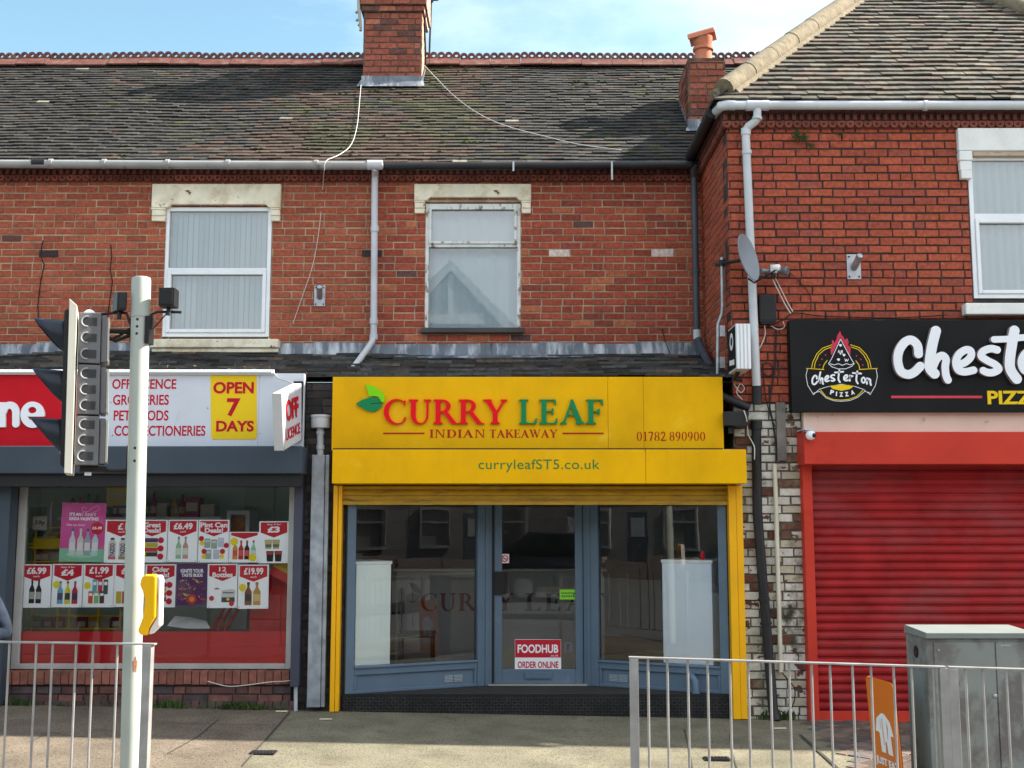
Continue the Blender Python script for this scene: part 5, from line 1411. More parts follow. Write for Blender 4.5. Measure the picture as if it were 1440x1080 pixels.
def can(t, cx, z0, w, h, y, c, lab=WHT, ly=2):
    rpoly(t, [(cx - w * .42, z0), (cx + w * .42, z0), (cx + w / 2, z0 + h * .06), (cx + w / 2, z0 + h * .94), (cx + w * .42, z0 + h), (cx - w * .42, z0 + h), (cx - w / 2, z0 + h * .94), (cx - w / 2, z0 + h * .06)], y, c, ly)
    rbox(t, cx - w * .36, cx + w * .36, z0 + h * .62, z0 + h * .84, y, lab, ly + 1)
def offer(lines, draw, tip=.36):
    def f(t, o, x0, x1, z0, z1, y):
        w, h = x1 - x0, z1 - z0
        rpoly(t, [(x0 + w * .05, z1 - h * (tip - .09)), (x0 + w * .5, z1 - h * (tip + .03)), (x1 - w * .05, z1 - h * (tip - .09)), (x1 - w * .05, z1 - h * .025), (x0 + w * .05, z1 - h * .025)], y, RED)
        for s, a, b, c, d, bo in lines: put_text(o, s, (x0 + w * a, y - .0007, z1 - h * d), U, UP, NF, w * (b - a), h * (d - c), .0008, bold=bo, tint=WHT)
        for k in (0.06, .94): disc(t, x0 + w * k, z0 + h * .03, w * .012, y, (.2, .2, .2))
        draw(t, o, x0, z0, w, h, y)
    return f
price = lambda s: [(s, .18, .82, .07, .23, .04), ('each', .40, .60, .255, .30, .01)]
multi = lambda s: [('Any 3 for', .26, .74, .055, .105, .02), (s, .28, .70, .125, .275, .05)]
def wine(t, o, x, z, w, h, y):
    for k in (.38, .60): bottle(t, x + w * k, z + h * .10, w * .18, h * .55, y, (.012, .012, .018), (.16, .03, .03), (.4, .4, .38))
def wkd(t, o, x, z, w, h, y):
    for k, c in ((.28, (.12, .38, .58)), (.52, (.60, .62, .03)), (.76, (.46, .03, .09))): bottle(t, x + w * k, z + h * .08, w * .19, h * .52, y, c, (.1, .12, .2), (.06, .05, .1))
    disc(t, x + w * .15, z + h * .52, w * .12, y, YEL, 5)
def tubes(t, o, x, z, w, h, y):
    for k, c in ((.38, (.10, .42, .45)), (.56, (.5, .05, .09)), (.74, (.06, .11, .10))): can(t, x + w * k, z + h * .30, w * .15, h * .34, y, c)
    for k, c in ((.26, (.55, .09, .04)), (.45, (.22, .50, .22)), (.63, (.09, .05, .04))): can(t, x + w * k, z + h * .09, w * .15, h * .28, y, c, ly=4)
    disc(t, x + w * .14, z + h * .50, w * .11, y, YEL, 5)
def boxes(t, o, x, z, w, h, y):
    for j, c in enumerate(((.10, .05, .13), (.50, .42, .03), (.5, .06, .05), (.06, .05, .05))):
        rbox(t, x + w * .25, x + w * .70, z + h * (.47 - .11 * j), z + h * (.57 - .11 * j), y, c, 2)
    for j in range(3): disc(t, x + w * .80, z + h * (.52 - .19 * j), w * .10, y, RED, 5)
    for j in range(2): disc(t, x + w * .22, z + h * (.42 - .22 * j), w * .11, y, YEL, 6)
def duo(t, o, x, z, w, h, y):
    for k, c in ((.37, (.28, .52, .33)), (.60, (.55, .30, .24))): bottle(t, x + w * k, z + h * .08, w * .18, h * .52, y, c, (.18, .3, .2), (.62, .7, .62))
def pint(t, o, x, z, w, h, y):
    for a, b in ((.30, .34), (.52, .32), (.74, .36), (.34, .08), (.60, .08)): can(t, x + w * a, z + h * b, w * .20, h * .22, y, (.30, .42, .36) if a < .6 else (.48, .55, .66), (.6, .62, .62))
    for a, b in ((.10, .56), (.92, .40), (.20, .26), (.80, .26)): disc(t, x + w * a, z + h * b, w * .085, y, RED, 6)
    for a, b in ((.12, .45), (.20, .14), (.78, .14)): disc(t, x + w * a, z + h * b, w * .075, y, YEL, 6)
def cola(t, o, x, z, w, h, y):
    for k, c in ((.20, (.60, .28, .03)), (.40, (.46, .02, .02)), (.60, (.05, .015, .015)), (.82, (.30, .58, .38))): bottle(t, x + w * k, z + h * .10, w * .17, h * .62, y, c, (.4, .03, .03), (.6, .1, .08) if k < .7 else (.6, .7, .7))
    disc(t, x + w * .16, z + h * .68, w * .13, y, YEL, 6); disc(t, x + w * .80, z + h * .16, w * .13, y, YEL, 7)
def pots(t, o, x, z, w, h, y):
    for k in (.32, .58): rpoly(t, [(x + w * (k - .10), z + h * .34), (x + w * (k + .10), z + h * .34), (x + w * (k + .13), z + h * .56), (x + w * (k - .13), z + h * .56)], y, (.48, .42, .22), 2); rbox(t, x + w * (k - .1), x + w * (k + .1), z + h * .38, z + h * .45, y, (.1, .16, .08), 3)
    for k in (.38, .66): rpoly(t, [(x + w * (k - .10), z + h * .04), (x + w * (k + .10), z + h * .04), (x + w * (k + .13), z + h * .29), (x + w * (k - .13), z + h * .29)], y, (.02, .018, .018), 4); rbox(t, x + w * (k - .1), x + w * (k + .1), z + h * .21, z + h * .27, y, (.45, .05, .03), 5)
def yaz(t, o, x, z, w, h, y):
    for k, c in ((.25, (.56, .16, .2)), (.58, (.30, .25, .12)), (.86, (.22, .08, .05))):
        rpoly(t, [(x + w * (k - .12), z + h * .08), (x + w * (k + .12), z + h * .08), (x + w * (k + .12), z + h * .45), (x + w * (k + .05), z + h * .56), (x + w * (k - .05), z + h * .56), (x + w * (k - .12), z + h * .45)], y, (.62, .62, .6), 2)
        rbox(t, x + w * (k - .12), x + w * (k + .12), z + h * .08, z + h * .15, y, c, 3); rbox(t, x + w * (k - .06), x + w * (k + .06), z + h * .53, z + h * .58, y, (.05, .1, .05), 3)
        put_text(o, 'YAZOO', (x + w * (k + .08), y - .002, z + h * .15), (0, 0, 1), (-1, 0, 0), NF, h * .30, w * .15, .0008, bold=.03, tint=(.03, .03, .06))
def crate(t, o, x, z, w, h, y):
    rpoly(t, [(x + w * .48, z + h * .13), (x + w * .92, z + h * .13), (x + w * .94, z + h * .40), (x + w * .80, z + h * .43), (x + w * .48, z + h * .40)], y, (.60, .62, .60), 2)
    rbox(t, x + w * .48, x + w * .92, z + h * .13, z + h * .24, y, (.04, .05, .05), 3); rbox(t, x + w * .52, x + w * .88, z + h * .33, z + h * .36, y, (.1, .12, .25), 3); disc(t, x + w * .70, z + h * .20, w * .05, y, YEL, 4)
    rpoly(t, ell(x + w * .32, z + h * .42, w * .09, h * .04, 0, 180, 8), y, (.4, .1, .14), 2)
    disc(t, x + w * .15, z + h * .22, w * .085, y, RED, 4); disc(t, x + w * .82, z + h * .10, w * .085, y, RED, 5)
def whisky(t, o, x, z, w, h, y):
    bottle(t, x + w * .34, z + h * .08, w * .23, h * .52, y, (.20, .07, .02), (.02, .02, .02), (.025, .022, .02)); bottle(t, x + w * .62, z + h * .08, w * .24, h * .52, y, (.50, .27, .06), (.3, .22, .1), (.62, .48, .2))
    disc(t, x + w * .15, z + h * .48, w * .12, y, YEL, 5)
def noodles(t, o, x, z, w, h, y):
    for k in range(4): rbox(t, x + w * (.08 + .2 * k), x + w * (.26 + .2 * k), z + h * .08, z + h * .36, y, ((.5, .4, .05), (.45, .05, .04), (.5, .42, .1), (.3, .1, .05))[k], 2)
PW = 'promotional posters taped inside the off licence window'
def poster(lab, a, b, c, d, dr, base=(.86, .92, .96), roll=0): return notice('poster', lab, 'poster', a, b, c, d, YP, base, dr, grp=PW, roll=roll)
poster('offer poster reading 6.99 each above two dark wine bottles', 29, 793.5, 72, 854.5, offer(price('£6.99'), wine))
poster('offer poster reading any 3 for 4 pounds with blue, yellow and red bottles', 73, 793, 116, 854, offer(multi('£4'), wkd), roll=.3)
poster('offer poster reading 1.99 each over six crisp tubes', 117, 793, 160, 854, offer(price('£1.99'), tubes))
poster('offer poster half hidden by the signal pole in the lower row', 160.5, 793, 203, 853.5, offer([('£2', .22, .6, .08, .24, .02)], noodles))
poster('cider deals poster partly covered by the yellow push button', 204, 793.5, 247, 854, offer([('Cider', .22, .78, .06, .18, .04), ('Deals!', .22, .78, .19, .305, .04)], boxes))
def d_spice(t, o, x0, x1, z0, z1, y):
    w, h = x1 - x0, z1 - z0
    put_text(o, 'IGNITE YOUR', (x0 + w * .12, y - .0007, z1 - h * .21), U, UP, NF, w * .76, h * .09, .0008, bold=.04, tint=WHT)
    put_text(o, 'TASTE BUDS', (x0 + w * .15, y - .0007, z1 - h * .31), U, UP, NF, w * .70, h * .08, .0008, bold=.04, tint=WHT)
    r = random.Random(4)
    for k in range(34):
        cx, cz, s = x0 + w * r.uniform(.1, .92), z0 + h * r.uniform(.12, .64), w * r.uniform(.03, .09); an = r.uniform(0, 3)
        c = ((.50, .22, .03), (.45, .07, .02), (.55, .40, .06), (.16, .04, .12))[r.randrange(4)]
        rpoly(t, [(cx + s * 1.5 * math.cos(an), cz + s * math.sin(an)), (cx - s * .4 * math.sin(an), cz + s * .5 * math.cos(an)), (cx - s * 1.5 * math.cos(an), cz - s * math.sin(an)), (cx + s * .4 * math.sin(an), cz - s * .5 * math.cos(an))], y, c, 2 + k * .1)
    disc(t, x0 + w * .52, z0 + h * .16, w * .17, y, (.50, .03, .05), 7); disc(t, x0 + w * .52, z0 + h * .16, w * .09, y, (.55, .30, .05), 8)
    rbox(t, x0, x1, z1 - h * .06, z1 - h * .02, y, (.10, .03, .07))
poster('purple ignite your taste buds poster with orange snack pieces', 248.5, 793, 291, 852, d_spice, (.085, .035, .13))
poster('12 bottles poster with a boxed crate of bottles', 292, 793, 334, 855, offer([('12', .38, .62, .07, .17, .02), ('Bottles', .16, .84, .19, .305, .04)], crate), roll=-.5)
poster('offer poster reading 19.99 each over two amber whisky bottles', 335, 794, 378, 856, offer(price('£19.99'), whisky), roll=-.4)
poster('1 pound offer poster with milkshake bottles beside the pink poster', 147, 731, 191, 791.5, offer([('£1', .40, .68, .08, .23, .02), ('each', .42, .62, .255, .30, .01)], yaz), roll=.6)
poster('great deals poster with boxed snacks behind the signal pole edge', 192, 731, 235, 791, offer([('Great', .22, .78, .06, .18, .04), ('Deals!', .22, .78, .19, .305, .04)], boxes))
poster('offer poster reading 6.49 each over green and pink bottles', 236, 731, 278, 790.5, offer(price('£6.49'), duo))
poster('pint can deals poster crowded with cans and roundels', 279, 731, 322, 791, offer([('Pint Can', .06, .94, .06, .18, .04), ('Deals!', .20, .80, .19, .305, .04)], pint))
poster('soft drink poster tucked low with a slipped red banner', 322.5, 748, 364, 791, offer([], cola, tip=.20))
poster('any 3 for 3 pounds poster with noodle pots by the window edge', 364.5, 733, 406, 792, offer(multi('£3'), pots), roll=-.5)
def d_pink(t, o, x0, x1, z0, z1, y):
    w, h = x1 - x0, z1 - z0
    rbox(t, x0, x1, z0, z0 + h * .22, y, (.22, .50, .34)); rpoly(t, ell(x0 + w * .5, z0 + h * .12, w * .36, h * .05, 0, 340, 17), y, (.34, .62, .44), 2)
    put_text(o, "IT'S AN", (x0 + w * .18, y - .0007, z0 + h * .775), U, UP, NF, w * .26, h * .055, .0008, bold=.04, tint=WHT)
    put_text(o, 'I heart', (x0 + w * .46, y - .0007, z0 + h * .775), U, UP, NF, w * .32, h * .07, .0008, tint=WHT, shear=.25)
    put_text(o, 'KINDA VALENTINES', (x0 + w * .18, y - .0007, z0 + h * .70), U, UP, NF, w * .66, h * .055, .0008, bold=.04, tint=WHT)
    put_text(o, 'Take me home', (x0 + w * .12, y - .0007, z0 + h * .605), U, UP, NF, w * .42, h * .035, .0008, tint=WHT, shear=.3)
    hp = smooth_line([(.55, .90), (.48, .93), (.45, .89), (.50, .85), (.60, .86), (.68, .91), (.80, .95), (.85, .91), (.80, .87), (.68, .83)], 4)
    solid2d(o, [('s', [(x0 + w * a, z0 + h * b) for a, b in hp], .004)], .003, lambda a, b, k: (a, y - (.0012 if k == 0 else .0003), b), .001, (.75, .25, .45))
    for k, c, cp in ((.28, (.55, .60, .66), (.08, .1, .3)), (.46, (.58, .60, .55), (.5, .52, .5)), (.62, (.30, .38, .42), (.05, .05, .16)), (.79, (.45, .62, .66), (.5, .3, .4))): bottle(t, x0 + w * k, z0 + h * .11, w * .14, h * .45, y, c, cp, (.66, .68, .7), 4)
    disc(t, x0 + w * .82, z0 + h * .57, w * .14, y, RED, 6)
    put_text(o, '£6.49', (x0 + w * .71, y - .0045, z0 + h * .55), U, UP, NF, w * .22, h * .05, .0008, bold=.03, tint=WHT)
poster('bright pink valentines poster with four bottles on a green table', 84.5, 707, 147, 790, d_pink, (.56, .08, .30), roll=1.0)
# goods inside
def back_sheet(lab, a, b, c, d, Y, base, txt=None, tc=BLK):
    def f(t, o, x0, x1, z0, z1, y):
        if txt: put_text(o, txt, (x0 + (x1 - x0) * .15, y, z0 + (z1 - z0) * .3), U, UP, NF, (x1 - x0) * .7, (z1 - z0) * .4, .001, bold=.03, tint=tc)
    return notice('price_card', lab, 'price card', a, b, c, d, Y, base, f)
back_sheet('round edged white 59p price card above the yellow snack rack', 46, 726, 66, 745, .55, (.62, .62, .58), '59p')
back_sheet('yellow and white card high behind the pink poster', 150, 684, 177, 711, .8, (.55, .45, .10), 'HOOPS', (.5, .5, .48))
x0, x1, z0, z1 = rect(40, 730, 175, 885, .75)
ra = thing('snack_rack', 'yellow wire snack rack behind the off licence window', 'rack', ((x0 + x1) / 2, .75, .1))
t = MB()
for px in (48, 84, 100, 141, 172): p = at(px, 800, .72); t.tube([(p.x, .72, .1), (p.x, .72, 1.75)], .012, 6)
for py in (742, 765, 790, 850, 866, 884): q = at(100, py, .72); t.tube([(x0, .715, q.z), (x1, .715, q.z)], .009, 6)
t.build('rack_frame', ink_yellow, ra)
t = MB(); 
for py in (764, 790, 884): q = at(100, py, .75); t.box(x0, x1, .73, 1.05, q.z - .05, q.z - .03)
q0, q1, r0, r1 = rect(47, 757, 84, 772, .70); t.box(q0, q1, .69, .70, r0, r1); t.build('rack_shelf', ink_yellow, ra)
proto = None; r = random.Random(12)
PK = 'snack packets on the yellow rack'
cols = [(.45, .05, .04), (.10, .28, .08), (.50, .30, .04), (.30, .05, .12), (.06, .10, .28), (.45, .42, .38)]
def packet(x, z, y, c, lab):
    t = MB(); P = []
    for k, (w, dy) in enumerate(((.050, .004), (.052, .03), (.052, .032), (.050, .004))):
        zz = z + (0, .03, .115, .15)[k]
        P += [(x - w, y - dy, zz), (x + w, y - dy, zz), (x + w, y + dy, zz), (x - w, y + dy, zz)]
    F = [(0, 1, 2, 3), (12, 13, 14, 15)] + [(4 * i + j, 4 * i + (j + 1) % 4, 4 * i + 4 + (j + 1) % 4, 4 * i + 4 + j) for i in range(3) for j in range(4)]
    t.add(P, F, c); t.add([(x - .035, y - .0335, z + .05), (x + .035, y - .0335, z + .05), (x + .035, y - .0335, z + .10), (x - .035, y - .0335, z + .10)], [(0, 1, 2, 3)], (.5, .46, .36))
    return props(t.build('snack_packet', paper), lab, 'packet', PK)
names = ['red', 'green', 'orange', 'plum', 'blue', 'pale']
for shelf, (py, pxs) in enumerate(((790, (52, 63, 74)), (764, (52, 62, 73)), (884, (50, 66, 82, 98, 114, 130, 146, 162)))):
    for i, px in enumerate(pxs):
        k = r.randrange(6); q = at(px, py, .75)
        packet(q.x, q.z - .028, .79, cols[k], 'snack packet on the yellow rack behind the window')
# drinks fridge / shelves at the back and leaning red tubes
x0, x1, z0, z1 = rect(318, 718, 350, 800, .85)
o = thing('display_case', 'white edged display case with orange goods behind the posters', 'display case', ((x0 + x1) / 2, .85, .1))
t = MB(); frame_mesh(t, x0, x1, .1, z1, .85, .04, .4); t.box(x0 + .04, x1 - .04, 1.0, 1.24, .14, z1 - .04); t.build('case_body', upvc, o)
t = MB(); t.box(x0 + .05, x1 - .05, .87, .99, z1 - .36, z1 - .06); t.build('case_goods', mat('orange goods', (.35, .14, .03), .6, var=.5, vs=12), o)
x0, x1, z0, z1 = rect(343, 695, 385, 735, 1.24)
o = thing('wall_panel', 'pale panel hanging on the green wall of the off licence', 'panel', ((x0 + x1) / 2, 1.27, z0)); t = MB(); t.box(x0, x1, 1.25, 1.29, z0, z1 + .2); t.build('panel_sheet', mat('pale green panel', (.42, .52, .48), .7), o)
x0, x1, z0, z1 = rect(352, 806, 404, 888, .35)
o = thing('red_crate', 'red tiled cold cabinet side behind the glass near the dark guide', 'cabinet', ((x0 + x1) / 2, .35, .1))
t = MB(); t.box(x0, x1, .35, .9, .1, z1)
for k in range(1, 3): xx = x0 + (x1 - x0) * k / 3; t.box(xx - .003, xx + .003, .346, .3495, .1, z1, (1.5, 1.2, 1.2))
t.build('crate_body', maroon, o)
x0, x1, z0, z1 = rect(375, 792, 404, 816, .2)
o = thing('product_box', 'small yellow and red box wedged at the window edge', 'box', ((x0 + x1) / 2, .25, z0)); t = MB()
t.box(x0, x1, .2, .3, z0 + .02, z0 + .10, (.45, .03, .03)); t.box(x0, x1, .2, .3, z0 + .101, z0 + .19, (.5, .34, .03)); t.build('box_body', paper, o); o.rotation_euler = (0, R(28), 0)
p0 = at(296, 868, .3)
o = thing('paper_sheet', 'crumpled white sheet lying on the window ledge above the red band', 'paper', (p0.x, .3, p0.z))
t = MB(); q = [at(a, b, y) for a, b, y in ((235, 880, .30), (246, 866, .42), (296, 884, .24), (290, 873, .42), (262, 884, .22), (268, 868, .46))]
t.add(q, [(0, 4, 5, 1), (4, 2, 3, 5)]); t.build('sheet', upvc, o, fix=False)
t = MB(); a, b = wx0 + .05, wx1 - .05; zl = at(200, 889, YV).z; t.box(a, b, .16, .75, zl - .06, zl - .03); t.build('window_ledge', mat('ledge board', (.25, .24, .22), .6), bl_left)
for i, (a, b) in enumerate((((306, 888), (330, 845)), ((315, 888), (340, 848)), ((298, 886), (318, 850)))):
    o = MB(); o.tube([at(*a, .45), at(*b, .62)], .017, 8); props(o.build('wrapping_tube', maroon), 'thin red tube leaning behind the window ledge', 'tube', 'red tubes leaning in the off licence window')

sy = .95; qa, qb = at(88, 727, sy), at(315, 727, sy)
o = thing('wall_shelf', 'long pale shelf of bottles and boxes along the green wall inside the off licence', 'shelf', ((qa.x + qb.x) / 2, sy, qa.z))
t = MB(); t.box(qa.x, qb.x, sy - .14, sy + .2, qa.z - .03, qa.z); t.build('shelf_board', upvc, o); t = MB()
for k in range(4): xx = qa.x + (qb.x - qa.x) * (k + .5) / 4; t.box(xx - .015, xx + .015, sy + .1, sy + .34, qa.z - .12, qa.z - .031)
t.build('shelf_bracket', galv, o)
r = random.Random(31); GP = 'goods standing on the off licence wall shelf'
x = qa.x + .06
while x < qb.x - .08:
    c = cols[r.randrange(6)]; t = MB()
    if r.random() < .55:
        w = r.uniform(.032, .042); h = r.uniform(.19, .27)
        t.lathe((x + w, sy, qa.z), [(w, 0), (w, h * .55), (w * .4, h * .75), (w * .36, h)], 12, tint=c); t.lathe((x + w, sy, qa.z + h * .15), [(w * 1.02, 0), (w * 1.02, h * .28)], 12, tint=(.55, .52, .46))
        props(t.build('drink_bottle', paper, smooth=True), 'drink bottle on the shelf along the green wall behind the posters', 'bottle', GP + ' (bottles)'); x += w * 2 + .012
    else:
        w = r.uniform(.09, .16); h = r.uniform(.10, .20)
        t.box(x, x + w, sy - .08, sy + .1, qa.z, qa.z + h, c); t.add([(x + w * .1, sy - .081, qa.z + h * .3), (x + w * .9, sy - .081, qa.z + h * .3), (x + w * .9, sy - .081, qa.z + h * .75), (x + w * .1, sy - .081, qa.z + h * .75)], [(0, 1, 2, 3)], (.55, .5, .4))
        props(t.build('grocery_box', paper, bevel=.004), 'grocery box on the shelf along the green wall behind the posters', 'box', GP + ' (boxes)'); x += w + .015

# ---------------------------------------------------------------- corner shop front: black sign, cream board, red shutter
YK = -.14
x0, x1, z0, z1 = rect(1112, 450, 1760, 579, YK)
sg = thing('shop_sign', 'black pizza shop sign with fat white raised letters and a round slice emblem', 'shop sign', ((x0 + x1) / 2, YK, z0))
t = MB(); t.box(x0, x1, YK, -.02, z0, z1); t.build('sign_board', black_sheet, sg, bevel=.003)
def K(q): return [(1110 + a / 4.364, 450 + b / 4.364) for a, b in q]
def KW(q, Y=YK): return [(at(a, b, Y).x, at(a, b, Y).z) for a, b in K(q)]
kx = at(1310, 500, YK).x - at(1300, 500, YK).x; SC = kx / 10 / 4.364      # metres per crop pixel
BIG = {
 'C': [([(782, 212), (775, 160), (740, 128), (700, 140), (665, 190), (655, 250), (672, 315), (715, 338), (755, 325), (793, 288)], 27)],
 'h': [([(888, 72), (868, 150), (853, 240), (852, 300), (880, 333)], 31), ([(862, 320), (890, 250), (925, 222), (950, 245), (945, 290), (950, 345), (962, 372)], 23)],
 'e': [([(1022, 282), (1070, 262), (1102, 228), (1100, 195), (1070, 188), (1030, 215), (1010, 262), (1025, 310), (1065, 322), (1118, 312)], 23)],
 's': [([(1262, 188), (1225, 180), (1180, 195), (1165, 225), (1200, 252), (1250, 278), (1272, 305), (1240, 325), (1205, 326), (1178, 315)], 23)],
 't': [([(1368, 70), (1352, 160), (1340, 250), (1345, 310), (1382, 365)], 31), ([(1244, 124), (1320, 122), (1400, 114), (1470, 108)], 20)],
 'e2': [([(1422, 282), (1470, 262), (1502, 228), (1500, 195), (1470, 188), (1430, 215), (1410, 262), (1425, 310), (1465, 322), (1518, 312)], 23)],
 'r': [([(1580, 190), (1575, 260), (1572, 325)], 25), ([(1578, 260), (1605, 205), (1650, 200)], 22)],
 't2': [([(1728, 70), (1712, 160), (1700, 250), (1705, 310), (1742, 345)], 31), ([(1640, 124), (1720, 122), (1800, 112)], 20)],
 'o': [([(1850, 190), (1805, 225), (1800, 290), (1840, 325), (1885, 290), (1888, 225), (1850, 190)], 23)],
 'n': [([(1945, 190), (1940, 260), (1938, 330)], 26), ([(1945, 250), (1990, 195), (2030, 215), (2032, 280), (2050, 335)], 23)],
}
for key, strokes in BIG.items():
    t = MB()
    solid2d(t, [('s', KW(smooth_line(q, 5)), r_ * SC) for q, r_ in strokes], .0042, lambda a, b, k: (a, YK - (.05 if k == 0 else .001), b), .05, side_mi=1)
    t.build('raised_letter', [ink_white, letter_side], sg)
t = MB(); q0, q1, r0, r1 = rect(1253, 556.5, 1381, 560, YK); t.box(q0, q1, YK - .003, YK - .0005, r0, r1); t.build('red_rule', mat('pinkish red line', (.58, .05, .07), .4), sg)
t = MB(); text_px(t, 'PIZZA', 1388.5, 549.5, 1472, 568.5, YK, .003, bold=.03); t.build('yellow_word', ink_yellow, sg)
# round emblem
em = part(sg, 'slice_emblem')
def lines(mb, ql, r_, cell=.0028, lay=.002):
    for q in ql: solid2d(mb, [('s', KW(q), r_ * SC)], cell, lambda a, b, k: (a, YK - (lay if k == 0 else .0003), b), lay)
C0 = (320, 322)
t = MB()
lines(t, [[(135, 298), (145, 255), (170, 205), (205, 172), (262, 152)], [(375, 152), (430, 170), (470, 210), (492, 250), (502, 298)],
          [(205, 300), (212, 275), (232, 248)], [(432, 300), (426, 275), (408, 250)], [(104, 297), (212, 304)], [(428, 304), (540, 297)], [(152, 300), (158, 262), (182, 212), (215, 182), (258, 166)], [(380, 166), (425, 182), (456, 215), (480, 258), (488, 300)]], 2.2)
lines(t, [ell(320, 420, 130, 68, 200, 340, 20)[0:0] or [(192, 430), (225, 470), (270, 488), (320, 492), (370, 486), (415, 468), (450, 432)]], 2.2)
solid2d(t, [('p', KW([(245, 405), (275, 398), (320, 395), (365, 397), (400, 404), (370, 424), (320, 434), (270, 424)]))], .003, lambda a, b, k: (a, YK - (.002 if k == 0 else .0003), b), .002)
t.build('yellow_lines', ink_yellow, em)
t = MB()
lines(t, [[(112, 297), (102, 340), (112, 400), (148, 458), (186, 424), (260, 402), (320, 394), (385, 402), (455, 426), (496, 458), (528, 402), (540, 345), (532, 297)], [(150, 448), (186, 438), (225, 478), (275, 496), (320, 499), (372, 494), (420, 474), (462, 438), (494, 446)]], 1.6)
lines(t, [[(314, 118), (258, 240), (240, 268), (262, 288), (300, 300), (345, 300), (382, 285), (398, 268), (380, 240), (314, 118)], [(250, 268), (275, 276), (300, 268), (325, 278), (350, 268), (375, 276), (394, 266)], [(300, 200), (303, 185), (308, 200), (314, 212), (318, 186), (324, 205), (326, 186)], [(340, 238), (345, 255), (350, 240), (356, 254), (362, 240)]], 1.8)
for cx, cy in ((312, 156), (334, 216), (300, 244)):
    solid2d(t, [('p', KW([(cx - 10, cy - 4), (cx, cy - 9), (cx + 11, cy - 5), (cx + 8, cy + 4), (cx + 1, cy + 9), (cx - 4, cy + 3)]))], .0025, lambda a, b, k: (a, YK - (.003 if k == 0 else .0003), b), .003)
# small script name along a rising and falling line
def script(mb, word, xa, xb, base, hgt, r_, curve):
    order = [c if c != '2' else c for c in word]
    src = {'C': 'C', 'h': 'h', 'e': 'e', 's': 's', 't': 't', 'r': 'r', 'o': 'o', 'n': 'n'}
    gl = []; x = 0
    for c in word:
        S_ = BIG[src[c]]; pts = [p for q, _ in S_ for p in q]
        lo, hi = min(p[0] for p in pts), max(p[0] for p in pts)
        if c == 't': lo += 45; hi -= 30
        gl.append((x - lo, S_)); x += hi - lo + 52
    k = (xb - xa) / x
    for off_, S_ in gl:
        for q, _ in S_:
            w = [(xa + (p[0] + off_) * k, base - (350 - p[1]) * hgt / 280 + curve((xa + (p[0] + off_) * k - xa) / (xb - xa))) for p in smooth_line(q, 3)]
            solid2d(mb, [('s', KW(w), r_ * SC)], .0024, lambda a, b, kk: (a, YK - (.004 if kk == 0 else .0003), b), .004)
script(t, 'Chesterton', 140, 512, 378, 70, 5.2, lambda u: 26 * (2 * u - .95) ** 2)
for s, cx, cy, an in (('P', 262, 444, 14), ('I', 289, 453, 7), ('Z', 318, 457, 0), ('Z', 352, 455, -7), ('A', 388, 444, -16)):
    (a, b), = KW([(cx, cy)]); w = 22 * SC if s != 'I' else 7 * SC; h = 28 * SC
    u = Vector((math.cos(R(-an)), 0, math.sin(R(-an)))); v = Vector((-u.z, 0, u.x))
    put_text(t, s, Vector((a, YK - .0005, b)) - u * w / 2 - v * h / 2, u, v, NF, w, h, .002, bold=.05)
t.build('white_lines', ink_white, em)
t = MB()
solid2d(t, [('p', KW([(255, 212), (252, 178), (262, 168), (260, 130), (270, 122), (274, 142), (290, 120), (292, 100), (312, 66), (318, 90), (332, 104), (338, 122), (356, 112), (364, 140), (358, 150), (376, 170), (374, 212), (368, 212), (314, 108), (262, 212)]))], .003, lambda a, b, k: (a, YK - (.0025 if k == 0 else .0003), b), .002)
for cx, cy in ((200, 240), (222, 215), (186, 276), (412, 220), (438, 242), (450, 276)): solid2d(t, [('p', KW(ell(cx, cy, 4.5, 4.5)))], .002, lambda a, b, k: (a, YK - (.002 if k == 0 else .0003), b), .002)
t.build('flame', mat('crimson print', (.52, .03, .07), .4), em)

t = MB(); x0, x1, z0, z1 = rect(1130, 579.5, 1760, 609, -.05); t.box(x0, x1, -.05, .05, z0 - .02, z1); t.build('cream_board', cream, bl_right, bevel=.003)
rs = part(bl_right, 'roller_shutter')
x0, x1, z0, z1 = rect(1131, 607, 1760, 653, -.30)
t = MB(); t.box(x0, x1, -.30, -.02, z0, z1); t.build('shutter_box', red_box, rs, bevel=.008)
a0, a1, b0, b1 = rect(1140, 655, 1760, 1018, -.0)
a0 = at(1140, 655, .0).x
xg0 = at(1127, 660, -.06).x; xg1 = at(1140, 660, -.06).x
zb = gz(3.6)
t = MB(); t.box(xg0, xg1, -.10, .05, zb + .004, z0 + .01); t.build('shutter_guide', red_box, rs, bevel=.004)
t = MB(); t.box(xg0 - .012, xg0 + .02, -.05, .03, z0 + .0, z1); t.build('shutter_bracket', red_box, rs)
t = MB(); zt = z0 + .04; pitch = .081; y_ = .0
k = zt
while k > zb + .10:
    # each slat: a curved face with a rolled joint below it
    A = [(-.000, 0), (-.012, -.012), (-.017, -.030), (-.013, -.050), (-.002, -.063), (.006, -.068), (.006, -.081)]
    r_ = rnd.uniform(.92, 1.08)
    n_ = len(A); xs_l = [xg1 - .02 + (x1 - xg1 + .02) * i / 24 for i in range(25)]
    P = [(x, y_ + d + .006 * noise.noise(Vector((x * 2.2, k * 2.2, 4))), k + zz + .003 * noise.noise(Vector((x * 1.1, k * 1.5, 9)))) for x in xs_l for d, zz in A]
    t.add(P, [(s_ * n_ + i, s_ * n_ + i + 1, (s_ + 1) * n_ + i + 1, (s_ + 1) * n_ + i) for s_ in range(24) for i in range(n_ - 1)], (r_, r_, r_)); k -= pitch
t.build('shutter_slats', red_slat, rs, smooth=False, fix=False)
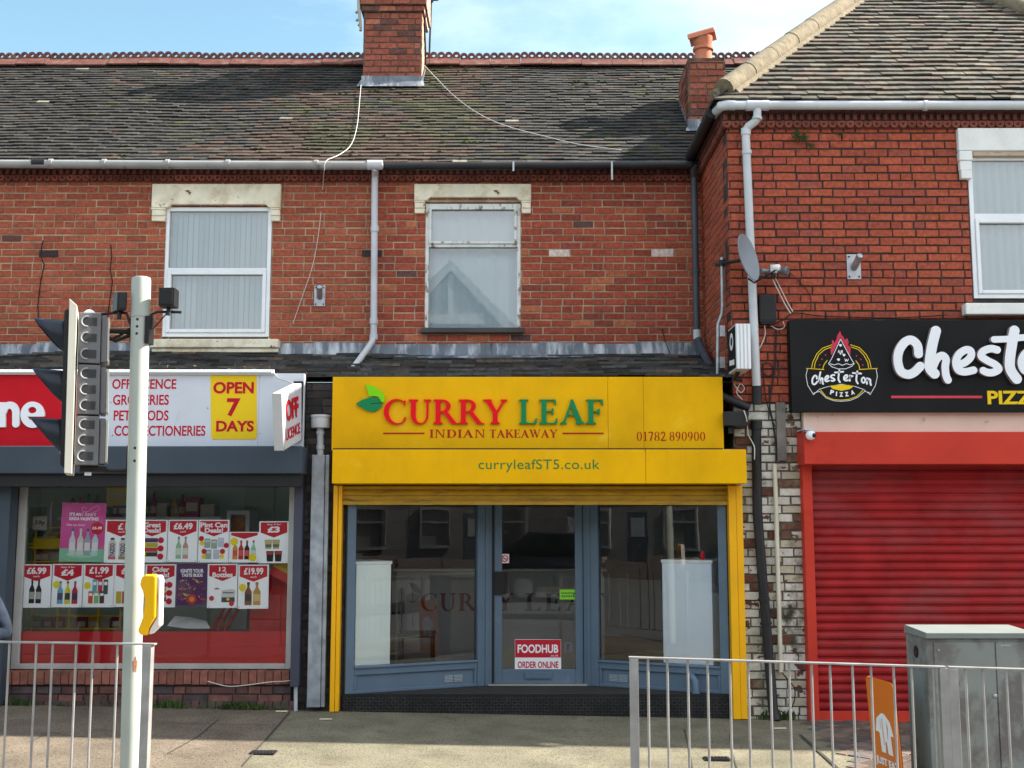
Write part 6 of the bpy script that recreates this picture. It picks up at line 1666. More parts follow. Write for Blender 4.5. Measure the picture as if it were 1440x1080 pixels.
t = MB(); t.box(xg1 - .02, x1, -.022, .03, zb + .02, k + .005); t.box(xg1 - .02, x1, -.035, .02, zb - .01, zb + .0199); t.build('bottom_rail', red_box, rs, bevel=.003)
t = MB(); t.box(xp1 - .1, x1, .06, .3, -.2, 3.2); t.build('back_wall', char, bl_right)

# small dome camera on the cream board
p = at(1140, 612, -.36); 
cm_ = thing('dome_camera', 'small white dome security camera at the corner of the red shutter box', 'camera', tuple(p))
t = MB(); t.lathe((p.x, -.36, p.z), [(.012, -.045), (.032, -.036), (.044, -.015), (.046, .005), (.040, .026), (.026, .04), (.010, .045)], 20); t.build('camera_ball', upvc, cm_, smooth=True)
t = MB(); q = p + Vector((.022, -.034, -.004)); t.lathe(q, [(.0, .014), (.020, .010), (.022, 0), (.02, -.006)], 16, axis=(.45, -.85, -.05)); t.build('lens', black_m, cm_, smooth=True)
t = MB(); t.box(p.x - .055, p.x + .03, -.38, -.29, p.z + .046, p.z + .056); t.tube([(p.x, -.36, p.z + .03), (p.x, -.36, p.z + .05)], .03, 14); t.box(p.x - .05, p.x + .02, -.30, -.05, p.z + .057, p.z + .066); t.build('bracket', pipe_grey, cm_)

# ---------------------------------------------------------------- fittings on the walls
def spot_bracket(px0, py0, px1, py1, Y, tip, lab):
    x0, x1, z0, z1 = rect(px0, py0, px1, py1, Y)
    o = thing('pipe_bracket', lab, 'bracket', ((x0 + x1) / 2, Y, z0), 'steel stub brackets bolted to the upper walls')
    t = MB(); t.box(x0, x1, Y - .014, Y + .01, z0, z1); t.build('plate', galv, o, bevel=.003)
    cx, cz = (x0 + x1) / 2, z1 - (z1 - z0) * .42
    t = MB(); N_ = 16; e = Vector((cx + tip, Y - .16, cz + .06)); s = Vector((cx, Y - .012, cz - .03))
    t.tube([s, e], .034, N_, cap=False); t.tube([e + (s - e) * .02, s], .028, N_, cap=True); t.build('stub', galv, o, smooth=True)
    t = MB()
    for a in (.15, .85):
        for b in (.1, .9): t.lathe((x0 + (x1 - x0) * a, Y - .014, z0 + (z1 - z0) * b), [(.009, 0), (.009, .008), (.004, .012)], 6, axis=(0, -1, 0))
    t.build('bolt', char, o)
spot_bracket(442, 402, 457.5, 431, YC, .02, 'galvanised stub bracket on the brickwork beside the white plastic window')
spot_bracket(1190.5, 358, 1210, 393, YR, .02, 'galvanised stub bracket on the corner building above the black sign')
for px0, py0, px1, py1, b, lab in ((55, 352, 82, 361.5, bl_left, ''), (509, 352, 537, 361, bl_mid, '')):
    x0, x1, z0, z1 = rect(px0, py0, px1, py1, YC)
    t = MB(); t.box(x0, x1, YC - .006, YC + .01, z0, z1, (.05, .025, .025))
    for i in range(10):
        for j in range(3): t.box(x0 + .008 + i * .021, x0 + .020 + i * .021, YC - .0085, YC - .006, z0 + .008 + j * .022, z0 + .018 + j * .022, (.006, .004, .004))
    t.build('air_brick', brick_dark_m, b)
# soot cracks down the mortar below the air brick
t = MB()
for path in (((61, 338), (58, 350), (58, 362), (62, 372), (57, 395), (54, 430), (56, 460)), ((156, 344), (157, 362), (155, 378), (158, 396), (153, 430), (152, 446))):
    r = random.Random(3); pts = [at(a + r.uniform(-1, 1), b, YC - .004) for a, b in path]; t.tube(pts, .006, 5)
t.build('wall_crack', mat('sooty crack', (.03, .02, .018), .9), bl_left)

# satellite dish on a mast
p = at(1046, 364, -.32)
di = thing('satellite_dish', 'grey satellite dish on a thin mast fixed to the corner wall', 'satellite dish', tuple(at(1017, 470, .25)))
ax = Vector((.84, -.60, .20)).normalized(); sdv = ax.cross(Vector((0, 0, 1))).normalized(); upv = sdv.cross(ax).normalized()
t = MB(); P, F = [], []; N_, M_ = 28, 6
for j in range(M_ + 1):
    q = j / M_
    for i in range(N_):
        w = 2 * math.pi * i / N_
        P.append(p + sdv * (math.cos(w) * .215 * q) + upv * (math.sin(w) * .235 * q) + ax * (.055 * q * q))
for j in range(M_):
    for i in range(N_): F.append((j * N_ + i, j * N_ + (i + 1) % N_, (j + 1) * N_ + (i + 1) % N_, (j + 1) * N_ + i))
nb = len(P); P += [q - ax * .008 for q in P]; F += [tuple(nb + k for k in f) for f in F] + [(M_ * N_ + i, M_ * N_ + (i + 1) % N_, nb + M_ * N_ + (i + 1) % N_, nb + M_ * N_ + i) for i in range(N_)]
t.add(P, F); t.build('reflector', dish_m, di, smooth=True)
mx = at(1015, 362, .12)
t = MB(); t.tube([mx + Vector((0, 0, .0)), at(1016, 430, .12), at(1015, 442, .14), at(1009.5, 456, .16), at(1009, 535, .16)], .017, 10)
t.build('mast', galv, di, smooth=True)
t = MB(); t.tube([p - ax * .01, p - ax * .06, mx + Vector((0, 0, -.06)), mx + Vector((-.06, .03, -.07))], .018, 8); t.tube([mx + Vector((0, 0, -.09)), mx + Vector((0, 0, -.03))], .032, 10)
t.tube([p - upv * .2, p - upv * .26 + ax * .05, p - upv * .20 + ax * .33], .010, 8); t.build('arm', char, di)
t = MB(); e = p - upv * .20 + ax * .33; t.lathe(e, [(.018, 0), (.03, .01), (.03, .04), (.018, .07)], 12, axis=-ax + upv * .4); t.build('receiver', upvc, di, smooth=True)
t = MB()
for py in (466, 510): q = at(1014.5, py, .16); t.box(q.x - .02, q.x + .03, .13, .21, q.z - .055, q.z + .055)
t.build('mast_clamp', galv, di)
# twin floodlight with its own arm
p = at(1086, 381, -.12)
fo = thing('security_light', 'grey twin security floodlight beside the white downpipe', 'security light', tuple(p))
t = MB(); t.box(p.x - .030, p.x + .045, -.17, -.08, p.z - .03, p.z + .055); t.build('sensor_box', mat('pale grey casting', (.42, .42, .42), .4, metal=.4), fo, bevel=.008)
for nm, dx, r_, ax_ in (('lamp_head', -.075, .030, (-.9, -.3, -.1)), ('lamp_head', .105, .047, (.75, -.6, -.15))):
    t = MB(); q = p + Vector((dx * .55, -.03, -.005)); t.lathe(q, [(r_ * .5, 0), (r_ * .8, .02), (r_, .06), (r_ * 1.05, .085), (r_ * .8, .095)], 16, axis=ax_); t.build(nm, mat('dull alloy', (.16, .16, .165), .4, metal=.5) if 'dull alloy' not in MAT else MAT['dull alloy'], fo, smooth=True)
t = MB(); t.tube([p + Vector((.01, 0, -.03)), p + Vector((.0, 0, -.07)), p + Vector((-.12, .05, -.05))], .014, 8); t.lathe(p + Vector((.005, -.01, -.08)), [(.02, 0), (.026, .02), (.02, .045)], 12); t.build('bracket', char, fo)
# black junction box
x0, x1, z0, z1 = rect(1066, 414, 1089, 456, -.02)
o = thing('junction_box', 'black weathered box on the brickwork under the floodlight', 'junction box', ((x0 + x1) / 2, 0, z0))
t = MB(); t.box(x0, x1, -.09, 0, z0 + .012, z1 - .012); t.box(x0 + .01, x1 - .01, -.095, -.0901, z0 + .03, z1 - .03); t.build('box_body', black_m, o, bevel=.012)
t = MB(); t.box(x0 + .01, x1 - .01, -.08, 0, z0 - .004, z0 + .0119); t.build('box_foot', char, o)
# end-on light box sign
xs2 = at(1029, 490, -.05).x
q0, q1, r0, r1 = rect(1035, 455, 1056, 519, -.48)
o = thing('projecting_sign', 'end on white edged light box sign beside the downpipe above the yellow fascia', 'projecting sign', ((q0 + q1) / 2, -.1, r0))
xf0 = q0; dpt = .48
t = MB(); t.box(q0, q1, -.48, -.10, r0, r1); t.build('box_frame', mat('ribbed aluminium edge', (.62, .64, .65), .4, metal=.2, dirt=((.3, .28, .22), 8, .6, .75, (3, 1, .3))), o, bevel=.006)
t = MB(); 
for k in range(4): xx = q0 + (q1 - q0) * (k + .5) / 4; t.box(xx - .010, xx + .010, -.488, -.4805, r0 + .004, r1 - .004)
t.build('edge_rib', upvc, o)
t = MB(); t.box(q0 - .006, q0 - .0005, -.46, -.12, r0 + .02, r1 - .02); t.build('box_face', black_sheet, o)
t = MB(); cy, cz = -.30, (r0 + r1) / 2 + .07
P = []; 
for rr in (.085, .045):
    for k in range(24): P.append((q0 - .0075, cy + rr * math.cos(2 * math.pi * k / 24), cz + rr * math.sin(2 * math.pi * k / 24)))
t.add(P, [(k, (k + 1) % 24, 24 + (k + 1) % 24, 24 + k) for k in range(24)])
t.add([(q0 - .0075, -.42, r0 + .05), (q0 - .0075, -.18, r0 + .07), (q0 - .0075, -.18, r0 + .12), (q0 - .0075, -.42, r0 + .10)], [(0, 1, 2, 3)])
t.build('face_print', ink_white, o, fix=False)
t = MB(); t.box(q0 + .02, q0 + .06, -.10, 0.0, r0 + .1, r0 + .16); t.box(q0 + .02, q0 + .06, -.10, 0, r1 - .16, r1 - .1); t.build('bracket', galv, o)
t = MB(); t.tube([(q0 + .05, -.3, r0 - .002), (q0 + .03, -.2, r0 - .06), at(1042, 535, -.06)], .02, 8); t.build('cable_gland', char, o)
# old drain ends, alarm box and plank on the painted pier
t = MB(); t.tube([at(1012, 556, -.02), at(1054, 574, -.06)], .042, 12); t.build('waste_pipe', pipe_black, bl_right, smooth=True)
x0, x1, z0, z1 = rect(1016, 580, 1051, 601, -.10)
t = MB(); t.prism([(x0, z0 + .01), (x1 - .02, z0), (x1, z1), (x0, z1)], -.20, 0.005); t.box(x0 + .05, x0 + .10, -.12, 0, z0 - .06, z0 + .005); t.build('iron_hopper', pipe_black, bl_right, bevel=.006)
x0, x1, z0, z1 = rect(1092, 566, 1105, 648, -.02)
t = MB(); t.box(x0, x1, -.035, .01, z0, z1); t.build('wall_plank', plank_m, bl_right, bevel=.004)

# ---------------------------------------------------------------- cables
def cable(lab, pts, r_=.005, m=None, sm=True):
    q = [np.array(p[:]) for p in pts]
    q = smooth_line(q, 6) if sm else q
    t = MB(); t.tube([Vector(p) for p in q], r_, 5)
    return props(t.build('cable', m or cable_white, smooth=True), lab, 'cable')
ky = [roof_at(508, 116, .06), roof_at(505, 150, .05), roof_at(502, 178, .06), roof_at(494, 203, .05), roof_at(478, 217, .06)]
cable('white cable running down the tiles from the main chimney to the gutter', ky + [at(459, 226, 1.22), at(456, 240, 1.26), at(454, 262, YC - .01), at(449, 320, YC - .01), at(440, 372, YC - .01), at(424, 420, YC - .01), at(412, 455, YC - .012)], .004)
cable('white cable lying diagonally across the roof between the two chimneys', [roof_at(597, 92, .12), roof_at(612, 108, .06), roof_at(638, 134, .05), roof_at(672, 159, .05), roof_at(712, 177, .05), roof_at(768, 192, .05), roof_at(815, 203, .05), roof_at(874, 211, .05)], .0055)
cable('pair of pale cables hanging from the floodlight to the black sign', [at(1086, 391, -.12), at(1094, 408, -.07), at(1104, 428, -.03), at(1112, 441, -.03)], .006)
cable('second pale cable slanting from the floodlight bracket', [at(1090, 390, -.12), at(1099, 408, -.06), at(1108, 426, -.03), at(1115, 438, -.04)], .005)
cable('black cable along the top edge of the black sign', [at(1088, 456, -.03), at(1104, 448, -.03), at(1117, 440, -.03), at(1150, 444, -.03), at(1200, 446, -.03), at(1260, 447, -.03), at(1330, 443, -.03)], .006, black_m)
cable('thin black wire curving down the brickwork beside the floodlight', [at(1100, 376, -.10), at(1116, 388, -.02), at(1132, 405, -.015), at(1140, 420, -.015), at(1140, 436, -.015)], .004, black_m)
cable('white cable looping under the junction box', [at(1075, 457, -.03), at(1076, 470, -.03), at(1072, 482, -.03), at(1068, 490, -.03)], .005)
cable('white cable curling beneath the junction box towards the sign', [at(1084, 458, -.03), at(1094, 463, -.03), at(1103, 460, -.03), at(1101, 452, -.03)], .004)
cable('black cable descending the whitewashed pier to the plank', [at(1091, 458, -.02), at(1090, 510, -.02), at(1086, 540, -.02), at(1082, 568, -.02), at(1086, 590, -.02), at(1091, 625, -.02), at(1091, 655, -.02)], .009, black_m)
cable('looped black wire on the pier beside the downpipe end', [at(1072, 512, -.02), at(1074, 525, -.02), at(1082, 529, -.02), at(1088, 522, -.02), at(1084, 512, -.02), at(1076, 510, -.02), at(1073, 520, -.02), at(1077, 560, -.02), at(1084, 585, -.02), at(1090, 600, -.02)], .006, black_m)
cable('white wire hanging over the black hopper beside the yellow sign', [at(1046, 577, -.21), at(1050, 590, -.21), at(1052, 610, -.1), at(1058, 622, -.08), at(1061, 630, -.1), at(1061, 646, -.11)], .005)
cable('tangle of pale wire under the light box sign', [at(1032, 540, -.03), at(1036, 546, -.03), at(1042, 552, -.04), at(1047, 546, -.03), at(1041, 540, -.03), at(1036, 552, -.03), at(1044, 562, -.05)], .004)
cable('black wire bent along the wall foot by the conduit', [at(1098, 944, -.02), at(1108, 956, -.02), at(1117, 968, -.02), at(1117, 985, -.02), at(1110, 1002, -.02)], .006, black_m)
cable('frayed pale wire sagging over the brick window ledge', [at(412, 956, -.05), at(400, 958, -.06), at(380, 959, -.06), at(350, 963, -.06), at(320, 965, -.05), at(292, 958, -.04)], .004)
cable('thin black wire beside the white hopper on the dark pier', [at(430, 612, -.02), at(436, 630, 0), at(441, 650, 0), at(440, 664, 0)], .004, black_m)
cable('short dark wire poking from the brickwork over the lead', [at(931, 462, YC - .01), at(935, 478, YC - .03), at(942, 497, YC - .2)], .005, black_m)
# television aerial pole and chimney cable
a = roof_at(603, 84, 0); yy = fy + .75
p0, p1 = at(603.5, 86, yy), at(607, -14, yy)
o = thing('aerial', 'thin television aerial pole rising behind the main chimney', 'aerial', tuple(p0))
t = MB(); t.tube([p0, p1], .014, 8); t.build('mast', char, o, smooth=True)
t = MB(); q = at(606.6, 1, yy); t.tube([q + Vector((-.05, 0, 0)), q + Vector((.10, -.02, 0))], .011, 8); t.lathe(q + Vector((0, 0, -.02)), [(.028, 0), (.028, .045)], 10); t.tube([q + Vector((-.05, .2, 0)), q + Vector((-.05, -.25, 0))], .008, 6); t.build('boom', char, o)
cable('black cable strapped down the sunny side of the main chimney', [Vector((cx1 + .055, fy + .12, at(595, 8, fy).z)), Vector((cx1 + .016, fy + .20, at(597, 22, fy).z)), Vector((cx1 + .016, fy + .38, at(600, 55, fy).z)), Vector((cx1 + .016, fy + .42, at(600, 80, fy).z))], .013, black_m)
t = MB(); q = [at(503.5, -12, fy - .05), at(504.5, 12, fy - .05), at(506, 26, fy - .03), at(507.5, 40, fy)]
t.tube(q, .02, 8)
for px, py in ((501.5, 19), (502, 30), (505, 37), (507, 44)): t.lathe(at(px, py, fy), [(.012, 0), (.024, .015), (.012, .035)], 8)
props(t.build('chimney_bracket', mat('corroded alloy', (.34, .33, .27), .6, metal=.3)), 'corroded aerial bracket clamped to the shaded edge of the main chimney', 'bracket')

# ---------------------------------------------------------------- traffic signal pole with heads, detectors and push button
Yp = -3.9
pt_, pb_ = at(198.8, 390, Yp), at(182.3, 1080, Yp)
dirp = (pt_ - pb_).normalized(); base = pb_ + dirp * ((gz(-2.5) - pb_.z) / dirp.z)
po = thing('signal_pole', 'pale grey traffic signal pole with a yellow push button', 'traffic signal', tuple(base))
t = MB(); t.tube([base, pt_ - dirp * .26], .057, 28); t.build('pole', pole_m, po, smooth=True)
t = MB(); t.tube([pt_ - dirp * .2585, pt_ - dirp * .02, pt_ - dirp * .004, pt_], [.0595, .0595, .056, .045], 28); t.build('pole_cap', pole_m, po, smooth=True)
t = MB()
for px, py in ((193, 459), (193.5, 449), (192.5, 469), (190, 630), (189.5, 648)): t = MB(); q = at(px, py, Yp - .053); t.lathe(q, [(.009, 0), (.009, .004), (.004, .006)], 8, axis=(0, -1, 0)); t.build('pole_bolt', char, po)
t = MB(); q = at(194, 935, Yp - .05); P = []
for k in range(14):
    a = 2 * math.pi * k / 14; rr = 1 + .25 * math.sin(k * 2.3)
    an = -.62 + .24 * rr * math.cos(a); c0 = base + dirp * ((q.z - base.z) / dirp.z + .045 * rr * math.sin(a))
    P.append((c0.x + .0578 * math.sin(an + 1.25), c0.y - .0578 * math.cos(an + 1.25), c0.z))
t.add(P, [tuple(range(14))]); t.build('rust_patch', mat('flaked rust', (.24, .11, .06), .9, var=.3, vs=30), po, fix=False)
# push button housing: white body with a bowed yellow cover turned towards the crossing
hx = at(211, 850, Yp - .07)
pbn = part(po, 'push_button')
def BP(px, py, y): return at(px, py, y)
prof = [(204, 808), (218, 808), (220, 812), (219.5, 838), (219, 868), (209, 884), (207, 894), (196, 893), (193, 887), (200, 868), (203, 846), (200, 832), (196, 822), (198, 812)]
y0_, y1_ = Yp - .125, Yp - .055
t = MB(); t.prism([(BP(a, b, y0_).x, BP(a, b, y0_).z) for a, b in prof[::-1]], y0_, y1_); t.build('button_cover', button_yellow, pbn, bevel=.016, seg=3)
prof2 = [(218.5, 809), (223, 810), (225, 815), (223.5, 880), (210, 893), (208.5, 890), (210.5, 884), (219.5, 869), (220.5, 838)]
t = MB(); t.prism([(BP(a, b, y0_).x, BP(a, b, y0_).z) for a, b in prof2[::-1]], y0_ + .012, y1_ + .02); t.build('button_body', mat('pinkish white housing', (.66, .60, .58), .4, var=.04), pbn, bevel=.006)
t = MB(); t.tube([pb_ + dirp * ((hx.z - .22 - pb_.z) / dirp.z), pb_ + dirp * ((hx.z + .2 - pb_.z) / dirp.z)], .0585, 24); t.build('strap', pole_m, pbn, smooth=True) if False else None

# signal head facing along the road
hc = at(125, 545, Yp)
sh_ = thing('traffic_light', 'three lamp traffic signal head seen from the side with dark visors', 'traffic light', (hc.x, Yp, at(125, 668, Yp).z))
sh_.rotation_euler = (0, 0, R(19))
tiltv = Vector(((at(118.5, 432, Yp).x - at(108, 668, Yp).x), 0, at(118.5, 432, Yp).z - at(108, 668, Yp).z)).normalized()
def HS(px, py): return at(px, py, Yp)
# backing board seen edge-on
pA_, pB_ = HS(104.5, 429), HS(98, 667)
bk = [(HS(101, 428).x, HS(101, 428).z), (HS(111, 437).x, HS(111, 437).z), (HS(103.5, 668).x, HS(103.5, 668).z), (HS(93.5, 667).x, HS(93.5, 667).z)]
t = MB(); t.prism(bk[::-1], Yp - .16, Yp + .20); t.build('backing_board', plate_edge, sh_, bevel=.003)
t = MB(); bk2 = [(a - .046, b) for a, b in (bk[0], bk[3])]; t.prism([(bk[0][0] - .003, bk[0][1] - .06), (bk[0][0] - .025, bk[0][1] - .08), (bk[3][0] - .025, bk[3][1] + .05), (bk[3][0] - .003, bk[3][1] + .03)][::1], Yp - .15, Yp + .19); t.build('board_front', black_m, sh_)
mods = [((112, 444), (152, 444), (150, 514), (110, 514)), ((110.5, 516), (150.5, 516), (149, 585), (108.5, 585)), ((108.5, 587), (149.5, 587), (147.5, 655), (105, 655))]
for (A_, B_, C2, D2) in mods:
    pts = [(HS(*q).x, HS(*q).z) for q in (A_, B_, C2, D2)]
    mo = part(sh_, 'lamp_module')
    y0m = Yp - .115; y1m = Yp + .15
    t = MB()
    ins = [(pts[0][0] + .004, pts[0][1]), (pts[1][0] - .045, pts[1][1]), (pts[2][0] - .045, pts[2][1]), (pts[3][0] + .004, pts[3][1])]
    t.prism(ins[::-1], y0m, y1m)
    rib = [(ins[1][0] + .002, pts[1][1] - .01), (pts[1][0] - .008, pts[1][1] - .01), (pts[2][0] - .008, pts[2][1] + .01), (ins[2][0] + .002, pts[2][1] + .01)]
    t.prism(rib[::-1], y0m + .02, y1m - .02)
    t.build('module_body', signal_m, mo, bevel=.007)
    t = MB(); e = [(pts[1][0] - .006, pts[1][1] - .02), (pts[1][0] + .006, pts[1][1] - .02), (pts[2][0] + .006, pts[2][1] + .02), (pts[2][0] - .006, pts[2][1] + .02)]
    t.prism(e[::-1], y0m + .03, y1m - .04); t.build('door_edge', plate_edge, mo)
    for k in range(3):
        t = MB(); t2 = MB()
        f = (k + .5) / 3
        cz = pts[0][1] + (pts[3][1] - pts[0][1]) * (.02 + f * .96); cx = pts[0][0] + (pts[3][0] - pts[0][0]) * f + .070
        w_, h_ = .042, .026
        D = [(cx + w_, cz - h_), (cx + w_, cz + h_)] + [(cx - .015 + h_ * 1.05 * math.cos(R(a)), cz + h_ * math.sin(R(a))) for a in range(90, 271, 20)]
        t.prism(D[::-1], y0m - .0015, y0m + .004)
        ring = [(x - .000, z) for x, z in [(cx - .015 + (h_ + .006) * 1.05 * math.cos(R(a)), cz + (h_ + .006) * math.sin(R(a))) for a in range(80, 281, 20)]]
        t2.tube([(x, y0m - .003, z) for x, z in ring], .0055, 6)
        t.build('recess', mat('recess shade plastic', (.035, .035, .037), .6) if 'recess shade plastic' not in MAT else MAT['recess shade plastic'], mo); t2.build('recess_rim', rim_grey, mo, smooth=True)
for (vx, vy) in ((97, 479), (95, 549), (92, 617)):       # visors towards the oncoming traffic
    c = HS(vx, vy); t = MB(); P, F = [], []; N_ = 18; ax_ = Vector((-1, 0, .04)).normalized()
    for j in range(5):
        q = j / 4
        for i in range(N_ + 1):
            w = R(360 * i / N_); rr = .118 - .022 * q
            ln = .20 * (.10 + .90 * ((1 + math.sin(w)) / 2) ** .8) * q
            P.append(c + ax_ * ln + Vector((0, math.cos(w) * rr, math.sin(w) * rr + .022 * q)))
    for j in range(4):
        for i in range(N_): F.append((j * (N_ + 1) + i, j * (N_ + 1) + i + 1, (j + 1) * (N_ + 1) + i + 1, (j + 1) * (N_ + 1) + i))
    t.add(P, F); o = t.build('visor', visor_m, sh_, smooth=True); md = o.modifiers.new('thick', 'SOLIDIFY'); md.thickness = .006
    t = MB(); t.lathe(c + Vector((.035, 0, 0)), [(.118, 0), (.116, .02), (.108, .045), (.095, .055)], 24, axis=(-1, 0, 0)); t.build('lens_ring', rim_grey, sh_, smooth=True)
t = MB()
a, b = HS(140, 452), HS(188, 462)
t.tube([HS(150, 464), HS(186, 464)], .016, 8); t.box(HS(180, 0 + 452).x, HS(188, 452).x, Yp - .07, Yp + .07, HS(0, 476).z, HS(0, 440).z)
t.tube([HS(146, 470), HS(160, 478), HS(186, 466)], .012, 8); t.tube([HS(150, 478), HS(166, 470), HS(182, 458)], .009, 6)
t.build('mounting_arm', black_m, sh_); t = MB(); t.box(HS(113, 655).x, HS(148, 655).x, Yp - .05, Yp + .08, HS(0, 664).z, HS(0, 656).z); t.tube([HS(145, 661), HS(178, 661)], .016, 8); t.box(HS(175, 640).x, HS(183, 640).x, Yp - .05, Yp + .05, HS(0, 662).z, HS(0, 626).z)
t.build('mounting_arm', black_m, sh_)
t = MB(); t.lathe(HS(126, 444), [(.04, 0), (.036, .02), (.02, .034), (.006, .038)], 12); t.build('head_cap', upvc, sh_, smooth=True); t = MB(); t.box(HS(119, 665).x, HS(128, 665).x, Yp - .03, Yp + .03, HS(0, 668.5).z, HS(0, 664).z); t.build('head_foot', upvc, sh_)

def detector(lab, px, py, w, h, rot, arm):
    c = at(px, py, Yp - .02)
    o = thing('detector', lab, 'detector', tuple(c), 'black detectors clamped to the signal pole')
    t = MB(); t.box(-w / 2, w / 2, -.05, .05, -h / 2, h / 2)
    t.box(-w / 2 + .01, w / 2 - .01, -.056, -.0505, -h / 2 + .01, h / 2 - .01)
    M = [Vector(v) for v in t.v]; ca, sa = math.cos(R(rot)), math.sin(R(rot))
    t.v = [tuple(c + Vector((p.x * ca - p.y * sa, p.x * sa + p.y * ca, p.z + p.x * .10 * (1 if rot else 0)))) for p in M]
    t.build('sensor_case', black_m, o, bevel=.008)
    t = MB(); t.tube(arm, .009, 8); t.tube([c + Vector((0, 0, -h / 2)), c + Vector((.0, 0, -h / 2 - .05))], .014, 8); t.build('arm', char, o)
    return o
detector('square black detector on the arm over the white plastic window', 237.5, 419.5, .098, .118, 0, [at(203, 470, Yp), at(213, 462, Yp), at(213, 442, Yp), at(222, 438.5, Yp), at(255, 439, Yp)])
detector('tilted black detector above the signal head', 168.5, 425, .062, .115, 35, [at(188, 466, Yp), at(181, 450, Yp), at(178, 440, Yp), at(160, 440, Yp), at(142, 442, Yp)])
t = MB(); t.box(at(207, 470, Yp).x, at(213, 470, Yp).x, Yp - .05, Yp + .05, at(0, 484, Yp).z, at(0, 446, Yp).z); t.tube([at(235, 440, Yp), at(216, 462, Yp)], .004, 6)
t.build('detector_clamp', black_m, po)

# ---------------------------------------------------------------- guard rails
rail_m = mat('weathered galvanised rail', (.36, .35, .34), .5, metal=.55, var=.18, vs=9, bump=.1, bs=60)
def rail_pt(px, py, z):
    d = ray(px, py); t_ = (z - CAMZ) / d.z
    return Vector((0, -CAMD, CAMZ)) + d * t_
def rail(name, lab, a, b, bars, posts, over):
    o = thing(name, lab, 'guard rail', (a.x, a.y, gz(a.x)))
    u = (b - a); u.z = 0; Ln = u.length; u.normalize(); n = Vector((u.y, -u.x, 0))
    t = MB(); t.add([a + n * .022 + Vector((0, 0, -.004)), b + n * .022 + Vector((0, 0, -.004)), b + n * .022 + Vector((0, 0, .006)), a + n * .022 + Vector((0, 0, .006)), a - n * .022 + Vector((0, 0, -.004)), b - n * .022 + Vector((0, 0, -.004)), b - n * .022 + Vector((0, 0, .006)), a - n * .022 + Vector((0, 0, .006))],
          [(0, 1, 2, 3), (7, 6, 5, 4), (3, 2, 6, 7), (4, 5, 1, 0), (0, 3, 7, 4), (1, 5, 6, 2)])
    t.build('top_rail', rail_m, o, bevel=.002)
    zl = gz(a.x) + .12
    t = MB(); t.obox((a.x, a.y, 0), u, n, 0, Ln, -.022, .022, zl, zl + .01); t.build('bottom_rail', rail_m, o)
    for s in bars:
        q = a + u * s
        t = MB(); t.tube([(q.x, q.y, zl + .011), (q.x, q.y, a.z + (b.z - a.z) * s / Ln - .0045)], .0075, 8); t.build('bar', rail_m, o, smooth=True)
    for s in posts:
        q = a + u * s
        t = MB(); t.obox((q.x, q.y, 0), u, n, -.026, .026, -.026, .026, gz(q.x) - .02, a.z + (b.z - a.z) * s / Ln - .0045); t.build('post', rail_m, o, bevel=.003)
    return o
HT = 1.03
la, lb_ = rail_pt(-190, 900, HT + .05), rail_pt(219, 906, HT + .04)
def s_at(px, a, b):     # distance along the rail at which a vertical meets pixel column px (at rail height)
    u = (b - a); u.z = 0; Ln = u.length; u = u.normalized()
    best = min((abs(720 + FPX * (a.x + u.x * s) / ((a.y + u.y * s + CAMD) * ct + (HT - CAMZ) * st) - px), s) for s in [Ln * k / 1200 for k in range(1201)])
    return best[1]
rail('guard_rail', 'short guard rail section crossing behind the signal pole before the off licence', la, lb_, [s_at(q, la, lb_) for q in (-170, -130, -80, -45, 13, 51, 74, 107, 131, 165)], [s_at(209, la, lb_), s_at(-190, la, lb_)], 0)
ra_, rb_ = rail_pt(884, 924.5, HT - .015), rail_pt(1330, 938.2, HT - .045)
rail('guard_rail', 'long guard rail section standing before the takeaway step and the red shutter', ra_, rb_, [s_at(q, ra_, rb_) for q in (911, 938, 967, 994.5, 1026, 1052, 1083, 1109, 1141, 1166.5, 1198, 1224, 1256, 1281, 1312)], [s_at(891, ra_, rb_), s_at(1326, ra_, rb_)], 0)
rc_, rd_ = rail_pt(1333, 938.3, HT - .045), rail_pt(1760, 951, HT - .08)
rail('guard_rail', 'guard rail section before the grey green street cabinet', rc_, rd_, [s_at(q, rc_, rd_) for q in (1357, 1381, 1414, 1437, 1470, 1500, 1530, 1560, 1590, 1620, 1650, 1690)], [s_at(1338, rc_, rd_), s_at(1750, rc_, rd_)], 0)

# ---------------------------------------------------------------- street cabinet
zt = 1.06
def ztop(px, py): return rail_pt(px, py, zt)
f0 = ztop(1302, 888.5); wdt, dep = .74, .42
o = thing('street_cabinet', 'faded grey green telecom street cabinet behind the guard rail', 'street cabinet', (f0.x + wdt / 2, f0.y, gz(f0.x)))
zb = gz(f0.x)
t = MB(); t.box(f0.x + .006, f0.x + wdt - .006, f0.y + .012, f0.y + dep, zb + .06, zt - .045); t.build('cabinet_body', cab_m, o, bevel=.006)
t = MB(); t.add([(f0.x - .006, f0.y - .012, zt - .044), (f0.x + wdt + .006, f0.y - .012, zt - .044), (f0.x + wdt + .006, f0.y + dep + .01, zt - .044), (f0.x - .006, f0.y + dep + .01, zt - .044),
                 (f0.x, f0.y - .006, zt - .006), (f0.x + wdt, f0.y - .006, zt - .006), (f0.x + wdt, f0.y + dep, zt + .012), (f0.x, f0.y + dep, zt + .012)], [(0, 3, 2, 1), (4, 5, 6, 7), (0, 1, 5, 4), (1, 2, 6, 5), (2, 3, 7, 6), (3, 0, 4, 7)])
t.build('cabinet_top', mat('pale cabinet lid', (.17, .19, .18), .6, var=.12, dirt=((.2, .2, .19), 5, .6, .8, (1, 1, 1))), o, bevel=.004)
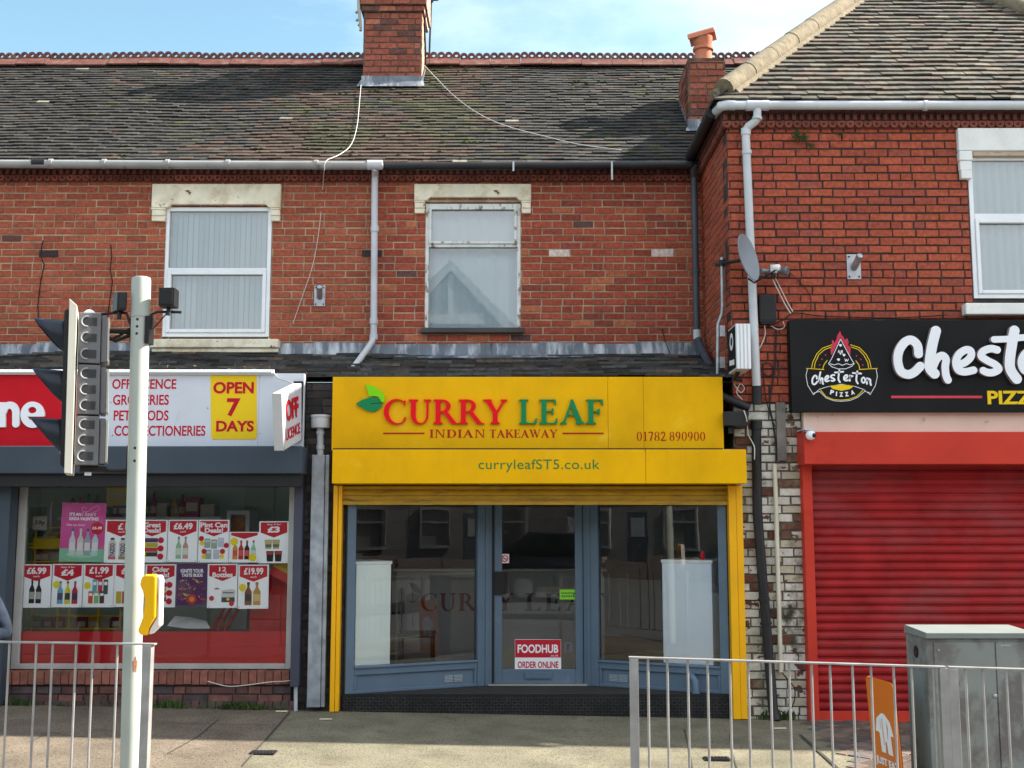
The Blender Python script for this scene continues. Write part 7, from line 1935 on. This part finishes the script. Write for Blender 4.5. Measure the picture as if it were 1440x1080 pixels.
for a, b in ((f0.x + .05, f0.x + wdt * .62), (f0.x + wdt * .63, f0.x + wdt - .02)):
    t = MB(); t.box(a, b, f0.y, f0.y + .0115, zb + .10, zt - .07); t.build('cabinet_door', cab_m, o, bevel=.004)
q = rail_pt(1434, 994, .72)
t = MB(); t.lathe((f0.x + wdt * .60, f0.y, zt - .42), [(.014, 0), (.014, .010), (.006, .016)], 12, axis=(0, -1, 0)); t.lathe((f0.x + .08, f0.y, zt - .12), [(.007, 0), (.007, .006)], 10, axis=(0, -1, 0)); t.build('lock', galv, o)
t = MB(); t.lathe((f0.x + .0055, f0.y + dep * .52, zt - .155), [(.042, 0), (.042, .004), (.034, .006)], 20, axis=(-1, 0, 0)); t.build('side_vent', black_m, o)
t = MB(); t.box(f0.x + .50, f0.x + .57, f0.y - .0015, f0.y + .0, zt - .095, zt - .085); t.build('door_badge', galv, o)
t = MB(); t.box(f0.x + .02, f0.x + wdt - .02, f0.y + .03, f0.y + dep - .02, zb - .02, zb + .0599); t.build('plinth', concrete, o)

# ---------------------------------------------------------------- orange pavement board
Yb = -2.75
tl, tr = at(1217, 950, Yb), at(1255, 957, Yb - .42)
o = thing('pavement_board', 'narrow orange pavement sign with a white house and cutlery emblem beside the cabinet', 'pavement sign', (tl.x, Yb, gz(tl.x)))
zt_, zb_ = tl.z, gz(3.0)
u = Vector((tr.x - tl.x, -.42, 0)).normalized(); n = Vector((u.y, -u.x, 0)); W_ = math.hypot(tr.x - tl.x, .42)
A0 = Vector((tl.x, Yb, 0)); lean = n * -.05
def BB(a, h, k=0): return A0 + u * a + Vector((0, 0, zb_ + h)) + lean * (1 - h / (zt_ - zb_)) - n * (.012 * k)
Hb = zt_ - zb_
out = [(0, 0.02), (W_, 0.02)] + [(W_ - .05 + .05 * math.cos(R(a)), Hb - .05 + .05 * math.sin(R(a))) for a in range(0, 91, 18)] + [(.03 + .03 * math.cos(R(a)), Hb - .03 + .03 * math.sin(R(a))) for a in range(90, 181, 30)]
t = MB(); P = [BB(a, h) for a, h in out] + [BB(a, h, 1) for a, h in out]; m_ = len(out)
t.add(P, [tuple(range(m_)), tuple(range(2 * m_ - 1, m_ - 1, -1))] + [(i, i + m_, (i + 1) % m_ + m_, (i + 1) % m_) for i in range(m_)]); t.build('board', orange, o)
t = MB(); P = [BB(a, h, 1.1) for a, h in out] + [BB(a, h, 1.4) for a, h in out]; t.add(P, [tuple(range(m_)), tuple(range(2 * m_ - 1, m_ - 1, -1))] + [(i, i + m_, (i + 1) % m_ + m_, (i + 1) % m_) for i in range(m_)]); t.build('board_back', char, o)
t = MB()
hb = Hb * .40; place = lambda a, b, k: BB(a, b) + n * (.003 if k == 0 else .0003)
cxh = W_ * .52
solid2d(t, [('p', [(cxh - .13, hb + .10), (cxh - .10, hb + .19), (cxh - .02, hb + .235), (cxh + .02, hb + .235), (cxh + .10, hb + .19), (cxh + .14, hb + .10), (cxh + .095, hb + .10), (cxh + .105, hb - .03), (cxh + .04, hb - .03), (cxh + .03, hb + .05), (cxh + .01, hb + .05), (cxh + .0, hb - .03), (cxh - .06, hb - .03), (cxh - .07, hb + .10)]),
            ('x', [(cxh - .025, hb + .20), (cxh - .012, hb + .20), (cxh - .004, hb + .02), (cxh - .02, hb + .02)]), ('x', [(cxh - .05, hb + .19), (cxh - .042, hb + .19), (cxh - .042, hb + .12), (cxh - .05, hb + .12)]), ('x', [(cxh + .045, hb + .2), (cxh + .065, hb + .15), (cxh + .055, hb + .06), (cxh + .045, hb + .06)])], .006, place, .003)
put_text(t, 'JUST EAT', BB(W_ * .12, hb - .135) + n * .0004, u, (BB(0, .5) - BB(0, 0)).normalized(), n, W_ * .80, .065, .002, bold=.03)
t.build('board_print', ink_white, o)
t = MB(); t.tube([BB(.03, .03) - n * .2, BB(W_ - .03, .03) - n * .2], .012, 6); t.build('board_stay', char, o)

# ---------------------------------------------------------------- weeds
g = MB(); r = random.Random(17)
def tuft(x, y, n_, h, spread):
    for k in range(n_):
        a = r.uniform(0, 6.28); rr = r.uniform(0, spread); bx, by = x + rr * math.cos(a) * 1.6, y + min(0, rr * math.sin(a) * .4) - .005
        hh = h * r.uniform(.4, 1.1); dx, dy = r.uniform(-.5, .5) * hh, r.uniform(-.6, .1) * hh; w = r.uniform(.004, .010); z = gz(bx)
        c = r.uniform(.6, 1.5); cc = (c * r.uniform(.8, 1.2), c, c * .9)
        g.add([(bx - w, by, z), (bx + w, by, z), (bx + dx * .6 + w, by + dy * .5, z + hh * .7), (bx + dx, by + dy, z + hh), (bx + dx * .6 - w, by + dy * .5, z + hh * .7)], [(0, 1, 2, 3, 4)], cc)
for px, n_, h in ((234, 60, .09), (248, 50, .08), (226, 30, .06), (28, 40, .09), (330, 60, .07), (345, 70, .08), (360, 50, .06), (320, 30, .05), (385, 20, .04), (100, 12, .03), (280, 12, .03)):
    tuft(at(px, 1000, -.02).x, -.025, n_, h, .10)
for px, n_ in ((1098, 26), (1106, 20), (1112, 10), (1070, 10)): tuft(at(px, 1010, -.02).x, -.03, n_, .10, .05)
props(g.build('weeds', weed_m, fix=False), 'small green weeds and moss tufts along the foot of the shop walls', kind='stuff')
def wall_plant(lab, px, py, Y, n_, s, col):
    g2 = MB(); c = at(px, py, Y)
    for k in range(n_):
        a = r.uniform(0, 6.28); L_ = s * r.uniform(.3, 1); e = c + Vector((L_ * math.cos(a), -r.uniform(.01, .06), L_ * .7 * math.sin(a)))
        g2.tube([c, e], .0025, 4); w = s * .13
        for q in range(3):
            m_ = c + (e - c) * (.5 + .25 * q); b = r.uniform(.6, 1.4)
            g2.add([m_, m_ + Vector((w, -.01, w * .3)), m_ + Vector((w * 1.3, -.012, w)), m_ + Vector((w * .2, -.006, w * .8))], [(0, 1, 2, 3)], (b * col, b, b))
    props(g2.build('wall_plant', weed_m, fix=False), lab, 'plant')
wall_plant('dark sprig growing from the brick joint under the eaves of the corner building', 1124, 193, -.012, 34, .10, 1.1)
wall_plant('tiny sprig in the brick joint below the larger sprig', 1139, 206, -.012, 18, .06, 1.2)
wall_plant('small brown sprig beside the eaves course near the white window', 1180, 189, -.012, 12, .06, 2.2)
# litter at the foot of the shops
for px, py, lab in ((457, 1018, 'scrap of pale litter near the foot of the galvanised duct'), (1096, 1019, 'flat pale offcut lying at the foot of the conduit'), (395, 1008, 'small twig of litter at the joint of the two pavements')):
    p = on_plane(px, py, Vector((0, 0, 0)), Vector((0, 0, 1))); t = MB(); t.box(p.x - .05, p.x + .06, p.y - .008, p.y + .008, gz(p.x) + .008, gz(p.x) + .016); props(t.build('litter_scrap', stone, bevel=.003), lab, 'litter')

# ---------------------------------------------------------------- passer-by at the edge of the frame (elbow and coat)
Yq = -1.6
el = at(13, 893, Yq)
px_ = el.x - .50
pe = thing('person', 'passer-by in a navy coat with a bent elbow at the edge of the pavement', 'person', (px_, Yq, gz(px_)))
zq = gz(px_); hgt = 1.62
def skinned(name, V, E, rad, m, parent, root=0):
    me = bpy.data.meshes.new(name); me.from_pydata([tuple(Vector(v) - orig(parent)) for v in V], E, [])
    o = bpy.data.objects.new(name, me); COL.objects.link(o); o.parent = parent; ORIG[o.name] = orig(parent)
    me.materials.append(m)
    s = o.modifiers.new('skin', 'SKIN'); me.skin_vertices[0].data.foreach_set('radius', [c for q in rad for c in ((q, q) if not isinstance(q, tuple) else q)])
    for i, v in enumerate(me.skin_vertices[0].data): v.use_root = (i == root)
    b = o.modifiers.new('sub', 'SUBSURF'); b.levels = 2; b.render_levels = 2; s.use_smooth_shade = True
    return o
cl = mat('navy coat cloth', (.022, .030, .046), .95, var=.3, vs=9, bump=1.0, bs=16, spec=.1); skin_m = mat('skin', (.50, .32, .25), .55, var=.05); trous = mat('dark trousers', (.03, .03, .034), .9)
B = lambda x, y, z: (px_ + x, Yq + y, zq + z)
V = [B(0, 0, .84), B(0, 0, 1.02), B(0, .0, 1.22), B(0, 0, 1.36), B(0, -.0, 1.43), B(.17, 0, 1.32), B(.29, .03, 1.12), B(el.x - px_ - .05, .06, el.z - zq + .01), B(.33, -.06, .80), B(.22, -.12, .76), B(-.17, 0, 1.32), B(-.25, .02, 1.1), B(-.26, .03, .92), B(-.25, -.05, .80), B(0, 0, .62)]
E = [(0, 1), (1, 2), (2, 3), (3, 4), (3, 5), (5, 6), (6, 7), (7, 8), (8, 9), (3, 10), (10, 11), (11, 12), (12, 13), (0, 14)]
skinned('coat', V, E, [(.25, .16), (.25, .16), (.23, .15), (.11, .09), (.06, .06), .10, .09, .082, .07, .06, .10, .095, .085, .06, (.25, .17)], cl, pe)
V = [B(0, 0, .80), B(.09, 0, .74), B(.10, -.03, .46), B(.10, .02, .09), B(.10, -.12, .05), B(-.09, 0, .74), B(-.10, .06, .46), B(-.10, .16, .10), B(-.10, .04, .05)]
skinned('legs', V, [(0, 1), (1, 2), (2, 3), (3, 4), (0, 5), (5, 6), (6, 7), (7, 8)], [.12, .10, .07, .05, .04, .10, .07, .05, .04], trous, pe)
V = [B(0, 0, 1.38), B(0, -.005, 1.45), B(0, -.02, 1.53), B(0, -.01, 1.60), B(0, -.10, 1.515)]
skinned('head', V, [(0, 1), (1, 2), (2, 3), (2, 4)], [.05, .055, .085, .07, .022], skin_m, pe)
t = MB(); t.lathe(B(0, .015, 1.50), [(.09, 0), (.105, .04), (.104, .10), (.07, .15), (.02, .165)], 18); t.build('hair', mat('dark hair', (.03, .02, .015), .7), pe, smooth=True)

# ---------------------------------------------------------------- what the glass looks out on: the house opposite, parked car; unseen added terrace along the row
of_ = thing('gabled_house', 'pale rendered house opposite with white bargeboards on its gable', 'house', (-1.8, -19, 0))
t = MB(); gx, gw, gy = -1.8, 3.3, -18.5
t.prism([(gx - gw, 3), (gx + gw, 3), (gx + gw, 5.6), (gx, 9.1), (gx - gw, 5.6)], gy, gy - 7, (.70, .71, .73)); t.box(gx - gw, gx + gw, gy - .02, gy - 7, 0, 2.99, (.15, .13, .12))
t.box(gx + gw + .01, 34, gy - .8, gy - 7, 0, 5.2, (.15, .14, .135)); t.box(-34, gx - gw - .01, gy - .8, gy - 7, 0, 5.2, (.17, .165, .16)); t.build('wall', brick_dark_m, of_)
t = MB(); t.prism([(gx + gw + .1, 5.2), (34.2, 5.2), (34.2, 7.6), (gx + gw - 1.5, 7.6)], gy - 3.8, gy - 4.0); t.prism([(-34.2, 5.2), (gx - gw - .1, 5.2), (gx - gw + 1.5, 7.6), (-34.2, 7.6)], gy - 3.8, gy - 4.0)
t.build('roof', MAT['dark slate sill'], of_)
t = MB()
for s in (-1, 1):
    a = Vector((gx, gy + .15, 9.45)); b = Vector((gx + s * (gw + .35), gy + .15, 5.65)); w = Vector((0, 0, -.34))
    P = [a, b, b + w, a + w]; t.add(P + [p + Vector((0, -.25, 0)) for p in P], [(0, 1, 2, 3), (4, 7, 6, 5), (0, 4, 5, 1), (3, 2, 6, 7)])
t.box(gx - 1.0, gx + 1.0, gy + .02, gy + .1, 7.55, 7.85); t.box(gx - .08, gx + .08, gy + .02, gy + .1, 7.86, 9.0)
for wx in (5, 7.6, 11, 14, -5.2, -7.8, -11.2): frame_mesh(t, gx + wx - .6, gx + wx + .6, 3.2, 4.6, gy - .78, .09, .08, [(4.1, .06)])
for wx in (-1.5, 1.5): frame_mesh(t, gx + wx - .6, gx + wx + .6, 3.4, 4.9, gy + .02, .09, .08, [(4.3, .06)])
t.build('bargeboard', upvc, of_)
t = MB()
for wx in (gx - 1.5, gx + 1.5, gx + 5, gx + 7.6, gx + 11, gx + 14, gx + 18, gx + 21, gx + 25, gx + 28, -7, -9.6, -13, -16, -20, -23, -26, -29): frame_mesh(t, wx - .75, wx + .75, .9, 2.3, gy + .02 if abs(wx - gx) < 3 else gy - .78, .09, .08, [(1.8, .06)])
t.build('window_frame', mat('grey painted frame', (.26, .26, .27), .5), of_)
t = MB()
for wx in (gx - .2, gx + 3.6, gx + 9.2, gx + 23, -11.2, -18, -24.5): t.box(wx - .45, wx + .45, gy + .02 if abs(wx - gx) < 3 else gy - .79, gy - .5 if abs(wx - gx) < 3 else gy - 1, .05, 2.15, (.04, .05, .07)); t.box(wx - .3, wx + .3, (gy + .03 if abs(wx - gx) < 3 else gy - .775), (gy + .025 if abs(wx - gx) < 3 else gy - .785), 1.3, 1.95, (.3, .32, .34))
t.build('front_door', brick_dark_m, of_)
t = MB()
for k in range(-32, 33, 2): t.box(k, k + 1.9, -17.9, -17.7, .0, .55 + .1 * (k % 3), (.22, .17, .14))
t.build('garden_wall', brick_dark_m, of_)
ca = thing('parked_car', 'dark parked car seen only as a reflection in the takeaway glass', 'car', (3.1, -14.6, 0))
ca.location.x = 1.6
def carbody(t, prof, w0, w1, y):
    n_ = len(prof); P = []
    for s, ins in ((-1, .0), (1, .0)):
        for x, z in prof: P.append((3.1 + x, y + s * (w0 if z < .95 else w1), z))
    t.add(P, [tuple(range(n_)), tuple(range(2 * n_ - 1, n_ - 1, -1))] + [(i, i + n_, (i + 1) % n_ + n_, (i + 1) % n_) for i in range(n_)])
t = MB(); carbody(t, [(-2.1, .35), (2.1, .35), (2.15, .75), (2.05, .98), (1.2, 1.02), (.55, 1.55), (-1.2, 1.60), (-1.95, 1.1), (-2.15, .9)], .88, .70, -14.6); t.build('body', mat('dark car paint', (.02, .022, .028), .25, var=.05, coat=.8), ca, bevel=.05)
t = MB()
for s in (-1, 1): t.add([(3.1 + a, -14.6 + s * b, c) for a, b, c in ((-1.7, .80, 1.08), (1.0, .80, 1.08), (.5, .725, 1.48), (-1.1, .725, 1.52))], [(0, 1, 2, 3)])
t.build('side_window', mat('dark car glass', (.01, .014, .014), .05), ca)
for wx in (-1.35, 1.35):
    for s in (-1, 1):
        w = part(ca, 'wheel'); t = MB(); t.lathe((3.1 + wx, -14.6 + s * .78, .33), [(.24, -.1), (.33, -.08), (.33, .08), (.24, .1)], 24, axis=(0, 1, 0)); t.build('tyre', black_m, w, smooth=True)
        t = MB(); t.lathe((3.1 + wx, -14.6 + s * .79, .33), [(.22, -.09), (.22, .09), (.08, .1)], 18, axis=(0, 1, 0)); t.build('rim', galv, w, smooth=True)
nb = thing('terraced_building', 'unseen neighbouring red brick terrace added along the row past the corner building', 'building', (16, 0, 0))  # out of view, added so its eaves cast the shadow along the pavement
t = MB(); t.box(XR1 + .02, 34, .05, 8, -.2, 5.9, (.34, .1, .06)); t.build('wall', brick_dark_m, nb)
t = MB(); t.add([(XR1 + .3, -.12, 5.9), (34, -.12, 5.9), (34, 4, 8.9), (XR1 + .3, 4, 8.9), (XR1 + .3, 8.1, 5.9), (34, 8.1, 5.9)], [(0, 1, 2, 3), (3, 2, 5, 4)]); t.build('roof', MAT['dark slate sill'], nb, fix=False)

# a hedge and a lamp column further along the opposite pavement, for the glass to reflect
r = random.Random(77); g2 = MB()
for k in range(2600):
    c = Vector((r.uniform(-13, -9), -17.6 + r.uniform(-.5, .5), r.uniform(.1, 1.5))); s = .07; a = r.uniform(0, 6.3); q = r.uniform(.5, 1.6)
    u_ = Vector((math.cos(a), math.sin(a) * .5, r.uniform(-.5, .5))) * s; v_ = Vector((r.uniform(-.3, .3), .3, 1)) * s * .6
    g2.add([c - u_, c + v_, c + u_, c - v_], [(0, 1, 2, 3)], (q, q, q))
props(g2.build('hedge', weed_m, fix=False), 'clipped hedge along the opposite pavement reflected in the shop glass', 'hedge')

def move_copy(src, x, y, lab):
    c = copy_tree(src); c.location = (x, y, 0); c['label'] = lab; c['group'] = 'cars parked across the road'; return c
ca['group'] = 'cars parked across the road'
move_copy(ca, 9.4, -15.0, 'dark car parked further along the opposite kerb')
move_copy(ca, -8.6, -15.0, 'dark car parked before the hedge across the road')

# closing walls behind the fascia end and the next shop along, beyond the frame
t = MB(); t.box(rx1 + .06, rx1 + .36, .22, 4.2, -.1, 2.96, (.10, .05, .04)); t.box(rx1 - .5, rx1 + .059, .57, .63, 2.3, 3.3, (.06, .05, .045)); t.build('lower_wall', brick_dark_m, bl_right)
t = MB(); xe = at(5, 820, .05).x
brickwall(t, (XLEFT, .045, -.05), U, NF, xe - XLEFT, 3.15, lambda r: mulc((.13, .06, .055), r.uniform(.5, 1.2)), seed=76, ch=.078)
t.build('front_wall', [brick_dark_m, mortar_dark], bl_left, fix=False)
ns = part(bl_left, 'roller_shutter'); t = MB(); k = 2.35
while k > .15:
    t.tube([(XLEFT + .5, .03, k), (xe - .45, .03, k)], .042, 8); k -= .081
t.build('shutter_slats', navy, ns, smooth=True)
t = MB(); t.box(XLEFT + .3, xe - .3, -.3, .02, 2.38, 2.75); t.build('shutter_box', navy, ns, bevel=.01)
t = MB(); t.box(XLEFT + .3, xe - .32, -.12, .03, 2.76, 3.3); t.build('fascia_board', char, bl_left)
